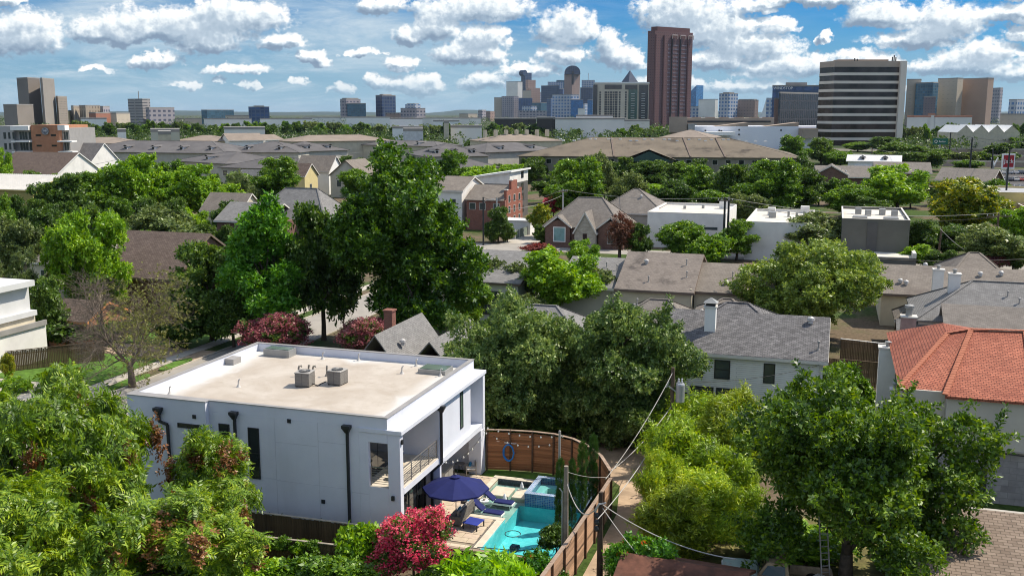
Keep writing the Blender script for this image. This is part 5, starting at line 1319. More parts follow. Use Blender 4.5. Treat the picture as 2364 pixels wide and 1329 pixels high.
# --- brown brick house with steep gables
t = thing('gabled_brick_house', 'brown brick house with a steep pointed stone entrance gable', 'house', (-20.2, 125.5, 0))
walls_box(t, -6.8, 7.2, 0, 12, 3.7, br_brown); roof_hip(t, -6.8, 7.2, 0, 12, 3.7, 8.6, sh_warm, 0.4, 5.2)
for x0 in (-6.4, 3.2):
    walls_box(t, x0, x0 + 4.4, -0.6, 2.0, 4.1, br_brown, 'y', 5.0, name='bay_wall'); roof_gable(t, x0, x0 + 4.4, -0.6, 4.5, 3.9, 5.6, 'y', sh_warm, 0.3, trim=trim_w, name='bay_roof')
walls_box(t, -0.9, 2.9, -1.6, 2.5, 3.2, stone_w, 'y', 6.4, name='entrance_wall'); roof_gable(t, -0.9, 2.9, -1.6, 5.0, 3.2, 6.5, 'y', sh_warm, 0.25, trim=trim_w, name='entrance_roof')
window(t, 'S', -0.6, -5.1, -2.8, 1.0, 3.7, fm=white_pt, gm=plain('pale blue pane', (0.20, 0.34, 0.34), 0.15, 0.2), t=0.15); window(t, 'S', -0.6, 4.8, 6.0, 1.0, 3.3, fm=trim_w, gm=gl_blue, nz=2)
window(t, 'S', -1.6, 0.6, 1.4, 0.6, 2.8, fm=trim_b, gm=glass_dk, name='arched_window')
hip_house('tall_hip_house', 'house with large brown hipped roof behind the brown brick gables', -14.5, 147, 13, 13, 5.0, 9.2, beige, sh_warm, vents=1)
# --- flat-roofed modern houses
flat_house('modern_house', 'white flat-roofed modern house with slit window, left of three', -9.3, 4.5, 130.5, 151, 6.3, offwhite, membrane, [('S', -3.5, -0.8, 3.6, 4.3), ('S', 2.5, 5.6, 3.4, 4.0)], units=((5, 5, 1.6, 1.5), (-2, 2, 0.5, 0.6), (1.2, 4, 0.5, 0.7)))
flat_house('modern_house', 'white flat-roofed modern house with pinkish roof deck, middle of three', 8.8, 19.2, 119.5, 143, 6.3, offwhite, membrane, [], units=((-2.0, 4, 1.3, 1.4), (-1.6, 0, 1.2, 1.0), (1.0, 2, 0.4, 1.0), (2.4, 1, 0.4, 0.9), (3.6, 3.5, 0.4, 1.0), (3.5, 10.5, 1.5, 1.2)))
t = flat_house('modern_house', 'dark grey flat-roofed modern house with roof condensers, right of three', 23.8, 33.8, 118.5, 140, 7.4, warmgrey, membrane, [], cap=trim_w, units=((-2.4, 1, 1.0, 1.0), (-0.9, -1, 1.0, 1.0), (1.4, 1.2, 1.0, 1.0), (3.2, -1, 1.0, 1.0), (-2.2, -4.5, 2.2, 0.25), (2.5, -5, 2.2, 0.25)))
MB().box(-6, 5.8, -16.5, -10.76, 0, 2.2).build('terrace_wall', darkgrey, t); MB().box(-5.8, 5.6, -16.3, -10.76, 2.202, 2.3).build('terrace_deck', membrane, t)
MB().box(-1.2, 0.3, -10.9, -10.752, 2.3, 6.9).build('recess_panel', darkgrey, t); MB().box(5.3, 5.8, -16.5, -10.76, 2.3, 3.0).build('terrace_parapet', trim_w, t)
# --- brick facade house, grey shed-roofed house and neighbours up the lane
t = thing('brick_facade_house', 'red brick townhouse with tall stepped facade and tan roof', 'house', (-45.5, 146, 0))
walls_box(t, -4.2, 4.2, 0, 12, 6.2, br_red, 'x', 8.6); roof_gable(t, -4.2, 3.6, 0, 12, 6.2, 8.8, 'x', sh_tan, 0.3, asym=0.5)
MB().box(3.7, 4.25, 0.8, 4.0, 0, 8.2).box(3.7, 4.25, 4.002, 8.0, 0, 10.0).box(3.7, 4.25, 8.002, 11.2, 0, 8.2).build('stepped_facade', plain('bright brick', (0.26, 0.10, 0.07), 0.9, 0.15, 2), t)
for y in (0.8, 4.0, 8.0): MB().box(3.6, 4.35, y, y + 0.9, 10.02 if y == 4.0 else 8.22, 10.2 if y == 4.0 else 8.4).build('facade_cap', trim_w, t)
for z in (1.2, 3.4, 5.6):
    for y in (2.0, 5.4, 8.9): window(t, 'E', 4.25, y, y + 1.2, z, z + 1.5, fm=trim_w, gm=gl_blue)
for a0 in (-3.6, -1.4, 1.6): window(t, 'S', 0, a0, a0 + 1.4, 4.2, 5.6, fm=trim_w, gm=gl_blue)
t = thing('shed_roof_house', 'grey three-storey house with white slanted shed roof', 'house', (-51, 165, 0))
MB().box(-6, 4.5, 0, 14, 0, 8.2).build('wall', darkgrey, t)
MB().poly([(-6, -0.02, 8.2), (4.5, -0.02, 8.2), (4.5, -0.02, 11.0), (-6, -0.02, 9.4)]).poly([(4.52, 0, 8.2), (4.52, 14, 8.2), (4.52, 14, 11.0), (4.52, 0, 11.0)]).build('upper_wall', offwhite, t)
MB().poly([(-6.4, -0.6, 9.4), (5.1, -0.6, 11.2), (5.1, 14.5, 11.2), (-6.4, 14.5, 9.4)]).poly([(-6.4, -0.6, 9.15), (5.1, -0.6, 10.8), (5.1, -0.6, 11.19), (-6.4, -0.6, 9.39)]).poly([(5.1, -0.6, 10.8), (5.1, 14.5, 10.8), (5.1, 14.5, 11.19), (5.1, -0.6, 11.19)]).build('roof', white_pt, t)
for z in (1.0, 3.8, 6.2, 9.0): window(t, 'E', 4.53 if z > 8 else 4.5, 8.5, 10.4, z, z + 1.7, fm=dark_metal, gm=glass_dk)
gable_house('white_gable_house', 'white gabled house beside the slanted shed roof', -54, 153, 6.5, 14, 8.0, 10.4, 'x', offwhite, sh_tan, [('S', 1.0, 2.0, 5.0, 6.3), ('E', -3, -1.8, 5.2, 6.4)], rz=R(0))
gable_house('yellow_gable_house', 'pale yellow house with a steep gable end', -124, 207, 9, 7.5, 6.5, 9.6, 'x', plain('pale yellow render', (0.62, 0.52, 0.27), 0.9, 0.06), sh_brown, [('E', -1.0, 0.2, 2.0, 4.0)], trim=trim_w)
gable_house('white_steep_house', 'white house with a tall steep gable end behind the yellow one', -125, 222, 11, 9, 7.0, 11.2, 'x', white_pt, sh_tan, [('E', 1.2, 2.4, 3, 6, dict(fm=dark_metal))], trim=trim_w)
gable_house('white_small_house', 'small white gable end among trees left of the yellow house', -131, 196, 7, 6, 5.0, 8.2, 'x', white_pt, sh_grey, trim=trim_w)
gable_house('tan_roof_house', 'house with pinkish tan roof beside the tall dark green tree', -110, 216, 10, 12, 6.5, 10.5, 'y', beige, sh_tan, [('S', -3, -1.6, 3, 5)], trim=trim_b)
flat_house('red_garage', 'small building with a bright red wall behind the tall dark green tree', -88, -83, 172, 180, 3.6, plain('red render', (0.55, 0.10, 0.06), 0.8, 0.1), membrane)
# --- left side
t = thing('brown_roof_house', 'house with long brown shingle roof and a tan gable wing', 'house', (-60, 52, 0))
walls_box(t, -8, 8, 0, 15, 4.4, br_brown, 'x', 8.6); ro = roof_gable(t, -8, 8, 0, 15, 4.4, 8.8, 'x', sh_brown, 0.4, trim=trim_b)
walls_box(t, -7, -1.0, -3.5, 6, 4.6, cream, 'y', 7.6, name='wing_wall'); roof_gable(t, -7, -1.0, -3.5, 8.0, 4.7, 7.7, 'y', sh_warm, 0.5, trim=plain('cream trim', (0.62, 0.52, 0.30), 0.8), name='wing_roof')
link('roof_vent', vent2, ro, (-6.8, 6, 8.3))
t = thing('brick_hip_house', 'dark red brick house with grey hip roof left of the cone-shaped tree', 'house', (-72, 107, 0))
walls_box(t, -7, 6, -6, 8, 5.6, br_brown); roof_gable(t, -7, 3, -6, 4, 5.6, 8.2, 'x', sh_grey, 0.4, trim=trim_w); roof_hip(t, -3.5, 11, -1, 10, 5.6, 10.6, sh_grey, 0.4, 4.5, name='main_roof')
gable_house('brown_rear_house', 'small brown roof behind the dark trees at upper left', -95, 130, 9, 8, 4.5, 7.6, 'x', cream, sh_tan)
t = thing('modern_left_house', 'white modern house with slatted screen at the left edge', 'house', (-52, 22, 0))
MB().box(-10, 1.5, -2.2, 8, 0, 3.4).build('wall', offwhite, t); MB().box(-10.1, 1.6, -2.3, -2.18, 3.402, 3.9).box(1.5, 1.7, -2.18, 8, 3.402, 3.9).build('terrace_parapet', coping, t)
MB().box(-10, 0.3, 0.5, 8, 3.402, 4.3).build('upper_plinth', cream, t)
MB().box(-10, 0.6, -0.3, 8, 4.302, 4.8).box(-10, 0.6, -0.3, 8, 7.2, 7.75).box(0.2, 0.6, -0.3, 0.4, 4.8, 7.2).box(-10, -0.2, 1.0, 8, 4.8, 7.2).build('upper_frame', white_st, t)
sl = MB().box(-10, -0.5, 0.6, 0.68, 4.85, 7.15).build('screen', trim_b, t)
for k in range(14): MB().box(-10, -0.5, 0.52, 0.6, 4.9 + k * 0.16, 5.0 + k * 0.16).build('slat', plain('grey slats', (0.24, 0.22, 0.21), 0.8, 0.2), sl)
picket_fence('brown board fence behind the white modern house at the left', (-50.2, 24.5), (-44.5, 31), 1.9, dkfence, dkfence)
hip_house('cream_cottage', 'small cream cottage with a window at the left, among trees', -77, 62, 5.5, 6, 4.2, 6.0, cream, sh_tan, [('S', -1.0, 0.2, 1.6, 3.2)])
hip_house('red_tile_cottage', 'small reddish tile roof among trees at the left', -84, 66, 8, 7, 3.6, 5.4, cream, bricky('faded red tiles', (0.34, 0.15, 0.10), (0.42, 0.20, 0.14), (0.2, 0.1, 0.07), 0.3, 0.2, 0.02))
t = thing('orange_brick_house', 'orange brick house front seen through the bare tree', 'house', (-50.5, 34.5, 0))
walls_box(t, -4, 1.0, 0, 6, 2.9, br_orange, 'x', 4.2); roof_gable(t, -4, 1.0, 0, 6, 2.9, 4.3, 'x', sh_brown, 0.35, trim=plain('orange trim', (0.5, 0.22, 0.08), 0.8)); window(t, 'E', 1.0, 1.0, 2.4, 0.8, 2.2)
t = thing('olive_barn', 'olive metal building with white ribbed roof at the left edge', 'barn', (-163, 150, 0))
walls_box(t, -16, 8, -10, 10, 6.2, olive, 'x', 8.8)
ro = roof_gable(t, -16, 8, -10, 10, 6.2, 8.9, 'x', plain('white metal roof', (0.62, 0.60, 0.56), 0.5, 0.06), 0.5, trim=plain('yellow trim', (0.62, 0.5, 0.2), 0.7))
for k in range(40): MB().bar((-16.3 + k * 0.62, -10.4, 6.28), (-16.3 + k * 0.62, -0.1, 9.1), 0.06, 0.06).build('roof_rib', trim_w, ro)
gable_house('brown_gable_house', 'house with brown roof and white gable below the round sign building', -196, 190, 22, 18, 7.0, 12.5, 'x', offwhite, sh_brown, [('E', -2, 0, 3, 5.5)], trim=white_pt)
gable_house('charcoal_gable_house', 'house with charcoal roof and white gable in front of the brick apartment block', -215, 226, 18, 13, 8.5, 14.0, 'x', offwhite, sh_dark, [('E', -2, 0, 4, 6.5)], trim=white_pt)
# --- the rusty shed roof, pickup, ladder at the bottom
t = thing('shed', 'shed with rusty brown metal roof at the bottom edge', 'shed', (16.4, 1.0, 0), R(-4))
MB().box(-2.8, 2.8, -4.6, -0.4, 0, 1.5).build('wall', dkfence, t)
roof_gable(t, -2.8, 2.8, -4.6, -0.4, 1.5, 2.3, 'x', plain('rusty sheet', (0.13, 0.055, 0.035), 0.85, 0.4, 1.2, dirt=(0.07, 0.04, 0.03), dscale=0.8, damt=0.8), 0.3)
# ------------------------------------------------------------------ apartment rows, offices and the skyline
def facade(name, wall, glass, pw, ph, mort, rough=0.4, var=0.12, gl_rough=0.25, mh=None):
    """far facade: a grid of windows too small to pick apart"""
    if name in MATS: return MATS[name]
    m, q, bs = newmat(name)
    tc = q.n('ShaderNodeTexCoord'); br = q.n('ShaderNodeTexBrick'); br.offset = 0.0
    q.put(br.inputs['Vector'], tc.outputs['UV'])
    g2 = tuple(c * 1.8 for c in glass)
    br.inputs['Color1'].default_value = rgb(glass); br.inputs['Color2'].default_value = rgb(g2); br.inputs['Mortar'].default_value = rgb(wall)
    br.inputs['Scale'].default_value = 1.0; br.inputs['Mortar Size'].default_value = mort; br.inputs['Mortar Smooth'].default_value = 0.0
    br.inputs['Brick Width'].default_value = pw; br.inputs['Row Height'].default_value = ph
    n1 = q.noise(tc.outputs['Object'], 0.02, 4, 0.6)
    c = q.mix(1.0, br.outputs[0], q.ramp(n1, [(0.3, 1 - var), (0.7, 1 + var)]), 'MULTIPLY')
    q.put(bs.inputs['Base Color'], c)
    q.put(bs.inputs['Roughness'], q.m('MULTIPLY_ADD', br.outputs['Fac'], 0.7 - gl_rough, gl_rough)); bs.inputs['Specular IOR Level'].default_value = 0.5
    return m
roof_flat = plain('far roof', (0.30, 0.28, 0.26), 0.9, 0.15, 0.05)

def tower(name, label, pts, D, top, mat, cat='office tower', cap=True, plant_box=None, z0=0.0, group=None):
    """a tower from its plan (photo column, metres behind D) and the row of its top"""
    P = [FAR(px, D + dd) for px, dd in pts]
    cx, cy = sum(p[0] for p in P) / len(P), sum(p[1] for p in P) / len(P)
    h = ZAT(top, D)
    t = thing(name, label, cat, (cx, cy, 0), 0, group)
    Q = [(p[0] - cx, p[1] - cy) for p in P]
    if sum(Q[i][0] * Q[(i + 1) % len(Q)][1] - Q[(i + 1) % len(Q)][0] * Q[i][1] for i in range(len(Q))) < 0: Q = Q[::-1]
    MB().prism(Q, z0, h).build('tower_body', mat, t)
    if cap: MB().prism([(a * 1.012, b * 1.012) for a, b in Q], h + 0.002, h + 1.6).build('parapet', roof_flat if cap is True else cap, t)
    if plant_box:
        f, hh = plant_box; MB().prism([(a * f, b * f) for a, b in Q], h + 1.602, h + hh).build('roof_plant', roof_flat, t)
    t['h'] = h
    return t, h, Q
def box4(px0, px1, dep=40, split=None, back=0):
    """plan of a block; split = column of the near corner when two faces show"""
    if split is None: return [(px0, 0), (px1, 0), (px1, dep), (px0, dep)]
    w = px1 - px0; f = (split - px0) / w
    return [(px0, dep * f), (split, 0), (px1, dep * (1 - f)), (px0 + px1 - split, dep)]

f_greybrown = facade('grey brown slab', (0.19, 0.165, 0.145), (0.15, 0.13, 0.115), 9, 3.6, 2.6)
f_beige_s = facade('beige strip wall', (0.36, 0.30, 0.235), (0.20, 0.17, 0.14), 6, 30, 1.6)
f_beige = facade('beige window wall', (0.50, 0.43, 0.34), (0.07, 0.075, 0.085), 9, 6, 2.9)
f_lavender = facade('lavender grey grid', (0.33, 0.30, 0.32), (0.08, 0.085, 0.12), 10, 8, 2.2)
f_greystrip = facade('grey banded office', (0.30, 0.28, 0.27), (0.07, 0.07, 0.08), 60, 5, 1.8)
f_blue = facade('blue curtain wall', (0.06, 0.10, 0.18), (0.025, 0.06, 0.15), 10, 8, 1.2, gl_rough=0.12)
f_navy = facade('navy curtain wall', (0.045, 0.065, 0.11), (0.018, 0.032, 0.08), 10, 8, 1.2, gl_rough=0.12)
f_teal = facade('teal glass', (0.06, 0.12, 0.16), (0.04, 0.10, 0.15), 5, 4, 0.5, gl_rough=0.12)
f_sky = facade('sky blue glass', (0.05, 0.15, 0.30), (0.03, 0.13, 0.30), 5, 4, 0.4, gl_rough=0.1)
f_brown = facade('brown granite', (0.30, 0.21, 0.18), (0.07, 0.055, 0.065), 9, 9, 3.4)
f_bluegrid = facade('blue grey grid', (0.42, 0.45, 0.50), (0.06, 0.12, 0.24), 11, 10, 2.2)
f_white = facade('white block windows', (0.76, 0.73, 0.68), (0.12, 0.12, 0.13), 9, 4.5, 2.4)
f_darkapt = facade('dark apartments', (0.045, 0.04, 0.04), (0.20, 0.19, 0.18), 9, 4, 2.6)
f_purple = facade('purple granite', (0.155, 0.075, 0.075), (0.06, 0.04, 0.05), 4.2, 4.1, 1.5, var=0.06)

# --- left of downtown
tower('slab_tower', 'tall windowless grey-brown slab tower at the far left', box4(45, 98, 55, 70), 1500, 181, f_greybrown)
tower('slab_tower', 'pale front half of the grey-brown slab tower at the far left', box4(98.5, 131, 60, 104), 1490, 182, facade('pale slab', (0.28, 0.25, 0.22), (0.22, 0.195, 0.17), 11, 3.6, 3))
tower('low_block', 'low windowless block at the foot of the slab tower', box4(9, 78, 60, 40), 1420, 243, facade('plain taupe', (0.24, 0.205, 0.175), (0.22, 0.19, 0.16), 12, 6, 3), cat='building')
tower('narrow_block', 'narrow grey building with vertical window strips right of the slab tower', box4(131.5, 157, 40, 136), 1530, 224, facade('strip windows', (0.26, 0.22, 0.18), (0.10, 0.09, 0.09), 5, 3.6, 1.5))
for px0, px1, top, mm, lb in ((157, 166, 257, plain('ochre wall', (0.42, 0.33, 0.17), 0.9), 'small ochre block next to the narrow grey building'), (165, 184, 246, f_beige_s, 'beige finned block, left of two alike'), (184, 232, 245, f_beige_s, 'long beige finned block, right of two alike'), (232, 254, 247, f_lavender, 'grey block with stepped roof behind the beige finned block'), (205, 258, 262, plain('red tile far roof', (0.36, 0.17, 0.12), 0.9), 'low reddish hall in front of the beige finned block'), (255, 300, 263, f_beige, 'low cream row of buildings left of the office with the mast')):
    tower('clinic_block', lb, box4(px0, px1, 40, px0 + (px1 - px0) * 0.3), 1650 if top < 258 else 1450, top, mm, cat='building')
tt, h, Q = tower('mast_office', 'banded grey office tower with a mast on its roof', box4(297, 348, 45, 330), 1800, 230, f_greystrip)
MB().tube([(0, 0, h + 1.6), (0, 0, h + 15)], 0.7, 6).build('mast', grey_metal, tt)
tower('annex_block', 'lower grey-pink block right of the office with the mast', box4(337, 403, 45, 345), 1790, 250, f_lavender, cat='building')
tower('glass_office', 'low wide glass office left of the blue cube', box4(465, 540, 50, 478), 2300, 255, f_teal)
tower('glass_cube', 'dark blue glass cube standing alone on the plain', box4(574, 622, 60), 2300, 248, f_blue, plant_box=(0.5, 4))
tower('glass_tower', 'blue-grey tower with a square top, left one of the glass pair', box4(786, 833, 40, 800), 2500, 230, f_lavender, plant_box=(0.8, 4))
tower('glass_tower', 'lower teal glass tower in front of the blue-grey one', box4(802, 845, 40), 2470, 240, f_teal)
tower('navy_tower', 'dark blue glass tower with notched upper corners', box4(868, 914, 60, 883), 2500, 221, f_navy, plant_box=(0.6, 4))
tt, h, Q = tower('crown_tower', 'stepped grey building with an arched crown right of the navy tower', box4(925, 982, 50, 962), 2400, 251, f_lavender)
MB().prism([(a * 0.62, b * 0.62) for a, b in Q], h, h + 10).build('crown', f_bluegrid, tt); MB().prism([(a * 0.5, b * 0.5) for a, b in Q], h + 10, h + 12).build('crown_top', roof_flat, tt)
# --- downtown
tower('downtown_tower', 'pale beige tower at the left end of downtown', box4(1141, 1161, 50), 4200, 226, f_beige)
tower('downtown_tower', 'wide brownish grid tower at the left end of downtown', box4(1158, 1197, 50, 1186), 4150, 223, f_lavender)
tower('downtown_tower', 'white tower with a dark top band', box4(1169, 1206, 50, 1195), 4600, 189, f_white, cap=facade('dark band', (0.03, 0.03, 0.04), (0.02, 0.02, 0.03), 6, 4, 1))
tt, h, Q = tower('downtown_tower', 'slim dark tower with rounded barrel top', box4(1203, 1227, 50, 1212), 4700, 168, f_navy, cap=False)
MB().tube([(Q[0][0], Q[0][1], h - 2), (Q[1][0], Q[1][1], h - 2)], 14, 14).build('barrel_top', f_navy, tt)
tt, h, Q = tower('downtown_tower', 'stepped reddish-brown tower beside the barrel-topped one', box4(1214, 1247, 50, 1222), 4650, 204, f_brown)
MB().prism([(a * 0.7 - 12, b * 0.7) for a, b in Q], h, h + 38).build('upper_step', f_brown, tt)
tower('downtown_tower', 'beige tower top behind the blue block', box4(1207, 1226, 40), 4400, 210, f_beige)
tower('downtown_tower', 'low blue glass block in the left part of downtown', box4(1197, 1229, 50), 4100, 227, f_blue)
tower('downtown_tower', 'broad dark blue-green glass tower left of the arched tower', box4(1249, 1291, 60, 1285), 4500, 198, f_navy)
tower('downtown_tower', 'grey-blue tower top behind the blue-green glass tower', box4(1264, 1300, 60), 4800, 190, f_bluegrid)
tower('downtown_tower', 'glass tower right behind the arched tower', box4(1284, 1304, 60), 4900, 186, f_teal)
tt, h, Q = tower('arch_tower', 'brown-grey tower with arched top and a keyhole slot', box4(1302, 1338, 60, 1320), 4500, 172, f_brown, cap=False)
hw = max(q[0] for q in Q)
ar = MB(); n = 14; dirx = Vector((CT, ST, 0)); dy = Vector((-ST, CT, 0)); wv = PXW(1302, 1338, 4500) / 2
pts = [dirx * (wv * math.cos(math.pi * k / n)) + Vector((0, 0, h + 38 * math.sin(math.pi * k / n) ** 0.7)) for k in range(n + 1)]
ar.poly([tuple(p - dy * 28) for p in pts]); ar.poly([tuple(p + dy * 28) for p in pts[::-1]])
for p, q_ in zip(pts[:-1], pts[1:]): ar.poly([tuple(p - dy * 28), tuple(q_ - dy * 28), tuple(q_ + dy * 28), tuple(p + dy * 28)])
ar.build('arched_top', f_navy, tt)
MB().bar(tuple(-dy * 36 + Vector((0, 0, h - 45))), tuple(-dy * 36 + Vector((0, 0, h + 14))), 9, 3, up=tuple(dy)).build('keyhole_slot', dark_metal, tt)
tower('downtown_tower', 'pale blue grid block in front of the arched tower', box4(1275, 1336, 50, 1319), 3300, 219, f_bluegrid)
tower('downtown_tower', 'bright blue glass block right of the pale grid block', box4(1318, 1346, 50), 3280, 231, f_sky)
tower('downtown_tower', 'tall navy tower in front of the one with the spire', box4(1339, 1374, 60), 4300, 203, f_navy)
tt, h, Q = tower('spire_tower', 'grey tower with a thin spire', box4(1342, 1372, 60), 4700, 186, f_bluegrid)
MB().tube([(0, 0, h), (0, 0, h + 34)], 1.2, 6).build('spire', grey_metal, tt)
tower('downtown_tower', 'small light blue glass tower left of the beige condominium', box4(1356, 1372, 40), 3200, 231, f_sky)
tower('downtown_tower', 'small white block low between the blue towers', box4(1334, 1350, 30), 2800, 251, f_white)
tower('downtown_tower', 'long low grey-brown building below the blue tower', box4(1196, 1262, 50), 3000, 257, f_lavender, cat='building')
for px0, px1, top, D, mm, lb in ((1229, 1250, 214, 4700, f_bluegrid, 'grey-blue tower in the gap left of the blue-green glass tower'), (1291, 1304, 206, 4600, f_blue, 'narrow blue tower left against the arched tower'), (1186, 1200, 205, 4900, f_lavender, 'narrow grey tower behind the white one with the dark band'), (1228, 1262, 238, 3700, f_teal, 'low teal glass block below the stepped brown tower'), (1262, 1278, 228, 3900, f_blue, 'small blue block between teal and pale grid blocks'), (1205, 1240, 246, 3300, f_bluegrid, 'low pale blue block in the left part of downtown'), (1336, 1358, 240, 3500, f_bluegrid, 'low grey grid block left of the light blue glass tower')):
    tower('downtown_tower', lb, box4(px0, px1, 40, px0 + (px1 - px0) * 0.6), D, top, mm)
tt, h, Q = tower('pyramid_tower', 'dark tower with a pyramid roof behind the beige condominium', box4(1433, 1472, 55, 1450), 3900, 190, f_navy, cap=False)
py_ = MB(); cxy = (sum(q[0] for q in Q) / 4, sum(q[1] for q in Q) / 4)
for i in range(4): py_.poly([(*Q[i], h), (*Q[(i + 1) % 4], h), (*cxy, h + 46)])
py_.build('pyramid_roof', facade('pyramid glass', (0.05, 0.06, 0.09), (0.03, 0.045, 0.08), 5, 4, 0.8), tt)
for px0, px1, top, D, mm, lb in ((1104, 1122, 255, 3000, f_lavender, 'small grey block left of the downtown towers'), (1060, 1102, 264, 2600, f_beige, 'low beige hotel on the rise left of downtown'), (1122, 1142, 258, 3100, f_brown, 'small brown block touching the left end of downtown')):
    tower('hill_block', lb, box4(px0, px1, 40, px0 + (px1 - px0) * 0.5), D, top, mm, cat='building')
# --- the purple granite tower
D = 1620
tt, h, Q = tower('granite_tower', 'very tall dark purple granite tower', box4(1491.5, 1594, 55, 1508), D, 71, f_purple, cap=False)
MB().prism([(a * 0.86, b * 0.86) for a, b in Q], h, ZAT(61, D)).build('upper_tier', plain('purple granite plain', (0.15, 0.072, 0.072), 0.6, 0.08, 0.02), tt)
a_, b_ = Vector((*Q[0], 0)), Vector((*Q[1], 0))
edges = sorted([(Vector((*Q[i], 0)), Vector((*Q[(i + 1) % 4], 0))) for i in range(4)], key=lambda e: fwd(tt.location.x + (e[0] + e[1]).x / 2, tt.location.y + (e[0] + e[1]).y / 2))
e0, e1 = max(edges[:2], key=lambda e: (e[1] - e[0]).length)
if (e1 - e0).dot(Vector((CT, ST, 0))) < 0: e0, e1 = e1, e0
nn = Vector((ST, -CT, 0))
for f in (0.02, 0.24, 0.45, 0.67, 0.88):
    p = e0.lerp(e1, f) + nn * 1.0; MB().bar((p.x, p.y, 0), (p.x, p.y, h - 6), 1.6, 1.6, up=tuple(nn)).build('pier', dark_metal if f in (0.45, 0.67) else plain('pier granite', (0.20, 0.10, 0.095), 0.6), tt)
pale = plain('arch frame', (0.45, 0.36, 0.34), 0.7)
for f in (0.45, 0.665, 0.88):
    p0, p1 = e0.lerp(e1, f) + nn * 2, e0.lerp(e1, f + 0.14) + nn * 2; z = ZAT(79, D)
    MB().bar((p0.x, p0.y, z), (p1.x, p1.y, z), 1, 1.6).bar((p0.x, p0.y, z), (p0.x, p0.y, z - 6), 1, 1).bar((p1.x, p1.y, z), (p1.x, p1.y, z - 6), 1, 1).build('arch_frame', pale, tt)
# rows of windows on the tower's broad face
wm_ = MB().box(-1.05, 1.05, -0.15, 0.15, -0.95, 0.95).mesh('window', plain('tower window', (0.23, 0.19, 0.22), 0.15, 0.5, 0.1))
rzf = math.atan2((e1 - e0).y, (e1 - e0).x)
cols = [0.10, 0.145, 0.29, 0.325, 0.36, 0.395, 0.50, 0.535, 0.57, 0.605, 0.72, 0.755, 0.79, 0.825]
for k in range(18):
    for f in cols[4:]:
        p = e0.lerp(e1, f) + nn * 0.3; link('window', wm_, tt, (p.x, p.y, 26 + k * 6.2), rzf)
# --- right of the tower
tt, h, Q = tower('wedge_tower', 'blue glass tower with a slanted top right of the purple tower', box4(1590, 1622, 60, 1606), 3600, 214, f_sky, cap=False)
top2 = ZAT(197, 3600); MB().poly([(*Q[0], h), (*Q[1], h), (*Q[1], top2)]).poly([(*Q[1], h), (*Q[2], h), (*Q[2], top2), (*Q[1], top2)]).poly([(*Q[2], h), (*Q[3], h), (*Q[2], top2)]).poly([(*Q[3], h), (*Q[0], h), (*Q[1], top2), (*Q[2], top2)]).build('slanted_top', f_sky, tt)
tower('white_block', 'white building with blue windows below the blue wedge tower', box4(1612, 1657, 50, 1650), 3000, 230, f_white)
tower('glass_block', 'low glass block at the foot of the blue wedge tower', box4(1592, 1614, 40), 3050, 247, f_bluegrid)
tower('mixed_tower', 'tower half blue glass half beige with a white crown', box4(1659, 1702, 50, 1682), 2900, 217, f_bluegrid, plant_box=(0.6, 5))
tower('brown_tower', 'brownish apartment tower with chamfered top', box4(1700, 1750, 50, 1742), 2900, 232, f_brown, plant_box=(0.85, 4))
tt, h, Q = tower('curved_tower', 'grey building with a sweeping curved roof edge', [(1768, 10), (1792, 0), (1792, 60), (1768, 60)], 2600, 226, f_bluegrid, cap=False)
MB().poly([(Q[0][0] - 26, Q[0][1], 0), (Q[0][0], Q[0][1], 0), (Q[0][0], Q[0][1], h), (Q[0][0] - 8, Q[0][1], h * 0.5)]).poly([(Q[0][0], Q[0][1] + 8, 0), (Q[0][0] - 26, Q[0][1] + 8, 0), (Q[0][0] - 8, Q[0][1] + 8, h * 0.5), (Q[0][0], Q[0][1] + 8, h)]).build('curved_fin', white_pt, tt)
D = 1150
tt, h, Q = tower('dark_glass_office', 'dark blue glass office with white lettering along its top', box4(1781, 1890, 60), D, 200, f_blue, plant_box=(0.45, 5))
# white letters on the parapet
def letters(txt, parent, loc, rz, size, m, name='lettering', ext=0.05, scale_x=1.0):
    cu = bpy.data.curves.new('t', 'FONT'); cu.body = txt; cu.size = size; cu.extrude = ext; cu.align_x = 'CENTER'; cu.align_y = 'CENTER'
    ob = bpy.data.objects.new('t', cu); COL.objects.link(ob)
    me = bpy.data.meshes.new_from_object(ob.evaluated_get(bpy.context.evaluated_depsgraph_get()))
    bpy.data.objects.remove(ob); me.name = name; me.materials.clear(); me.materials.append(m)
    o = link(name, me, parent, loc); o.rotation_euler = (math.pi / 2, 0, rz); o.scale = (scale_x, 1, 1)
    return o
p = FAR(1805, D - 1.0); letters('WINDSTOP', tt, (p[0] - tt.location.x, p[1] - tt.location.y, h - 2.0), HEAD, 4.2, white_pt)
tower('dark_grid_office', 'black glass office with a fine grid in front of the lettered one', box4(1796, 1890, 50, 1800), 1000, 216, facade('black grid glass', (0.06, 0.06, 0.075), (0.012, 0.015, 0.025), 3.4, 9, 0.5, gl_rough=0.1))
tower('pink_strip_block', 'narrow pinkish wall left of the black glass office', box4(1786, 1797, 30), 1010, 230, plain('pinkish wall', (0.34, 0.22, 0.19), 0.9))
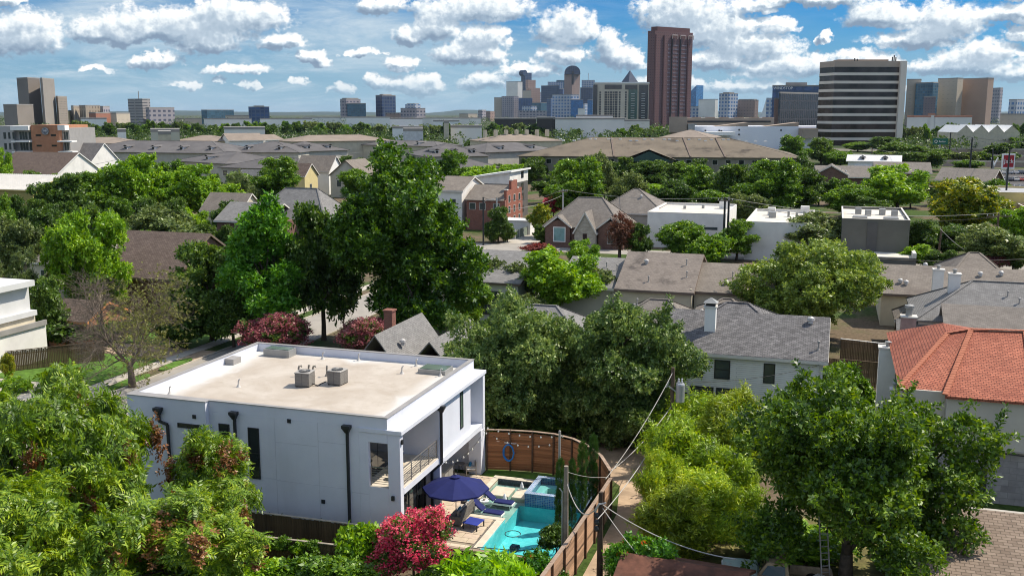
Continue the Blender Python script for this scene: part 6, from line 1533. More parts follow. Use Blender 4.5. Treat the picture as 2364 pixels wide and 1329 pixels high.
for px0, px1, top, D, mm, split, lb in ((2089, 2122, 185, 1500, f_beige, None, 'beige apartment tower right behind the banded office'), (2110, 2162, 192, 1460, f_teal, 2150, 'glass apartment tower between the two beige ones'), (2130, 2158, 225, 1400, facade('mauve apts', (0.20, 0.16, 0.17), (0.06, 0.07, 0.1), 4, 3.5, 1.4), None, 'lower mauve block in front of the glass apartment tower'), (2160, 2218, 182, 1480, f_beige, 2205, 'beige apartment tower with balcony strips, left half of the wide pair'), (2214, 2288, 182, 1470, facade('tan apts', (0.42, 0.29, 0.22), (0.14, 0.10, 0.085), 9, 7, 4), 2275, 'tan brick apartment tower, right half of the wide pair'), (2286, 2311, 204, 2400, f_lavender, 2305, 'slim bluish tower right of the tan apartment tower'), (2327, 2370, 231, 2200, f_bluegrid, 2345, 'blue-grey office at the right edge')):
    tower('apartment_tower', lb, box4(px0, px1, 45, split), D, top, mm)
# --- the beige condominium tower: windows are real
D = 1250
tt, h, Q = tower('condominium_tower', 'beige condominium tower with dark glass corners and rows of windows', box4(1372, 1497, 45), D, 193, plain('condo concrete', (0.62, 0.55, 0.45), 0.85, 0.06, 0.05), cap=white_pt)
cx, cy = tt.location.x, tt.location.y
def on_front(px0, px1, py0, py1, d0, d1, m, name, parent=tt, D_=None, c=None):
    """a panel on the camera-facing front of a far building"""
    D_ = D_ or D; c = c or (cx, cy)
    p, q_ = FAR(px0, D_), FAR(px1, D_); z1, z0 = ZAT(py0, D_), ZAT(py1, D_)
    w_ = math.hypot(q_[0] - p[0], q_[1] - p[1])
    return MB().box(0, w_, -d1, -d0, z0, z1).build(name, m, parent, (p[0] - c[0], p[1] - c[1], 0), HEAD)
gd = glassy('condo dark glass', (0.03, 0.035, 0.045), 0.1)
gg = glassy('condo green glass', (0.03, 0.09, 0.075), 0.1)
on_front(1368, 1378, 196, 270, 0.05, 3.0, gd, 'glass_corner'); on_front(1395, 1434, 196, 206, 0.05, 0.6, gd, 'glass_band')
on_front(1442, 1470, 196, 207, 0.05, 0.6, gd, 'glass_band'); on_front(1450, 1470, 207, 276, 0.05, 1.0, gg, 'glass_strip'); on_front(1474, 1495, 196, 276, 0.05, 1.0, gd, 'glass_strip')
z1, z0 = ZAT(211, D), ZAT(272, D); nfl = 11
wq = MB().box(-1.0, 1.0, -0.25, 0, -1.1, 1.1).mesh('window', gd); wb = MB().box(-1.6, 1.6, -0.25, 0, -1.2, 1.2).mesh('window', gd)
bal = MB().box(-2.2, 2.2, -1.6, 0, -0.2, 0.2).mesh('balcony', white_pt)
for k in range(nfl):
    z = z1 + (z0 - z1) * (k + 0.5) / nfl
    for px, mesh in ((1385, wq), (1398, wb), (1404, wq), (1410, wb), (1416, wq), (1422, wb), (1430, wq), (1444, wq)):
        p = FAR(px, D - 0.02); link('window', mesh, tt, (p[0] - cx, p[1] - cy, z), HEAD)
    for px in (1372, 1460, 1484):
        p = FAR(px, D - 1.2); link('balcony', bal, tt, (p[0] - cx, p[1] - cy, z - 1.6), HEAD)
# --- white apartments below it, dark apartments, garage, long white hall
D = 1000
for px0, px1, top, bot, mm, lb in ((1278, 1442, 276, 300, f_white, 'long white apartment building at the foot of the beige condominium'), (1442, 1500, 280, 305, facade('white balcony apts', (0.74, 0.69, 0.62), (0.10, 0.08, 0.07), 7, 4, 1.9), 'white apartment building with many balconies left of the purple tower'), (1240, 1282, 274, 300, f_darkapt, 'dark apartment building left of the white one')):
    tower('apartment_block', lb, box4(px0, px1, 40), D, top, mm, cat='apartment building')
tower('apartment_block', 'white stair towers and hall rising behind the white apartments', box4(1330, 1415, 30), 1045, 269, white_pt, cat='apartment building')
tower('apartment_block', 'long dark row of apartments below the downtown towers', box4(1142, 1238, 40), 1350, 275, f_darkapt, cat='apartment building')
D = 720
gar = plain('garage concrete', (0.36, 0.285, 0.225), 0.9, 0.12, 0.05)
tt, h, Q = tower('parking_garage', 'long tan concrete parking garage right of the purple tower', box4(1549, 1788, 45), D, 273, gar, cat='parking garage', cap=False)
cx, cy = tt.location.x, tt.location.y
for py0, py1 in ((279, 283), (287, 291), (294, 298)): on_front(1556 if py0 != 279 else 1584, 1592 if py0 != 279 else 1780, py0, py1, 0.02, 0.3, dark_metal, 'deck_opening', tt, D, (cx, cy))
on_front(1545, 1585, 270, 306, 0.4, 4, gar, 'stair_tower', tt, D, (cx, cy)); on_front(1586, 1606, 286, 306, 0.4, 6, grey_metal, 'metal_shaft', tt, D, (cx, cy))
for k, px in enumerate((1600, 1632, 1664, 1700, 1735, 1765)): on_front(px, px + 22, 270.5, 273, -6, -5, gar, 'roof_step', tt, D, (cx, cy))
D = 650
tt, h, Q = tower('white_hall', 'long plain white hall in front of the parking garage', box4(1605, 1886, 40), D, 292, plain('bluish white wall', (0.74, 0.75, 0.80), 0.85, 0.04, 0.03), cat='warehouse', cap=False)
cx, cy = tt.location.x, tt.location.y
for px, py in ((1628, 300), (1660, 300), (1665, 301), (1706, 298), (1706, 309), (1803, 299)): on_front(px, px + 3.5, py, py + 3.5, 0.02, 0.3, dark_metal, 'window', tt, D, (cx, cy))
for a0, a1 in ((1652, 1728), (1768, 1845)):
    p, q_ = FAR(a0, D), FAR(a1, D); w_ = math.hypot(q_[0] - p[0], q_[1] - p[1]); o = MB()
    o.poly([(0, 0, h), (w_, 0, h), (w_, 0, h + 2.6)]).poly([(0, 0, h), (w_, 0, h + 2.6), (w_, 12, h + 2.6), (0, 12, h)]).poly([(w_, 0, h), (w_, 12, h), (w_, 12, h + 2.6), (w_, 0, h + 2.6)]).build('sloped_roof_fin', gar, tt, (p[0] - cx, p[1] - cy, 0), HEAD)
on_front(1625, 1690, 304, 312, 0.4, 12, white_pt, 'low_annex', tt, D, (cx, cy)); on_front(1845, 1880, 296, 318, 0.4, 10, gar, 'tan_annex', tt, D, (cx, cy))
# --- the banded office
D = 760
plan = [(1888, 18), (1922, 0), (2070, 2), (2083, 6), (2083, 45), (1888, 45)]
P = [FAR(px, D + dd) for px, dd in plan]; cx, cy = sum(p[0] for p in P) / 6, sum(p[1] for p in P) / 6
tt = thing('banded_office', 'office block of dark glass bands between cream concrete bands', 'office building', (cx, cy, 0))
Q = [(p[0] - cx, p[1] - cy) for p in P]
def grown(Q, s): return [(a * (1 + s), b * (1 + s)) for a, b in Q]
z_top, z_bot = ZAT(141, D), ZAT(332, D); zf = [ZAT(y, D) for y in (153, 171, 190, 209, 227, 246, 265, 283, 302, 321)]
cream_b = plain('cream band', (0.70, 0.63, 0.55), 0.85, 0.06, 0.05)
brz = plain('bronze glass', (0.040, 0.030, 0.028), 0.08, 0.7, 0.08, spec=0.35)
MB().prism(Q, 0, z_top - 8).build('glass_core', brz, tt)
MB().prism(grown(Q, 0.012), zf[0] - 0.5, z_top).build('top_band', plain('tan top band', (0.42, 0.34, 0.28), 0.85, 0.06, 0.05), tt)
for i, z in enumerate(zf[1:]):
    s = 0.012 - 0.0005 * i
    MB().prism(grown(Q, s), z - 1.0, z + 1.0).build('concrete_band', cream_b, tt)
for i in range(len(zf)):
    zt = zf[i]; zb = zf[i + 1] if i + 1 < len(zf) else zt - 6
    MB().prism(grown(Q, 0.004), zb + 1.01, zt - 1.01 if i else zt - 0.52).build('glass_band', brz, tt)
p = FAR(2080, D - 1.5)
MB().box(-2.2, 2.2, 0, 3, 0, z_top).build('corner_pier', cream_b, tt, (p[0] - cx, p[1] - cy, 0), HEAD)
for px, hh in ((1966, 2.6), (1972, 2.0), (2052, 3.4), (2056, 4.6), (2060, 3.2)):
    p = FAR(px, D + 10); MB().tube([(0, 0, z_top), (0, 0, z_top + hh)], 0.5, 6).build('antenna', dark_metal, tt, (p[0] - cx, p[1] - cy, 0))
p = FAR(1965, D + 14); MB().box(-12, 26, 0, 12, z_top, z_top + 1.8).build('roof_plant', gar, tt, (p[0] - cx, p[1] - cy, 0), HEAD)
# --- brick apartment block with the round sign, left edge
D = 320
P0 = FAR(68, D); tt = thing('brick_apartments', 'orange brick apartment block with white balconies and a round sign', 'apartment building', (*P0, 0), HEAD)
sc = lambda px: PXW(68, px, D)
zz = lambda py: ZAT(py, D)
MB().box(sc(68), sc(133), 0, 22, 0, zz(289)).build('brick_wall', br_orange, tt)
MB().box(sc(-20), sc(24), 1, 22, 0, zz(291)).build('grey_wall', plain('pale grey panel', (0.42, 0.41, 0.40), 0.9, 0.06), tt)
MB().box(sc(24), sc(67.8), 2, 22, 0, zz(296)).box(sc(133.2), sc(150), 2, 22, 0, zz(296)).build('recess_wall', plain('grey recess', (0.30, 0.29, 0.28), 0.9, 0.06), tt)
for c0, c1, cz in ((24, 66, 291), (133.4, 150, 289)): MB().box(sc(c0), sc(c1), -1.0, 1.99, zz(301), zz(cz)).build('white_cornice', white_pt, tt)
for py in (325, 349, 374): 
    for c0, c1 in ((27, 69), (133.4, 167)): MB().box(sc(c0), sc(c1), -2.0, 1.98, zz(py + 3), zz(py)).build('balcony', white_pt, tt)
for py in (304, 329, 353):
    for a0, a1 in ((33, 53), (55, 62)): window(tt, 'S', 2, sc(a0), sc(a1), zz(py + 19), zz(py), fm=trim_w, gm=gl_blue, nx=3 if a0 == 33 else 1)
    window(tt, 'S', 2, sc(136), sc(148), zz(py + 19), zz(py), fm=trim_w, gm=gl_blue, nx=2)
    for a0 in (0, 11, 21): window(tt, 'S', 1, sc(a0), sc(a0 + (5 if a0 else 6)), zz(py + 17), zz(py + 2), fm=dark_metal, gm=gl_blue)
for py in (310, 334, 358):
    for a0 in (78, 113): window(tt, 'S', 0, sc(a0), sc(a0 + 13), zz(py + 5), zz(py), fm=plain('tan slot trim', (0.35, 0.2, 0.13), 0.9), gm=glass_dk)
sg = thing('round_sign', 'round navy sign with a white monogram on the orange brick wall', 'sign', FAR(101, D - 0.3) + (zz(303),), HEAD)
rs = sc(110) - sc(101)
for r0, y, m_ in ((rs, 0, dark_metal), (rs * 0.86, -0.06, white_pt), (rs * 0.72, -0.12, plain('navy sign', (0.02, 0.025, 0.06), 0.5)), (rs * 0.50, -0.18, white_pt), (rs * 0.44, -0.24, plain('navy sign', (0.02, 0.025, 0.06), 0.5))):
    MB().prism([(r0 * math.cos(k * math.pi / 16), r0 * math.sin(k * math.pi / 16)) for k in range(32)], 0, 0.055).build('sign_disc', m_, sg).rotation_euler = (math.pi / 2, 0, 0)
    sg.children[-1].location = (0, y, 0)
letters('W', sg, (0, -0.33, 0), 0, rs * 0.75, white_pt, 'monogram')

# --- long roofs between the trees and the skyline
rf_char = rf_tan = None
def row_block(name, label, px0, px1, eave, z, depth, rise, wm, rm, eave1=None, hip=True, dormers=0, chimneys=0, group=None, skyl=0, wins=0):
    """a long building whose near eave runs between two photo points"""
    a, b = Vector(G(px0, eave, z)), Vector(G(px1, eave1 or eave, z)); L = (b - a).length; rz = math.atan2((b - a).y, (b - a).x)
    t = thing(name, label, 'apartment building', (a.x, a.y, 0), rz, group)
    if rm is rf_char or rm is rf_tan: rise *= 0.62
    walls_box(t, 0.4, L - 0.4, 0.5, depth, z - 0.05, wm, None if hip else 'x', z + rise - 0.1)
    if hip: ro = roof_hip(t, 0, L, 0, depth, z, z + rise, rm, 0.3, depth * 0.5)
    else: ro = roof_gable(t, 0, L, 0, depth, z, z + rise, 'x', rm, 0.3, trim=trim_w)
    for i in range(dormers):
        x = L * (i + 0.7) / (dormers + 0.4); q = MB()
        y0, zz0 = depth * 0.12, z + rise * 0.24; w_, h_ = 1.2, 1.1
        q.box(x - w_ / 2, x + w_ / 2, y0, y0 + depth * 0.3, zz0 - 0.4, zz0 + h_); d_ = q.build('dormer', white_pt, ro)
        MB().poly([(x - w_, y0 - 0.3, zz0 + h_), (x, y0 - 0.3, zz0 + h_ + 0.6), (x, y0 + depth * 0.42, zz0 + h_ + 0.6), (x - w_, y0 + depth * 0.42, zz0 + h_)]).poly([(x, y0 - 0.3, zz0 + h_ + 0.6), (x + w_, y0 - 0.3, zz0 + h_), (x + w_, y0 + depth * 0.42, zz0 + h_), (x, y0 + depth * 0.42, zz0 + h_ + 0.6)]).build('dormer_roof', rm, d_)
        MB().box(x - 0.5, x + 0.5, y0 - 0.06, y0 - 0.001, zz0 + 0.15, zz0 + 0.95).build('pane', glass_dk, d_)
    for i in range(chimneys):
        x = L * (i + 0.5) / chimneys; MB().box(x - 0.6, x + 0.6, depth * 0.42, depth * 0.52, z + rise * 0.6, z + rise + 2.4).build('chimney', cream, ro)
    for i in range(skyl):
        x = L * (0.1 + 0.8 * (i + random.uniform(0.1, 0.9)) / skyl); yy = random.choice((0.40, 0.44))
        MB().box(x - 0.5, x + 0.5, depth * yy, depth * yy + 0.8, z + rise * yy * 2 - 0.1, z + rise * yy * 2 + 0.35).build('roof_hatch', white_pt, ro)
    for i in range(wins):
        x = L * (i + 0.5) / wins; window(t, 'S', 0.5, x - 0.9, x + 0.9, z - 2.6, z - 0.9, fm=trim_w, gm=glass_dk)
    return t, ro, L
rf_brown = plain('long brown roof', (0.165, 0.135, 0.10), 0.9, 0.12, 0.15, dirt=(0.055, 0.044, 0.034), dscale=0.16, damt=0.9, streak=True)
rf_char = plain('charcoal row roof', (0.115, 0.108, 0.108), 0.9, 0.12, 0.2, dirt=(0.17, 0.16, 0.155), dscale=0.05, damt=0.5)
rf_tan = plain('tan row roof', (0.25, 0.205, 0.168), 0.9, 0.1, 0.2, dirt=(0.24, 0.19, 0.155), dscale=0.06, damt=0.5)
t, ro, L = row_block('long_apartments', 'very long apartment building with stained brown hip roof', 1195, 1852, 360, 9.0, 48, 6.0, plain('dull beige wall', (0.26, 0.235, 0.19), 0.9, 0.1), rf_brown, 365, skyl=26, wins=22)  # wall beige darkened so its colour carries the shadow under the eave
for f in (0.35, 0.62, 0.74): MB().bar((L * f, -0.2, 9.1), (L * f - 3, 23.5, 15.05), 0.5, 0.3).build('roof_joint', trim_b, ro)
x = L * 0.475
MB().poly([(x - 9, -3, 8.2), (x, -3, 11.6), (x, 14, 11.6), (x - 9, 0, 8.2)]).poly([(x, -3, 11.6), (x + 9, -3, 8.2), (x + 9, 0, 8.2), (x, 14, 11.6)]).build('porch_gable', rf_brown, ro); MB().poly([(x - 8, -2.7, 7.5), (x + 8, -2.7, 7.5), (x, -2.7, 11.0)]).build('porch_wall', plain('dark green gable', (0.05, 0.09, 0.075), 0.8), ro)
row_block('apartments', 'white-walled grey-roofed wing in front of the long brown roof', 1240, 1330, 378, 6.0, 14, 2.5, white_pt, sh_grey)
for args in (
    ('charcoal-roofed apartments with white bay walls, nearest of the left group', 505, 700, 386, 7.0, 22, 4.5, beige, rf_char, 392, True, 0, 0, 8),
    ('charcoal roof left of the nearest one, partly behind bright trees', 402, 520, 371, 7.5, 26, 5.0, beige, rf_char, 378, True, 1, 0, 0),
    ('long charcoal roof with small white dormers in the left group', 170, 520, 350, 9.0, 30, 6.5, beige, rf_char, 354, True, 5, 0, 0),
    ('charcoal roof with a white dormer in the middle of the left group', 510, 690, 351, 9.0, 30, 6.0, beige, rf_char, 352, True, 2, 0, 0),
    ('charcoal roof with dormers at the right end of the left group', 690, 806, 350, 9.0, 26, 5.5, beige, rf_char, 346, True, 2, 0, 0),
    ('tan row roof behind the charcoal ones, farthest left', 152, 318, 332, 9.5, 26, 4.5, beige, rf_tan, 331, True, 0, 0, 0),
    ('tan row roof right of the green and white building', 395, 528, 326, 9.5, 26, 4.5, cream, rf_tan, 326, True, 0, 0, 0),
    ('tan roof with a white gable end in the far left group', 528, 610, 325, 10.0, 22, 5.5, white_pt, rf_tan, 324, False, 0, 0, 0),
    ('small tan roof with white ribs beside the white gable', 612, 655, 323, 10.0, 18, 4.0, white_pt, rf_tan, 322, False, 0, 0, 0),
    ('long tan roof behind the dormered charcoal roofs', 672, 905, 327, 10.0, 26, 4.5, cream, rf_tan, 324, True, 0, 0, 0),
    ('small dark row roof behind the long tan one', 835, 1010, 334, 8.0, 20, 3.5, cream, rf_char, 338, True, 2, 0, 0),
    ('charcoal roof with dark dormers left of the long brown roof', 985, 1130, 362, 8.0, 34, 7.0, beige, rf_char, 360, True, 3, 0, 0),
    ('charcoal roof in front with white posts left of the long brown roof', 1062, 1155, 389, 6.5, 20, 4.5, beige, rf_char, 386, True, 0, 0, 5),
    ('charcoal roof touching the left end of the long brown roof', 1120, 1292, 352, 9.0, 26, 5.0, beige, rf_char, 346, True, 2, 0, 0),
    ('tan roof with white chimney stacks behind the charcoal ones', 1130, 1300, 327, 9.0, 30, 5.5, cream, rf_tan, 325, True, 0, 7, 0),
    ('tan pyramid-like roof behind the long brown roof', 1520, 1640, 318, 12.0, 34, 6.0, cream, rf_tan, 319, True, 0, 0, 0)):
    lb, p0, p1, ev, z_, dp, rs_, wm, rm, e1, hp, dm, cm_, wn = args
    row_block('apartment_row', lb, p0, p1, ev, z_, dp, rs_, wm, rm, e1, hp, dm, cm_, wins=wn)
t, ro, L = row_block('cupola_block', 'dark-roofed corner with a white windowed cupola in the left group', 296, 330, 347, 9.0, 12, 4.0, white_pt, rf_char, wins=3)
def low_box(label, px0, px1, top, base_z, D, mat, dep=25, name='flat_building'):
    return tower(name, label, box4(px0, px1, dep), D, top, mat, cat='building')
low_box('flat white and green building left of the tan roofs', 345, 412, 305, 0, 520, facade('mint block', (0.45, 0.46, 0.38), (0.08, 0.22, 0.12), 9, 9, 3))
low_box('cream wall in front of the white and green building', 362, 392, 311, 0, 480, cream); low_box('small white block left of the white and green building', 268, 288, 305, 0, 560, white_pt)
low_box('flat brown-white building among the trees above the white gable', 515, 610, 299, 0, 640, f_white); low_box('white flat building with chimney among the middle trees', 905, 975, 297, 0, 760, white_pt)
low_box('white shed in front of the flat white building in the middle trees', 930, 976, 303, 0, 600, plain('pale blue-white', (0.55, 0.56, 0.58), 0.8)); low_box('white flat building with ribbed front right of the tan chimney stub', 1040, 1112, 295, 0, 700, f_white)
low_box('tan chimney-like stub among the middle trees', 1024, 1036, 285, 0, 690, cream, 8); low_box('flat white roof strip at the left behind the brick block', 105, 190, 307, 0, 500, white_pt)
for i, (a, b, tp, D_, mm, lb) in enumerate(((800, 900, 272, 1500, white_pt, 'low white hall below the navy glass tower'), (900, 975, 275, 1400, white_pt, 'low white hall below the stepped building with the arched crown'), (960, 1110, 274, 1700, f_white, 'long white residential row left of downtown'), (470, 580, 276, 1450, f_white, 'white low-rise row below the low wide glass office'), (520, 575, 268, 2000, f_beige, 'low cream block left of the blue cube'), (600, 720, 276, 1500, white_pt, 'flat white roofs below the blue cube'), (700, 800, 272, 1800, f_white, 'white low-rise row left of the glass pair'), (405, 465, 275, 1900, f_beige, 'low tan row left of the low wide glass office'), (890, 925, 262, 2300, f_brown, 'small brown block right of the navy glass tower'), (185, 245, 275, 1250, white_pt, 'low white hall in front of the beige finned blocks'), (2310, 2370, 265, 1500, f_beige, 'low pale building at the right edge behind the tent roofs'), (1000, 1060, 281, 1100, white_pt, 'low white warehouse in the trees left of the dark apartments'))):
    low_box(lb, a, b, tp, 0, D_, mm, 30, 'low_rise')
# red-tiled villas and the peaked white roofs on the right
for px0, px1, tp, lb in ((2095, 2150, 271, 'white villa apartments with red tiles, left part'), (2142, 2160, 266, 'red-tiled villa tower between the two wings'), (2158, 2245, 271, 'white villa apartments with red tiles, right part')):
    tt, h, Q = tower('villa_apartments', lb, box4(px0, px1, 25), 950, tp, f_white, cat='apartment building', cap=plain('villa red tile', (0.45, 0.21, 0.14), 0.85, 0.15, 0.1))
for k in range(4):
    p = FAR(2232 + 36 * k, 640); tt = thing('peaked_hall', ('first', 'second', 'third', 'fourth')[k] + ' white peaked hall roof from the left at the right edge', 'hall', (*p, 0), HEAD, 'peaked white halls')
    w_ = 5.0; MB().poly([(-w_, 0, ZAT(306, 640)), (w_, 0, ZAT(306, 640)), (0, 0, ZAT(290, 640))]).build('gable_wall', cream, tt)
    MB().poly([(-w_, 0, ZAT(306, 640)), (0, -0.5, ZAT(289, 640)), (0, 30, ZAT(289, 640)), (-w_, 30, ZAT(306, 640))]).poly([(0, -0.5, ZAT(289, 640)), (w_, 0, ZAT(306, 640)), (w_, 30, ZAT(306, 640)), (0, 30, ZAT(289, 640))]).build('roof', white_pt, tt); MB().box(-w_, w_, 0.1, 30, 0, ZAT(306, 640)).build('wall', cream, tt)
# low houses at upper right
gable_house('brick_gable_house', 'brown brick house with pale-trimmed gable at upper right', 21.5, 259, 9, 12, 6.5, 9.0, 'y', br_brown, sh_warm, [('S', -3.5, -2.3, 1.5, 4.5, dict(gm=glass_dk)), ('S', 1.8, 2.6, 1.5, 3.5)], trim=trim_w, vents=2)
row_block('long_low_houses', 'long tan-grey roof behind the brown brick gable', 1885, 2030, 408, 4.5, 14, 3.0, br_brown, sh_warm, 410, False)
row_block('long_low_houses', 'tan-grey roof left of the bright yellow-green tree', 2020, 2150, 398, 5.0, 14, 3.0, br_brown, sh_warm, 400, False)
row_block('long_low_houses', 'tan-grey roof with brick gable behind the yellow-green tree', 2160, 2290, 415, 4.5, 14, 3.2, br_brown, sh_warm, 420, False)
row_block('white_metal_hall', 'low white metal-roofed building with small round dormers', 1955, 2080, 372, 6.0, 16, 2.0, white_pt, plain('white metal', (0.62, 0.61, 0.6), 0.5, 0.05), 374, False, 2)
row_block('white_metal_hall', 'white flat-roofed strip in front of the round-dormer building', 1975, 2050, 385, 4.0, 8, 1.0, white_pt, white_pt, 386, False)
flat_house('yellow_shop', 'yellow flat-roofed shop at the right edge', 57.5, 76, 197, 218, 6.5, yellow, plain('grey membrane', (0.36, 0.36, 0.37), 0.8, 0.1), [], cat='shop')
flat_house('tan_shop_annex', 'low tan annex in front of the yellow shop', 61, 70, 186, 196, 4.2, plain('tan annex wall', (0.34, 0.22, 0.13), 0.9, 0.1), membrane, [], cat='shop')
# hills on the horizon
hm = plain('wooded hill', (0.03, 0.05, 0.035), 0.95, 0.3, 0.001)
hb_ = MB(); rgn = random.Random(5); n = 120
prev = None
for i in range(n + 1):
    px = -900 + 4200 * i / n; D_ = 15000
    hgt = 34 + 14 * math.sin(i * 0.21) + 10 * math.sin(i * 0.53 + 1) + (60 if 1000 < px < 1160 else 0) * math.exp(-((px - 1075) / 50) ** 2) + rgn.uniform(-3, 3)
    p, q_ = FAR(px, D_), FAR(px, D_ + 6000); a, b = (*p, -2), (*q_, CAM_H + hgt)
    if prev: hb_.poly([prev[0], a, b, prev[1]])
    prev = (a, b)
hb_.build('hills', hm, kind='structure')
# ------------------------------------------------------------------ poles, wires, vehicles, signs
cer = plain('porcelain', (0.55, 0.56, 0.57), 0.3, 0.05)
galv = plain('galvanised steel', (0.45, 0.46, 0.47), 0.45, 0.1, metal=0.5)
def pole(label, px, base, top, arm=0.0, r=0.14, m=None, lean=0.0, lamp=False, arm_rz=0.0, extra=None):
    x, y = G(px, base); d = fwd(x, y); h = ZAT(top, d)
    t = thing('utility_pole', label, 'utility pole', (x, y, 0), HEAD)
    MB().tube([(0, 0, 0), (lean * h * 0.5, 0, h * 0.5), (lean * h, 0, h)], [r * 1.15, r, r * 0.8], 10).build('post', m or pole_wood, t)
    if arm:
        c = Vector((math.cos(arm_rz), math.sin(arm_rz), 0)) * arm / 2; b = Vector((lean * h, -r - 0.06, h - 0.5))
        MB().bar(b - c, b + c, 0.12, 0.14).build('crossarm', pole_wood, t)
        for f in (-0.9, -0.45, 0.45, 0.9):
            q = b + c * f; MB().lathe([(0.04, 0.07), (0.07, 0.12), (0.05, 0.2), (0.07, 0.24), (0.02, 0.3)], 8).build('insulator', cer, t, tuple(q))
    if lamp:
        MB().tube([(0, 0, h - 1.0), (0.7, 0, h - 0.5), (1.6, 0, h - 0.4)], 0.05, 6).build('lamp_arm', galv, t)
        MB().box(1.4, 2.1, -0.12, 0.12, h - 0.5, h - 0.36).build('lamp_head', galv, t, bevel=0.04)
    return t, Vector((x, y, h)), h
p_tr, top_tr, h_tr = pole('utility pole with a grey transformer at the end of the dirt alley', 1547, 1085, 848, 0, 0.15)
MB().lathe([(0.30, h_tr - 2.3), (0.30, h_tr - 1.15), (0.26, h_tr - 1.05), (0.05, h_tr - 1.02)], 16, (0.5, -0.1)).build('transformer', galv, p_tr)
for dx in (0.38, 0.6): MB().lathe([(0.05, h_tr - 1.04), (0.08, h_tr - 0.95), (0.05, h_tr - 0.85), (0.07, h_tr - 0.78), (0.02, h_tr - 0.7)], 8, (dx, -0.1)).build('bushing', cer, p_tr)
MB().bar((-0.3, -0.2, h_tr - 1.2), (0.6, -0.2, h_tr - 1.9), 0.08, 0.08).bar((-0.45, -0.2, h_tr - 1.3), (-0.3, -0.2, h_tr - 0.9), 0.1, 0.1).build('bracket', galv, p_tr)
p1, top1, h1 = pole('weathered wooden pole standing inside the pool yard by the cypresses', 1305, 1292, 1075, 0, 0.15, plain('grey pole wood', (0.27, 0.23, 0.18), 0.9, 0.25, 2))
MB().tube([(-0.2, -0.1, 0.2), (-0.2, -0.1, h1 - 1.4), (-0.35, -0.1, h1 - 1.2)], 0.04, 6).build('conduit', galv, p1)
p2, top2, h2 = pole('dark utility pole with cable brackets in the dirt alley', 1384, 1345, 1135, 0, 0.15, plain('dark pole wood', (0.06, 0.042, 0.03), 0.9, 0.3, 2))
MB().tube([(-0.3, -0.15, h2 - 1.0), (-0.1, -0.2, h2 - 0.55), (0.25, -0.2, h2 - 0.5)], 0.05, 6).build('cable_bracket', galv, p2)
for k in range(3): MB().lathe([(0.10, -0.12), (0.13, 0), (0.10, 0.12)], 10).build('splice_case', dark_metal, p2, (-0.2, -0.12, h2 - 1.2 - 0.35 * k))
_, top3, _ = pole('left one of the close pair of tall poles before the white modern houses', 1669, 592, 456, 2.6, 0.2, dark_metal)
_, top4, _ = pole('right one of the close pair of tall poles before the white modern houses', 1678, 590, 455, 0, 0.2, dark_metal)
_, top5, _ = pole('grey metal pole by the lane in front of the red brick townhouse', 1147, 537, 456, 0, 0.16, galv)
_, top6, _ = pole('dark pole with a street lamp right of the tallest tree', 1116, 566, 455, 0, 0.16, dark_metal, lamp=True)
_, top7, _ = pole('pole with crossarm above the brown brick gables', 1299, 520, 437, 2.4, 0.18, galv, arm_rz=0.6)
_, top8, _ = pole('leaning wooden pole behind the long tan roof', 2164, 606, 527, 0, 0.17, None, 0.05)
_, top9, _ = pole('tall wooden pole with crossarm above the pink-red bush', 2296, 606, 492, 4.2, 0.18)
_, top10, _ = pole('tall dark pole with a white transformer at upper right', 2235, 440, 318, 2.0, 0.28, dark_metal)
_, top11, _ = pole('dark pole right of the white transformer pole', 2285, 440, 343, 0, 0.26, dark_metal)
_, top12, _ = pole('tall thin dark pole before the red square sign', 2318, 500, 345, 0, 0.22, dark_metal)
_, top13, _ = pole('pole with two lamp heads in front of the banded office', 2010, 400, 342, 1.8, 0.2)
_, top14, _ = pole('wooden pole with crossarm below the round sign building', 90, 440, 392, 3.0, 0.2)
_, top15, _ = pole('pale pole with crossarm among the charcoal roofs at left', 512, 400, 349, 3.0, 0.2, galv)
_, top16, _ = pole('pale pole left of the crossarm pole among the charcoal roofs', 403, 395, 348, 2.0, 0.2, galv)
_, top17, _ = pole('tall pole at the far right beyond the freeway', 2190, 372, 306, 2.0, 0.3, dark_metal)
wire_l = plain('pale cable', (0.42, 0.40, 0.37), 0.6, 0.05); wire_d = plain('dark cable', (0.05, 0.045, 0.04), 0.6, 0.05)
def wire(label, a, b, s, r=0.02, m=None, group=None):
    a, b = Vector(a), Vector(b)
    MB().tube([p - a for p in sag(a, b, s, 20)], r, 5).build('overhead_wire', m or wire_l, None, tuple(a), label=label, cat='cable', group=group)
def W3(px, py, z): return Vector((*G(px, py, z), z))
wire('upper pale cable running from the transformer pole down along the alley', top_tr + Vector((0, 0, -0.3)), W3(1398, 1105, 3.2), 0.4, 0.022)
wire('twisted pale cable from the transformer pole to the alley fence corner', top_tr + Vector((0, 0, -2.6)), W3(1412, 1085, 3.0), 0.35, 0.026)
wire('lowest pale cable from the transformer pole toward the alley pole', top_tr + Vector((0.1, 0, -2.8)), top2 + Vector((0.2, -1.5, -0.8)), 0.5, 0.026)
wire('pale cable sagging from the alley pole to the lower right', top2 + Vector((0, 0, -0.6)), W3(1700, 1290, 2.4), 0.5, 0.028)
wire('thin pale cable from the alley pole down into the flowering vine', top2 + Vector((0, 0, -0.7)), W3(1520, 1330, 1.6), 0.2, 0.024)
wire('pale cable looping from the yard pole to the alley pole', top1 + Vector((0, 0, -0.8)), top2 + Vector((0, 0, -0.4)), 1.3, 0.028)
wire('thin cable from the yard pole across the cypresses', top1 + Vector((0, 0, -0.3)), W3(1405, 1100, 2.9), 0.15, 0.015)
wire('dark cable from the transformer pole toward the white house', top_tr + Vector((0, 0, -1.0)), (21.8, 29.0, 5.2), 0.4, 0.016, wire_d)
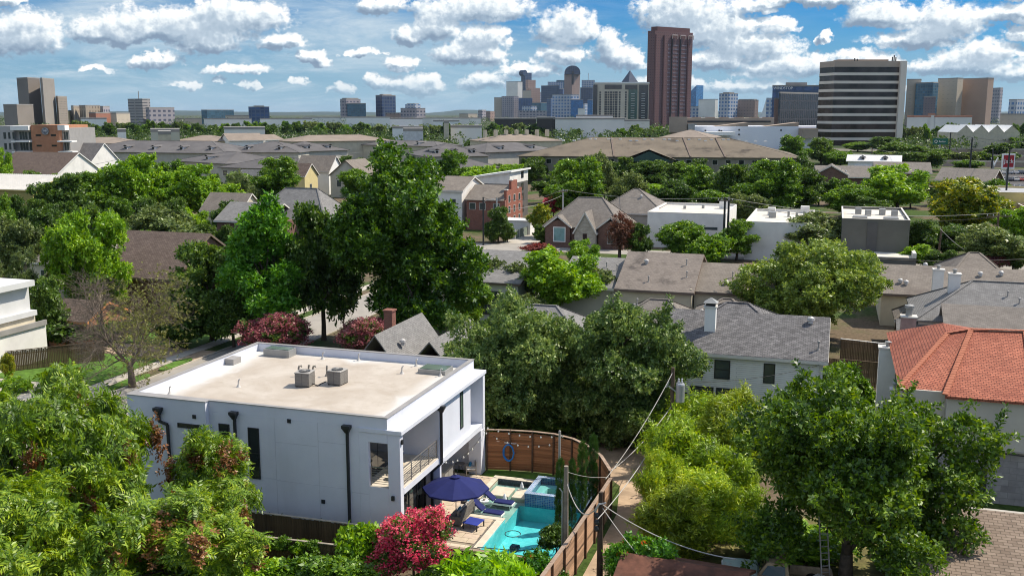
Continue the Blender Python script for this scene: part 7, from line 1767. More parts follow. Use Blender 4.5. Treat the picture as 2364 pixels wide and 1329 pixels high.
wire('dark cable from the transformer pole across the grey-green trees', top_tr + Vector((0, 0, -0.9)), (-1, 24, 5.6), 0.6, 0.016, wire_d)
for i, (a, b, s_, lb) in enumerate(((top3, top9, 1.5, 'upper long wire from the close pole pair to the pole over the pink-red bush'), (top3 - Vector((0, 0, 0.7)), top9 - Vector((0, 0, 0.6)), 1.8, 'lower long wire from the close pole pair to the pole over the pink-red bush'), (top3, top7, 0.9, 'long wire from the close pole pair to the pole above the brick gables'), (top7, top5, 1.2, 'upper wire from the crossarm pole down to the grey metal pole'), (top7 - Vector((0, 0, 1.2)), top5 - Vector((0, 0, 2.2)), 1.0, 'lower wire from the crossarm pole to the grey metal pole'), (top5, top6, 0.4, 'short wire between the grey metal pole and the lamp pole'), (top8, W3(2250, 590, 2.0), 0.4, 'slack wire hanging from the leaning wooden pole'), (top10, W3(2400, 345, 16), 1.0, 'wire from the white transformer pole to the right edge'), (top10, top13, 3.0, 'wire from the white transformer pole toward the banded office'), (top17, W3(2420, 330, 18), 1.0, 'far wire from the freeway pole to the right edge'), (top15, W3(830, 352, 10), 2.0, 'wire from the crossarm pole over the charcoal roofs to the right'), (top16, top15, 1.2, 'wire between the two pale poles among the charcoal roofs'), (top14, W3(330, 352, 12), 1.2, 'wire from the pole below the round sign to the right'), (W3(1890, 585, 5), W3(2364, 598, 5), 0.6, 'wire along the terrace of the dark grey modern house'))):
    wire(lb, a, b, s_, 0.035 if i < 9 else 0.06, wire_l if i % 2 == 0 else wire_d)
# --- pickup truck under the big tree
rust = plain('rusty tan paint', (0.36, 0.27, 0.17), 0.7, 0.2, 2.5, dirt=(0.12, 0.05, 0.03), dscale=1.2, damt=0.8)
teal_p = plain('faded teal paint', (0.28, 0.36, 0.34), 0.6, 0.15, 2.0, dirt=(0.30, 0.22, 0.15), dscale=1.5, damt=0.6)
tx, ty = G(1765, 1276, 1.8)
tk = thing('pickup_truck', 'old rusty pickup truck with faded teal hood under the big tree', 'truck', (tx + 0.3, ty - 0.2, 0), R(184))
# x: towards the front (left in the picture)
MB().prism([(0.55, -0.9), (2.25, -0.86), (2.35, -0.75), (2.35, 0.75), (2.25, 0.86), (0.55, 0.9)], 0.55, 1.12).build('hood', teal_p, tk, bevel=0.05)
cb = MB()
prof = [(-0.95, 0.5), (0.6, 0.5), (0.6, 1.1), (0.15, 1.75), (-0.8, 1.78), (-0.95, 1.1)]
inset = lambda x, z: 0.9 if z < 1.3 else 0.74
cb.poly([(x, -inset(x, z), z) for x, z in prof][::-1]).poly([(x, inset(x, z), z) for x, z in prof])
for (x0, z0), (x1, z1) in zip(prof, prof[1:] + prof[:1]): cb.poly([(x0, -inset(x0, z0), z0), (x1, -inset(x1, z1), z1), (x1, inset(x1, z1), z1), (x0, inset(x0, z0), z0)])
cb.build('cab', rust, tk)
MB().poly([(0.59, -0.78, 1.16), (0.59, 0.78, 1.16), (0.2, 0.66, 1.70), (0.2, -0.66, 1.70)]).build('windscreen', glass_dk, tk).location = (0.025, 0, 0.012)
for s_ in (-1, 1):
    MB().poly([(-0.75, s_ * 0.895, 1.14), (0.42, s_ * 0.895, 1.14), (0.12, s_ * 0.775, 1.62), (-0.7, s_ * 0.765, 1.64)]).build('side_window', glass_dk, tk).location = (0, s_ * 0.015, 0)
    MB().box(-0.85, 0.5, s_ * 0.9 - 0.015, s_ * 0.9 + 0.015, 0.6, 1.1).build('door', rust, tk)
    for x in (1.6, -2.1):
        w_ = MB().tube([(x, s_ * 0.72, 0.36), (x, s_ * 0.94, 0.36)], 0.36, 18).build('wheel', plain('tyre', (0.02, 0.02, 0.02), 0.9), tk); MB().tube([(x, s_ * 0.90, 0.36), (x, s_ * 0.95, 0.36)], 0.2, 14).build('rim', galv, w_)
    MB().box(2.34, 2.40, s_ * 0.62 - 0.14, s_ * 0.62 + 0.14, 0.75, 0.98).build('headlight', white_pt, tk)
MB().box(-3.0, -1.0, -0.9, -0.8, 0.5, 1.05).box(-3.0, -1.0, 0.8, 0.9, 0.5, 1.05).box(-3.05, -2.95, -0.8, 0.8, 0.5, 1.05).box(-2.95, -1.0, -0.8, 0.8, 0.5, 0.58).build('bed', rust, tk)
MB().box(2.38, 2.5, -0.9, 0.9, 0.45, 0.6).build('bumper', galv, tk)
for i, (x, y, s_, rz, lb) in enumerate(((-1.5, 0.2, 0.5, 0.4, 'rusty sheet scrap lying in the truck bed near the cab'), (-2.3, -0.2, 0.6, 1.0, 'pale board scrap lying in the truck bed near the tailgate'))):
    q = tk.matrix_basis @ Vector((x, y, 0)); MB().box(-s_, s_, -s_ * 0.5, s_ * 0.5, 0, 0.12).build('scrap', (rust, white_pt)[i], None, (q.x, q.y, 0.6 + 0.03 * i), rz, label=lb, cat='scrap')
# --- ladder on the trunk of the big tree
lx, ly = G(1908, 1352)
ld = thing('ladder', 'metal ladder leaning into the big tree', 'ladder', (lx, ly - 0.6, 0), HEAD + R(6))
lm = plain('aluminium', (0.50, 0.46, 0.42), 0.5, 0.15, metal=0.4)
for s_ in (-0.22, 0.22): MB().bar((s_, 0, 0), (s_ * 0.92, 0.9, 3.6), 0.05, 0.07).build('rail', lm, ld)
for k in range(11): MB().bar((-0.22, 0.07 + 0.08 * k, 0.3 + 0.31 * k), (0.22, 0.07 + 0.08 * k, 0.3 + 0.31 * k), 0.035, 0.035).build('rung', lm, ld)
# --- cars
def car(label, loc, rz, col, group=None, s=1.0):
    m = plain('car paint %.2f %.2f %.2f' % col, col, 0.3, 0.04, spec=0.6)
    t = thing('parked_car', label, 'car', loc, rz, group); t.scale = (s, s, s)
    pr = [(-2.1, 0.35), (2.15, 0.35), (2.2, 0.75), (1.1, 0.92), (0.45, 1.42), (-1.1, 1.45), (-1.75, 0.98), (-2.15, 0.9)]
    ins = lambda z: 0.86 if z < 1.1 else 0.66
    b = MB(); b.poly([(x, -ins(z), z) for x, z in pr][::-1]).poly([(x, ins(z), z) for x, z in pr])
    for (x0, z0), (x1, z1) in zip(pr, pr[1:] + pr[:1]): b.poly([(x0, -ins(z0), z0), (x1, -ins(z1), z1), (x1, ins(z1), z1), (x0, ins(z0), z0)])
    b.build('body', m, t)
    MB().poly([(1.08, -0.78, 0.97), (1.08, 0.78, 0.97), (0.50, 0.62, 1.39), (0.50, -0.62, 1.39)]).build('windscreen', glass_dk, t).location = (0.03, 0, 0.02)
    MB().poly([(-1.72, 0.78, 1.02), (-1.72, -0.78, 1.02), (-1.15, -0.62, 1.42), (-1.15, 0.62, 1.42)]).build('rear_window', glass_dk, t).location = (-0.03, 0, 0.02)
    for s_ in (-1, 1):
        MB().poly([(-1.5, s_ * 0.82, 1.02), (0.85, s_ * 0.84, 0.98), (0.4, s_ * 0.69, 1.37), (-1.05, s_ * 0.69, 1.39)]).build('side_window', glass_dk, t).location = (0, s_ * 0.02, 0)
        for x in (1.35, -1.35): MB().tube([(x, s_ * 0.68, 0.33), (x, s_ * 0.88, 0.33)], 0.33, 14).build('wheel', dark_metal, t)
    return t
x_, y_ = G(1255, 552); car('dark car parked beside the brown brick gabled house', (x_, y_, 0), R(80), (0.03, 0.04, 0.05))
cols = [(0.6, 0.6, 0.6), (0.5, 0.5, 0.52), (0.55, 0.1, 0.08), (0.65, 0.63, 0.6), (0.08, 0.08, 0.1), (0.62, 0.62, 0.62), (0.35, 0.36, 0.38), (0.6, 0.58, 0.55)]
cn_ = ['white', 'silver', 'red', 'pale', 'black', 'white', 'grey', 'cream']
k = 0
for row, py in enumerate((402, 418, 436)):
    for i in range(7):
        x_, y_ = G(2300 + 14 * i, py); c_ = cols[(k * 3 + row) % 8]
        car('%s car, %s from left, %s row of the car park at upper right' % (cn_[(k * 3 + row) % 8], ('first', 'second', 'third', 'fourth', 'fifth', 'sixth', 'seventh')[i], ('far', 'middle', 'near')[row]), (x_, y_, 0.01), HEAD + R(85 + random.uniform(-6, 6)), c_, 'cars in the car park'); k += 1
sheet('car_park', [G(2270, 452), G(2420, 452), G(2420, 392), G(2270, 392)], 0.006, asphalt_m)
for i, (px, D_, c_, lb) in enumerate(((2105, 560, (0.6, 0.6, 0.6), 'leftmost white car on the freeway right of the banded office'), (2112, 570, (0.1, 0.1, 0.12), 'black car on the freeway right of the banded office'), (2122, 565, (0.5, 0.5, 0.5), 'silver car on the freeway right of the banded office'), (2131, 560, (0.55, 0.1, 0.08), 'red car on the freeway right of the banded office'))):
    car(lb, (*FAR(px, D_), 3.01), HEAD + R(15), c_, 'cars on the freeway', 1.2)
# --- freeway right of the office
fw = plain('freeway concrete', (0.36, 0.28, 0.23), 0.9, 0.2, 0.05)
for k, (D_, z_) in enumerate(((430, 2.0), (480, 2.6), (560, 3.0))):
    a, b = FAR(2085 + 40 * (2 - k), D_ + 30), FAR(2700, D_); d = Vector((b[0] - a[0], b[1] - a[1], 0)); n_ = Vector((-d.y, d.x, 0)).normalized() * 11
    MB().prism([a, b, (b[0] + n_.x, b[1] + n_.y), (a[0] + n_.x, a[1] + n_.y)], 0, z_).build('freeway', fw, kind='structure')
    MB().bar((a[0], a[1], z_ + 0.4), (b[0], b[1], z_ + 0.4), 0.3, 0.8).build('guard_wall', plain('pale guard wall', (0.5, 0.44, 0.38), 0.9), label='pale concrete guard wall of the %s freeway strip' % ('near', 'middle', 'far')[k], cat='wall')
# --- signs
D_ = 335
p = FAR(2338, D_); sg = thing('square_sign', 'tall red square sign with the white word Jack', 'sign', (*p, 0), HEAD)
MB().box(-0.3, 0.3, 0.3, 0.7, 0, ZAT(386, D_)).build('sign_post', grey_metal, sg)
w_ = PXW(2326, 2350, D_) / 2; z0, z1 = ZAT(388, D_), ZAT(357, D_)
MB().box(-w_ - 0.4, w_ + 0.4, 0, 0.6, z0 - 0.3, z1 + 0.3).build('sign_box', white_pt, sg); MB().box(-w_, w_, -0.06, -0.002, z0 + 0.3, z1 - 0.2).build('sign_face', plain('sign red', (0.36, 0.02, 0.03), 0.5, 0.05), sg)
letters('Jack', sg, (0, -0.12, (z0 + z1) / 2), 0, 2.0, white_pt, ext=0.02)
p = FAR(2305, D_); vs = thing('letter_sign', 'white V-shaped letter sign left of the red square sign', 'sign', (*p, 0), HEAD)
letters('V', vs, (0, 0, ZAT(375, D_)), R(-8), 4.2, white_pt, ext=0.1); MB().box(-0.2, 0.2, 0.2, 0.5, 0, ZAT(382, D_)).build('sign_post', grey_metal, vs)
p = FAR(2176, 470); gs = thing('green_billboard', 'dark green billboard with white Q mark beside the freeway', 'billboard', (*p, 0), HEAD)
w_ = PXW(2161, 2195, 470) / 2; z0, z1 = ZAT(334, 470), ZAT(320, 470)
MB().box(-w_, w_, 0, 0.5, z0, z1).build('panel', plain('billboard green', (0.01, 0.11, 0.075), 0.5, 0.05), gs); MB().box(-0.3, 0.3, 0.1, 0.6, 0, z0).build('post', grey_metal, gs)
letters('Q', gs, (-w_ * 0.62, -0.06, (z0 + z1) / 2), 0, 1.9, white_pt, ext=0.02); letters('Realtor', gs, (w_ * 0.25, -0.06, (z0 + z1) / 2), 0, 1.1, white_pt, ext=0.02)
# --- chain-link fence and skip by the lane
lk = thing('chain_link_fence', 'low green-grey mesh fence along the lane', 'fence', (*G(1190, 552), 0)); a, b = Vector((*G(1190, 552), 0)), Vector((*G(1262, 526), 0)); d = b - a
for i in range(9): q = d * (i / 8); MB().tube([tuple(q), (q.x, q.y, 1.8)], 0.06, 6).build('post', white_pt, lk)
MB().poly([(0, 0, 0.05), tuple(d + Vector((0, 0, 0.05))), tuple(d + Vector((0, 0, 1.7))), (0, 0, 1.7)]).build('mesh_panel', plain('fence mesh', (0.20, 0.24, 0.20), 0.8, 0.2), lk)
x_, y_ = G(1222, 528); sk = thing('yellow_container', 'small yellow container behind the mesh fence', 'container', (x_, y_, 0), R(20)); MB().box(-1.2, 1.2, -0.9, 0.9, 0, 1.6).build('body', plain('container yellow', (0.62, 0.40, 0.03), 0.6, 0.1), sk, bevel=0.1); MB().box(-1.25, 1.25, -0.95, 0.95, 1.602, 1.75).build('lid', plain('container yellow', (0.62, 0.40, 0.03), 0.6, 0.1), sk)
x_, y_ = G(1180, 545); sd2 = thing('white_shed', 'white shed with ribbed wall behind the grey metal pole', 'shed', (x_, y_ + 3, 0)); MB().box(-3, 3, 0, 4, 0, 2.7).build('wall', siding_w, sd2); MB().box(-3.2, 3.2, -0.2, 4.2, 2.702, 2.85).build('roof', white_pt, sd2)
# ------------------------------------------------------------------ every tree and bush in its place
grow('cypress', lf_cyp, 'feather', H=5.2, R_=0.55, n=2200, size=0.42, nl=30, lr=0.8, lobe_n=1.0, trunk_h=0.06, tr=0.07, seed=301, base=0.0, squash=1.3, cone=0.75, flat=0.0, spread=0.25, whips=0)
grow('bamboo1', lf_bam, 'bamboo', H=5.0, R_=2.4, n=1800, size=1.0, nl=18, lr=0.36, trunk_h=0.1, tr=0.05, seed=302, base=0.0, inner=0.1, spread=0.6, flat=0.0, lobe_n=1.3, whips=90, wl=0.35)
grow('bamboo2', leafmat('yellow bamboo leaves', (0.07, 0.09, 0.01), (0.17, 0.21, 0.012), (0.30, 0.29, 0.03), gain=(1.5, 1.7, 1.2)), 'bamboo', H=5.0, R_=2.0, n=1500, size=1.0, nl=16, lr=0.36, trunk_h=0.1, tr=0.05, seed=303, base=0.0, inner=0.1, spread=0.6, flat=0.0, lobe_n=1.3, whips=90, wl=0.35)
grow('big_left', lf_lime, 'broad', H=12, R_=6, n=4200, size=1.3, nl=26, lr=0.3, seed=304, tr=0.3)
grow('round_elm', leafmat('pale elm leaves', (0.026, 0.050, 0.012), (0.068, 0.115, 0.026), (0.165, 0.215, 0.062)), 'broad', H=10, R_=7, n=7000, size=1.05, nl=34, lr=0.27, seed=305, tr=0.35, trunk_h=0.2, base=0.08)
grow('brown_conifer', leafmat('rusty needles', (0.10, 0.035, 0.018), (0.17, 0.065, 0.035), (0.24, 0.11, 0.06), trans=0.1, gain=(1, 1, 1)), 'feather', H=8, R_=2.6, n=420, size=1.5, nl=22, lr=0.4, seed=306, cone=0.6, base=0.05, inner=0.2)
grow('redbush', leafmat('reddish leaves', (0.14, 0.03, 0.02), (0.26, 0.07, 0.045), (0.36, 0.14, 0.09), gain=(1, 1, 1)), 'broad', H=3, R_=2.2, n=700, size=0.9, nl=12, lr=0.42, seed=307, base=0.0, tr=0.06)
grow('tropic', leafmat('big tropical leaves', (0.045, 0.11, 0.008), (0.11, 0.23, 0.014), (0.22, 0.34, 0.03)), 'pinnate', H=2.2, R_=1.6, n=330, size=2.1, nl=10, lr=0.45, seed=308, base=0.0, tr=0.05, spread=0.4)
grow('vine_flower', lf_fresh, 'broad', H=2.4, R_=1.8, n=1100, size=0.62, nl=14, lr=0.4, seed=309, base=0.0, tr=0.05, extra=(leafmat('orange blossom', (0.5, 0.10, 0.02), (0.7, 0.2, 0.04), (0.8, 0.32, 0.08), gain=(1, 1, 1)), 'panicle', 0.04, 0.6))

T = tree_px
T('pecan_tree', 'big leafy pecan with hanging brown dead leaves at the left edge', 'pecan1', 130, 1400, 775, 520, rz=0.4)
T('pecan_tree', 'pecan crown with brown bunches filling the bottom left corner', 'pecan1', 60, 1560, 1010, 620, rz=2.6)
T('pecan_tree', 'pecan with brown dead leaf bunches in front of the shaded white house wall', 'pecan2', 500, 1375, 982, 310, rz=2.0)
T('pecan_tree', 'low pecan crown with dead leaves below the one at the shaded wall', 'pecan2', 420, 1500, 1130, 420, rz=4.0)
T('mulberry_tree', 'large spreading dark green tree over the old pickup truck', 'big_right', 1950, 1355, 845, 690, rz=1.0)
T('hackberry_tree', 'broad grey-green tree behind the cedar fence, left of two', 'big_mid', 1200, 1010, 655, 410, rz=0.5)
T('hackberry_tree', 'broad grey-green tree behind the alley, right of two', 'big_mid', 1440, 1015, 655, 400, rz=2.7)
T('hackberry_tree', 'darker grey-green tree touching the far pillar of the white house', 'big_mid', 1120, 1000, 800, 230, rz=4.1)
T('cottonwood_tree', 'tallest dark green tree in the middle of the picture', 'big_cotton', 950, 800, 328, 400, rz=0.3)
T('dark_tree', 'dark tree with a thick bare trunk left of the tallest tree', 'oak1', 748, 785, 450, 215)
T('sweetgum_tree', 'tall fresh green cone-shaped tree behind the pink myrtles', 'fresh1', 615, 800, 455, 265)
T('holly_tree', 'dark rounded tree left of the cone-shaped one', 'oak2', 490, 785, 560, 210)
T('crape_myrtle', 'red flowering crape myrtle in front of the parasol', 'myrtle_red', 955, 1350, 1160, 230)
T('crape_myrtle', 'pink crape myrtle behind the roof, left of two', 'myrtle_pink', 632, 840, 725, 205)
T('crape_myrtle', 'pink crape myrtle behind the roof, right of two', 'myrtle_pink', 843, 842, 733, 185)
T('crape_myrtle', 'pink-red crape myrtle under the wooden pole at the right', 'myrtle_pink', 2282, 628, 588, 105)
T('red_bush', 'reddish bush by the lane below the brown brick gables', 'redbush', 1250, 592, 560, 95, cat='bush')
T('red_bush', 'bright red bush near the crossarm pole', 'myrtle_red', 1278, 500, 446, 70, cat='bush')
for i, (px, b, tp, lb) in enumerate(((1292, 1254, 1040, 'first slim cypress from the left inside the pool fence'), (1320, 1226, 1045, 'second slim cypress from the left inside the pool fence'), (1343, 1200, 1003, 'third slim cypress from the left inside the pool fence'), (1368, 1170, 988, 'fourth slim cypress from the left inside the pool fence'))):
    T('cypress_tree', lb, 'cypress', px, b, tp, 25 if i != 1 else 22, 'cypresses along the pool fence')
for px, b, tp, w_, ky, lb in ((1600, 1075, 912, 190, 'bamboo1', 'yellow-green bamboo clump below the white sided house'), (1560, 1180, 965, 190, 'bamboo1', 'tall bamboo clump beside the transformer pole'), (1650, 1150, 940, 190, 'bamboo2', 'yellow bamboo clump left of the large spreading tree'), (1530, 1215, 1040, 120, 'bamboo1', 'bamboo clump leaning over the alley'), (1630, 1270, 1090, 200, 'bamboo1', 'bright green bamboo clump left of the pickup truck'), (1545, 1290, 1120, 170, 'bamboo2', 'olive bamboo clump above the rusty shed'), (1690, 1215, 1040, 150, 'bamboo1', 'bamboo clump under the left side of the large spreading tree'), (1700, 1060, 900, 140, 'bamboo2', 'golden bamboo tip against the large spreading tree')):
    T('bamboo_clump', lb, ky, px, b, tp, w_, 'bamboo beside the alley', 'bamboo')
for px, b, tp, w_, ky, lb in ((1480, 1365, 1235, 190, 'vine_flower', 'flowering vine with orange blossoms right of the alley'), (1245, 1370, 1275, 150, 'vine_flower', 'vine with orange blossoms left of the sunlit alley fence'), (1110, 1405, 1318, 180, 'tropic', 'bright tropical plant with long leaflets at the bottom'), (715, 1375, 1285, 180, 'shrub1', 'leafy bush left of the red myrtle at the bottom'), (845, 1330, 1205, 150, 'shrub3', 'light green bush touching the red myrtle from the left'), (610, 1385, 1295, 180, 'shrub3', 'bright bush at the bottom below the picket fence'), (800, 1380, 1290, 170, 'shrub1', 'dense bush at the very bottom left of the red myrtle'), (1010, 1395, 1305, 150, 'shrub2', 'dark bush below the red myrtle'), (1285, 1275, 1212, 100, 'shrub2', 'round dark bush at the foot of the yard pole'), (800, 1225, 1180, 90, 'shrub3', 'young bush against the base of the house wall'), (1940, 950, 832, 140, 'shrub1', 'climbing greenery at the right corner of the white sided house'), (1830, 1290, 1200, 260, 'shrub3', 'low yellow-green growth behind the pickup truck'), (2080, 1310, 1270, 150, 'shrub3', 'low growth right of the ladder'), (1185, 1425, 1340, 100, 'tropic', 'small tropical plant below the near end of the pool'), (340, 1420, 1290, 260, 'shrub1', 'dark bush under the left pecans at the bottom'), (40, 905, 868, 70, 'shrub3', 'small round shrub on the lawn of the left modern house'), (180, 800, 735, 150, 'shrub2', 'dark bushes behind the bare tree on the left'), (250, 790, 740, 110, 'shrub1', 'green bushes in front of the orange brick house'), (1000, 815, 780, 120, 'shrub3', 'bright low bushes behind the far parapet of the white roof')):
    T('bush', lb, ky, px, b, tp, w_, 'bushes', 'bush')
for i in range(9):
    f = i / 8; x = -9.4 + 7.0 * f
    plant('fence_vine', '%s tuft of vine from the left on the picket fence' % ('first', 'second', 'third', 'fourth', 'fifth', 'sixth', 'seventh', 'eighth', 'ninth')[i], 'shrub3' if i % 2 else 'shrub1', (x, -4.35 + 0.4 * f, 1.25), 0.36, 0.36, group='vine on the picket fence', cat='vine')
for i in range(7): plant('hedge_plant', '%s dark hedge plant from the left between fence and house wall' % ('first', 'second', 'third', 'fourth', 'fifth', 'sixth', 'seventh')[i], 'shrub2', (-9.5 + i * 1.1, -0.75, 0), 0.45, 0.75, group='hedge at the shaded wall', cat='bush')
for px, b, tp, w_, ky, lb in ((1060, 985, 905, 150, 'shrub2', 'first dark understory bush from the left behind the cedar fence'), (1170, 1005, 925, 160, 'shrub2', 'second dark understory bush from the left behind the cedar fence'), (1280, 1010, 930, 160, 'oak2', 'third dark understory tree from the left behind the cedar fence'), (1380, 1015, 920, 150, 'shrub2', 'fourth dark understory bush from the left behind the cedar fence'), (1480, 1020, 910, 140, 'oak2', 'fifth dark understory tree from the left, beside the transformer pole'), (1320, 960, 800, 240, 'big_mid', 'grey-green tree filling the gap between the two giants')):
    T('understory_bush' if ky == 'shrub2' else 'understory_tree', lb, ky, px, b, tp, w_, 'understory behind the cedar fence', 'bush' if ky == 'shrub2' else 'tree')
# left and middle
for px, b, tp, w_, ky, lb in (
    (210, 735, 470, 230, 'big_left', 'large bright tree left of the brown shingle roof'), (310, 525, 345, 170, 'lime1', 'bright lime tree below the cupola block'), (440, 520, 372, 170, 'lime1', 'bright lime tree in front of the charcoal roofs'), (230, 530, 385, 170, 'elm1', 'green tree right of the olive barn'), (150, 545, 392, 150, 'oak1', 'dark tree close to the white ribbed barn roof'), (385, 610, 470, 230, 'grey1', 'wide grey-green live oak above the brown shingle roof'), (60, 660, 490, 150, 'grey1', 'tree with reddish tint at the left edge below the barn'), (15, 620, 440, 90, 'elm1', 'tall tree cut by the left edge below the barn'), (10, 460, 335, 70, 'lime1', 'bright lime tree at the left edge beside the brick apartments'), (45, 760, 560, 130, 'wispy1', 'bluish feathery tree behind the left modern house'), (110, 800, 640, 130, 'oak2', 'dark shrubby tree behind the cream cottage'), (640, 480, 355, 150, 'elm1', 'green round tree left of the yellow gable house'), (560, 485, 388, 110, 'wispy1', 'grey thin-leaved tree left of the green round tree'), (520, 505, 420, 110, 'lime1', 'bright tree right of the lime pair'), (330, 640, 520, 130, 'elm2', 'tree rising behind the tan gable wing'), (110, 590, 480, 120, 'oak2', 'dark tree below the olive barn wall'), (250, 640, 470, 140, 'oak1', 'dark tree between the bright ones at left'), (440, 640, 560, 110, 'grey1', 'grey bush at the end of the brown shingle roof'), (570, 640, 520, 110, 'grey1', 'grey-green tree in front of the brick hip house'), (700, 560, 440, 120, 'elm2', 'tree with yellow-green top left of the tallest tree'), (430, 800, 680, 160, 'oak2', 'dark thicket behind the front lawn'), (540, 800, 640, 150, 'oak1', 'dark tree in shade right of the front lawn'), (830, 470, 380, 110, 'elm2', 'tree left of the top of the tallest tree'), (400, 470, 365, 120, 'elm1', 'green tree between the two lime trees'), (90, 480, 400, 100, 'oak2', 'dark tree behind the olive barn'),
    (1040, 455, 340, 120, 'elm1', 'round tree right behind the tallest tree'), (1115, 470, 378, 130, 'lime1', 'bright tree above the white gable house'), (1175, 455, 375, 110, 'lime1', 'bright tree above the slanted shed roof'), (1330, 505, 357, 170, 'elm1', 'olive green tree above the crossarm pole'), (1395, 480, 345, 90, 'grey1', 'dark feathery tree before the long brown roof'), (1150, 560, 478, 75, 'oak2', 'small dark tree by the red brick townhouse'), (1440, 500, 390, 120, 'grey1', 'grey-green tree behind the big hipped roof'), (1252, 548, 470, 72, 'gold1', 'yellowing palm-like bush left of the crossarm pole'), (1490, 490, 418, 110, 'lime1', 'bright bushy tree right of the big hipped roof'), (1560, 505, 410, 120, 'oak1', 'dark tree above the left white modern house'), (1500, 440, 372, 110, 'oak2', 'dark tree under the green gable of the long roof'), (1600, 480, 375, 140, 'elm1', 'tree in front of the long brown roof, right of its gable'), (1690, 490, 372, 150, 'oak1', 'dark tree above the close pole pair'), (1780, 500, 358, 180, 'elm1', 'tall tree at the right end of the long brown roof'), (1850, 490, 385, 130, 'oak2', 'dark tree right of the tall one by the long brown roof'), (1640, 500, 430, 110, 'elm2', 'rounded tree above the middle white modern house'), (1730, 520, 440, 110, 'grey1', 'tree directly behind the middle white modern house'), (1280, 470, 400, 110, 'oak1', 'dark tree left of the olive green one'), (1230, 420, 362, 80, 'oak2', 'small dark tree at the left end of the long brown roof'),
    (2070, 500, 374, 185, 'lime1', 'bright green rounded tree at upper right'), (2215, 545, 410, 200, 'gold1', 'yellow-topped tree left of the yellow shop'), (1960, 505, 415, 140, 'elm2', 'olive tree right of the brown brick gable'), (2300, 625, 515, 190, 'grey1', 'pale grey-green tree at the right behind the wooden pole'), (1885, 600, 488, 215, 'grey1', 'spreading grey-green tree before the dark grey modern house'), (1575, 600, 500, 135, 'elm2', 'tree before the left white modern house'), (1700, 600, 500, 120, 'elm1', 'tree behind the close pole pair'), (1640, 610, 540, 120, 'shrub1', 'low tree between the two white modern houses'), (2120, 590, 500, 120, 'oak1', 'shaded tree right of the dark grey modern house'), (2200, 590, 520, 130, 'oak2', 'shaded low tree behind the long tan roof'), (2110, 620, 560, 90, 'lime1', 'small bright tree by the leaning wooden pole'), (2340, 560, 470, 110, 'lime1', 'bright tree at the right edge below the yellow shop'), (2010, 520, 450, 110, 'oak1', 'dark tree below the bright green rounded one'),
    (1560, 735, 618, 130, 'lime1', 'bright feathery tree in front of the stained townhouse'), (1300, 745, 565, 220, 'lime1', 'bright maple-like tree in front of the townhouses'), (1185, 725, 590, 170, 'grey1', 'grey-green tree left of the bright maple-like one'), (1400, 740, 610, 150, 'grey1', 'grey-green tree right of the bright maple-like one'), (1240, 770, 680, 160, 'grey1', 'low grey-green tree above the left grey-green giant'), (1080, 760, 620, 130, 'elm2', 'tree right at the foot of the tallest tree'), (1350, 640, 550, 100, 'lime1', 'bright top behind the maple-like tree'), (1520, 800, 700, 120, 'grey1', 'grey-green tree left of the white chimney'),
    (1660, 745, 690, 90, 'shrub2', 'dark bush beside the tan gabled roof')):
    T('tree' if not ky.startswith('shrub') else 'bush', lb, ky, px, b, tp, w_, 'neighbourhood trees', 'tree' if not ky.startswith('shrub') else 'bush')
T('elm_tree', 'very large round pale green tree behind the white sided house', 'round_elm', 1870, 785, 555, 390, rz=0.8)
T('brown_conifer', 'dead rusty-brown conifer right of the brown brick gables', 'brown_conifer', 1430, 600, 488, 95)
T('dark_cedar', 'dark cedar beside the dead rusty conifer', 'oak2', 1475, 600, 515, 70)
T('sapling', 'small yellowish sapling before the white wall at the left edge', 'gold1', 22, 880, 815, 36)
# upper right and far belts
for px, b, tp, w_, ky, lb in ((1830, 385, 308, 90, 'elm1', 'green tree in front of the long white hall'), (1895, 380, 318, 90, 'oak2', 'dark tree at the foot of the banded office'), (1940, 385, 345, 90, 'elm2', 'bush-like tree left of the round-dormer building'), (2045, 352, 316, 120, 'oak2', 'low spreading tree right before the banded office'), (2120, 395, 332, 150, 'oak1', 'dark broad tree right of the round-dormer building'), (2070, 378, 328, 110, 'oak2', 'dark tree between the banded office and the dark broad one'), (1980, 350, 325, 80, 'elm2', 'small tree under the banded office'), (2230, 400, 365, 90, 'elm2', 'pale tree below the white transformer pole'), (2300, 360, 330, 70, 'far1', 'tree beyond the freeway left of the right edge'), (2350, 350, 318, 70, 'far2', 'tree beyond the freeway at the right edge')):
    T('tree', lb, ky, px, b, tp, w_, 'trees at upper right')
ORD = ['first', 'second', 'third', 'fourth', 'fifth', 'sixth', 'seventh', 'eighth', 'ninth', 'tenth', 'eleventh', 'twelfth', 'thirteenth', 'fourteenth', 'fifteenth', 'sixteenth', 'seventeenth', 'eighteenth', 'nineteenth', 'twentieth', 'twenty-first', 'twenty-second', 'twenty-third', 'twenty-fourth']
def belt(where, px0, px1, base, top, n, keys=('far1', 'far2', 'far1', 'far3'), jit=6, wf=1.6):
    for i in range(n):
        px = px0 + (px1 - px0) * (i + 0.5 + random.uniform(-0.3, 0.3)) / n; b = base + random.uniform(-jit, jit) * 0.5; tp = top + random.uniform(-jit, jit)
        T('far_tree', '%s tree from the left in the belt %s' % (ORD[i], where), random.choice(keys), px, b, tp, (px1 - px0) / n * wf, 'far tree belts')
belt('behind the round sign building', 160, 480, 318, 282, 12)
belt('above the white gable roofs', 480, 920, 316, 284, 16)
belt('behind the tallest tree', 920, 1260, 318, 287, 14)
belt('in front of the white apartments', 1290, 1560, 318, 293, 10)
belt('beside the brick apartments', 170, 400, 345, 320, 6, wf=1.2)
belt('between tan and charcoal roofs', 840, 1130, 345, 322, 9, wf=1.3)
belt('below the charcoal roofs', 170, 420, 392, 362, 6, ('oak1', 'elm2', 'oak2'), 5, 1.5)
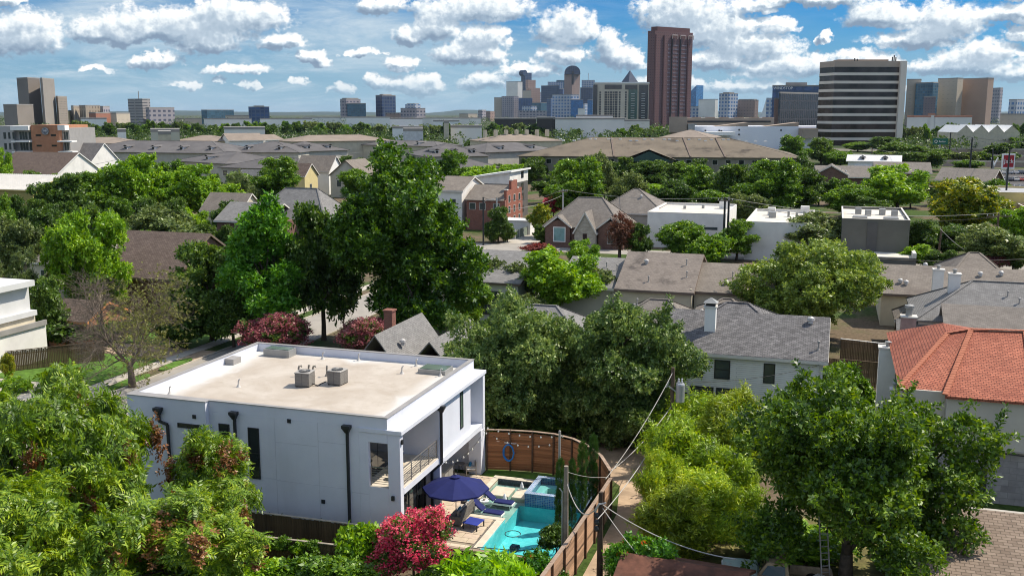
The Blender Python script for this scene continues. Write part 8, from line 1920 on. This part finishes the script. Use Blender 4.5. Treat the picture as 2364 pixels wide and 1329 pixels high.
belt('right of the nearest charcoal roof', 690, 1000, 402, 362, 8, ('elm1', 'oak2', 'elm2', 'oak1'), 6, 1.5)
belt('on the bank right of the banded office', 2088, 2364, 330, 288, 14)
belt('left of the long brown roof', 980, 1250, 415, 378, 6, ('elm1', 'oak2', 'oak1'), 5, 1.3)
belt('along the front of the long brown roof', 1225, 1870, 425, 364, 14, ('oak1', 'oak2', 'elm1'), 6, 1.6)
belt('behind the low tan-grey roofs at upper right', 1880, 2360, 378, 352, 10, ('far1', 'far3', 'far2'), 5, 1.3)
belt('in the yards behind the flat modern houses', 1480, 2330, 478, 415, 14, ('elm1', 'oak1', 'elm2', 'oak2'), 12, 1.35)
belt('in the yards around the yellow gable house', 560, 880, 445, 400, 8, ('oak1', 'elm1', 'oak2'), 8, 1.3)
belt('across the gardens at the far left', 0, 560, 570, 462, 9, ('elm1', 'oak1', 'lime1', 'oak2'), 14, 1.5)
belt('in the back gardens below the charcoal roofs', 60, 640, 480, 398, 9, ('elm1', 'oak1', 'lime1', 'elm2'), 10, 1.5)
belt('behind the brown shingle roof', 250, 620, 590, 520, 7, ('oak2', 'grey1', 'oak1'), 10, 1.2)
belt('behind the grey townhouse roof', 1090, 1280, 560, 515, 3, ('elm2', 'oak2'), 6, 0.8)
belt('at the foot of the long tan roof', 2120, 2364, 625, 575, 4, ('elm2', 'oak2', 'lime1'), 8, 1.0)

# --- the bare tree by the street: many fine twigs, few leaves
def bare_tree():
    rg = np.random.default_rng(77); m = MB(); tips = []
    def branch(p, d, L, r, lev):
        pts = [p]; q = p.copy(); dd = d.copy(); n = 4
        for i in range(n):
            dd = (dd + Vector(rg.normal(0, 0.16, 3)) + Vector((0, 0, -0.03 if lev > 1 else 0.03))).normalized(); q = q + dd * L / n; pts.append(q.copy())
        m.tube(pts, [max(0.009, r * (1 - 0.6 * i / n)) for i in range(n + 1)], 7 if lev < 2 else 4, cap=False)
        if lev >= 5 or L < 0.35: tips.append((pts[-1], dd)); return
        for k in range(5):
            t_ = rg.uniform(0.3, 1.0); b = pts[min(n, int(t_ * n) + 1)]
            nd = (dd + Vector(rg.normal(0, 0.62, 3)) + Vector((0, 0, 0.12))).normalized()
            branch(b, nd, L * rg.uniform(0.5, 0.78), r * 0.48, lev + 1)
    base = Vector((0, 0, 0))
    m.tube([base, Vector((0, 0, 1.0)), Vector((-0.05, 0, 2.2))], [0.34, 0.26, 0.21], 10)
    for a in (0.2, 1.5, 2.6, 3.6, 4.9): branch(Vector((0, 0, 1.9)), Vector((math.cos(a) * 0.75, math.sin(a) * 0.75, 0.85)).normalized(), 4.2, 0.15, 1)
    return m, tips
bm_, tips = bare_tree()
x_, y_ = G(305, 893); bt_ = thing('bare_tree', 'half bare tree with pale tangled twigs beside the street', 'tree', (x_, y_, 0), 0.5)
bt_.scale = (1.1, 1.05, 1.0); bm_.build('trunk', plain('twig bark', (0.15, 0.12, 0.095), 0.9, 0.3, 3.0), bt_, smooth=True)
rg = np.random.default_rng(5); tp_ = np.array([list(p) for p, d in tips]); keep = tp_[:, 0] + 0.6 * rg.normal(0, 1, len(tp_)) > -0.5
V = scatter(tp_[keep] + rg.normal(0, 0.3, (keep.sum(), 3)), np.tile([0, 0, 0.6], (keep.sum(), 1)), 'broad', 0.5, rg, 0.8)
link('crown', quads_mesh('crown', V, leafmat('sparse olive leaves', (0.04, 0.05, 0.015), (0.09, 0.10, 0.035), (0.17, 0.17, 0.07))), bt_)

# --- beyond the belts the woods and roofs of the plain read as one mass
def far_wood():
    rg = np.random.default_rng(9); tm = [scatter(*crown_points(rg, *lobes_for(rg, 6, 3.4, 2.2, 5.0, 2.6), 26), 'clump', 2.4, rg) for _ in range(4)]
    tm = [t[rg.choice(len(t), 70, replace=False)] for t in tm]; out = []
    for d0, d1, n in ((560, 900, 800), (900, 1600, 1400), (1600, 3200, 1500)):
        D_ = rg.uniform(d0, d1, n); px = rg.uniform(-250, 2600, n)
        for d_, p_ in zip(D_, px):
            if 540 < d_ < 900 and (1560 < p_ < 2095): continue
            x, y = FAR(p_, d_); s = rg.uniform(0.75, 1.35) * (1.0 if d_ < 1600 else 1.5); a = rg.uniform(0, 6.28); c_, s_ = math.cos(a), math.sin(a)
            t = tm[rg.integers(0, 4)]
            if d_ > 1600: t = t[:26] 
            elif d_ > 900: t = t[:44]
            q = t * s; out.append(np.stack([q[..., 0] * c_ - q[..., 1] * s_ + x, q[..., 0] * s_ + q[..., 1] * c_ + y, q[..., 2] * 0.95], -1))
    return quads_mesh('far_wood', np.concatenate(out), leafmat('far wood leaves', (0.016, 0.034, 0.010), (0.038, 0.070, 0.018), (0.085, 0.125, 0.034), trans=0.2))
link('far_wood', far_wood(), kind='stuff', label='dark green woods spreading over the plain toward the skyline', cat='wood')
# ------------------------------------------------------------------ the air
def haze():
    m = bpy.data.materials.new('air'); m.use_nodes = True; nt = m.node_tree; nt.nodes.clear()
    v = nt.nodes.new('ShaderNodeVolumePrincipled'); o = nt.nodes.new('ShaderNodeOutputMaterial')
    v.inputs['Color'].default_value = (0.62, 0.78, 0.95, 1); v.inputs['Density'].default_value = HAZE
    v.inputs['Anisotropy'].default_value = 0.3
    nt.links.new(v.outputs[0], o.inputs['Volume'])
    B_ = 26000
    MB().box(-B_, B_, -B_, B_, -3.0, 190).build('haze', m, kind='stuff')
HAZE = 1.7e-5
haze()
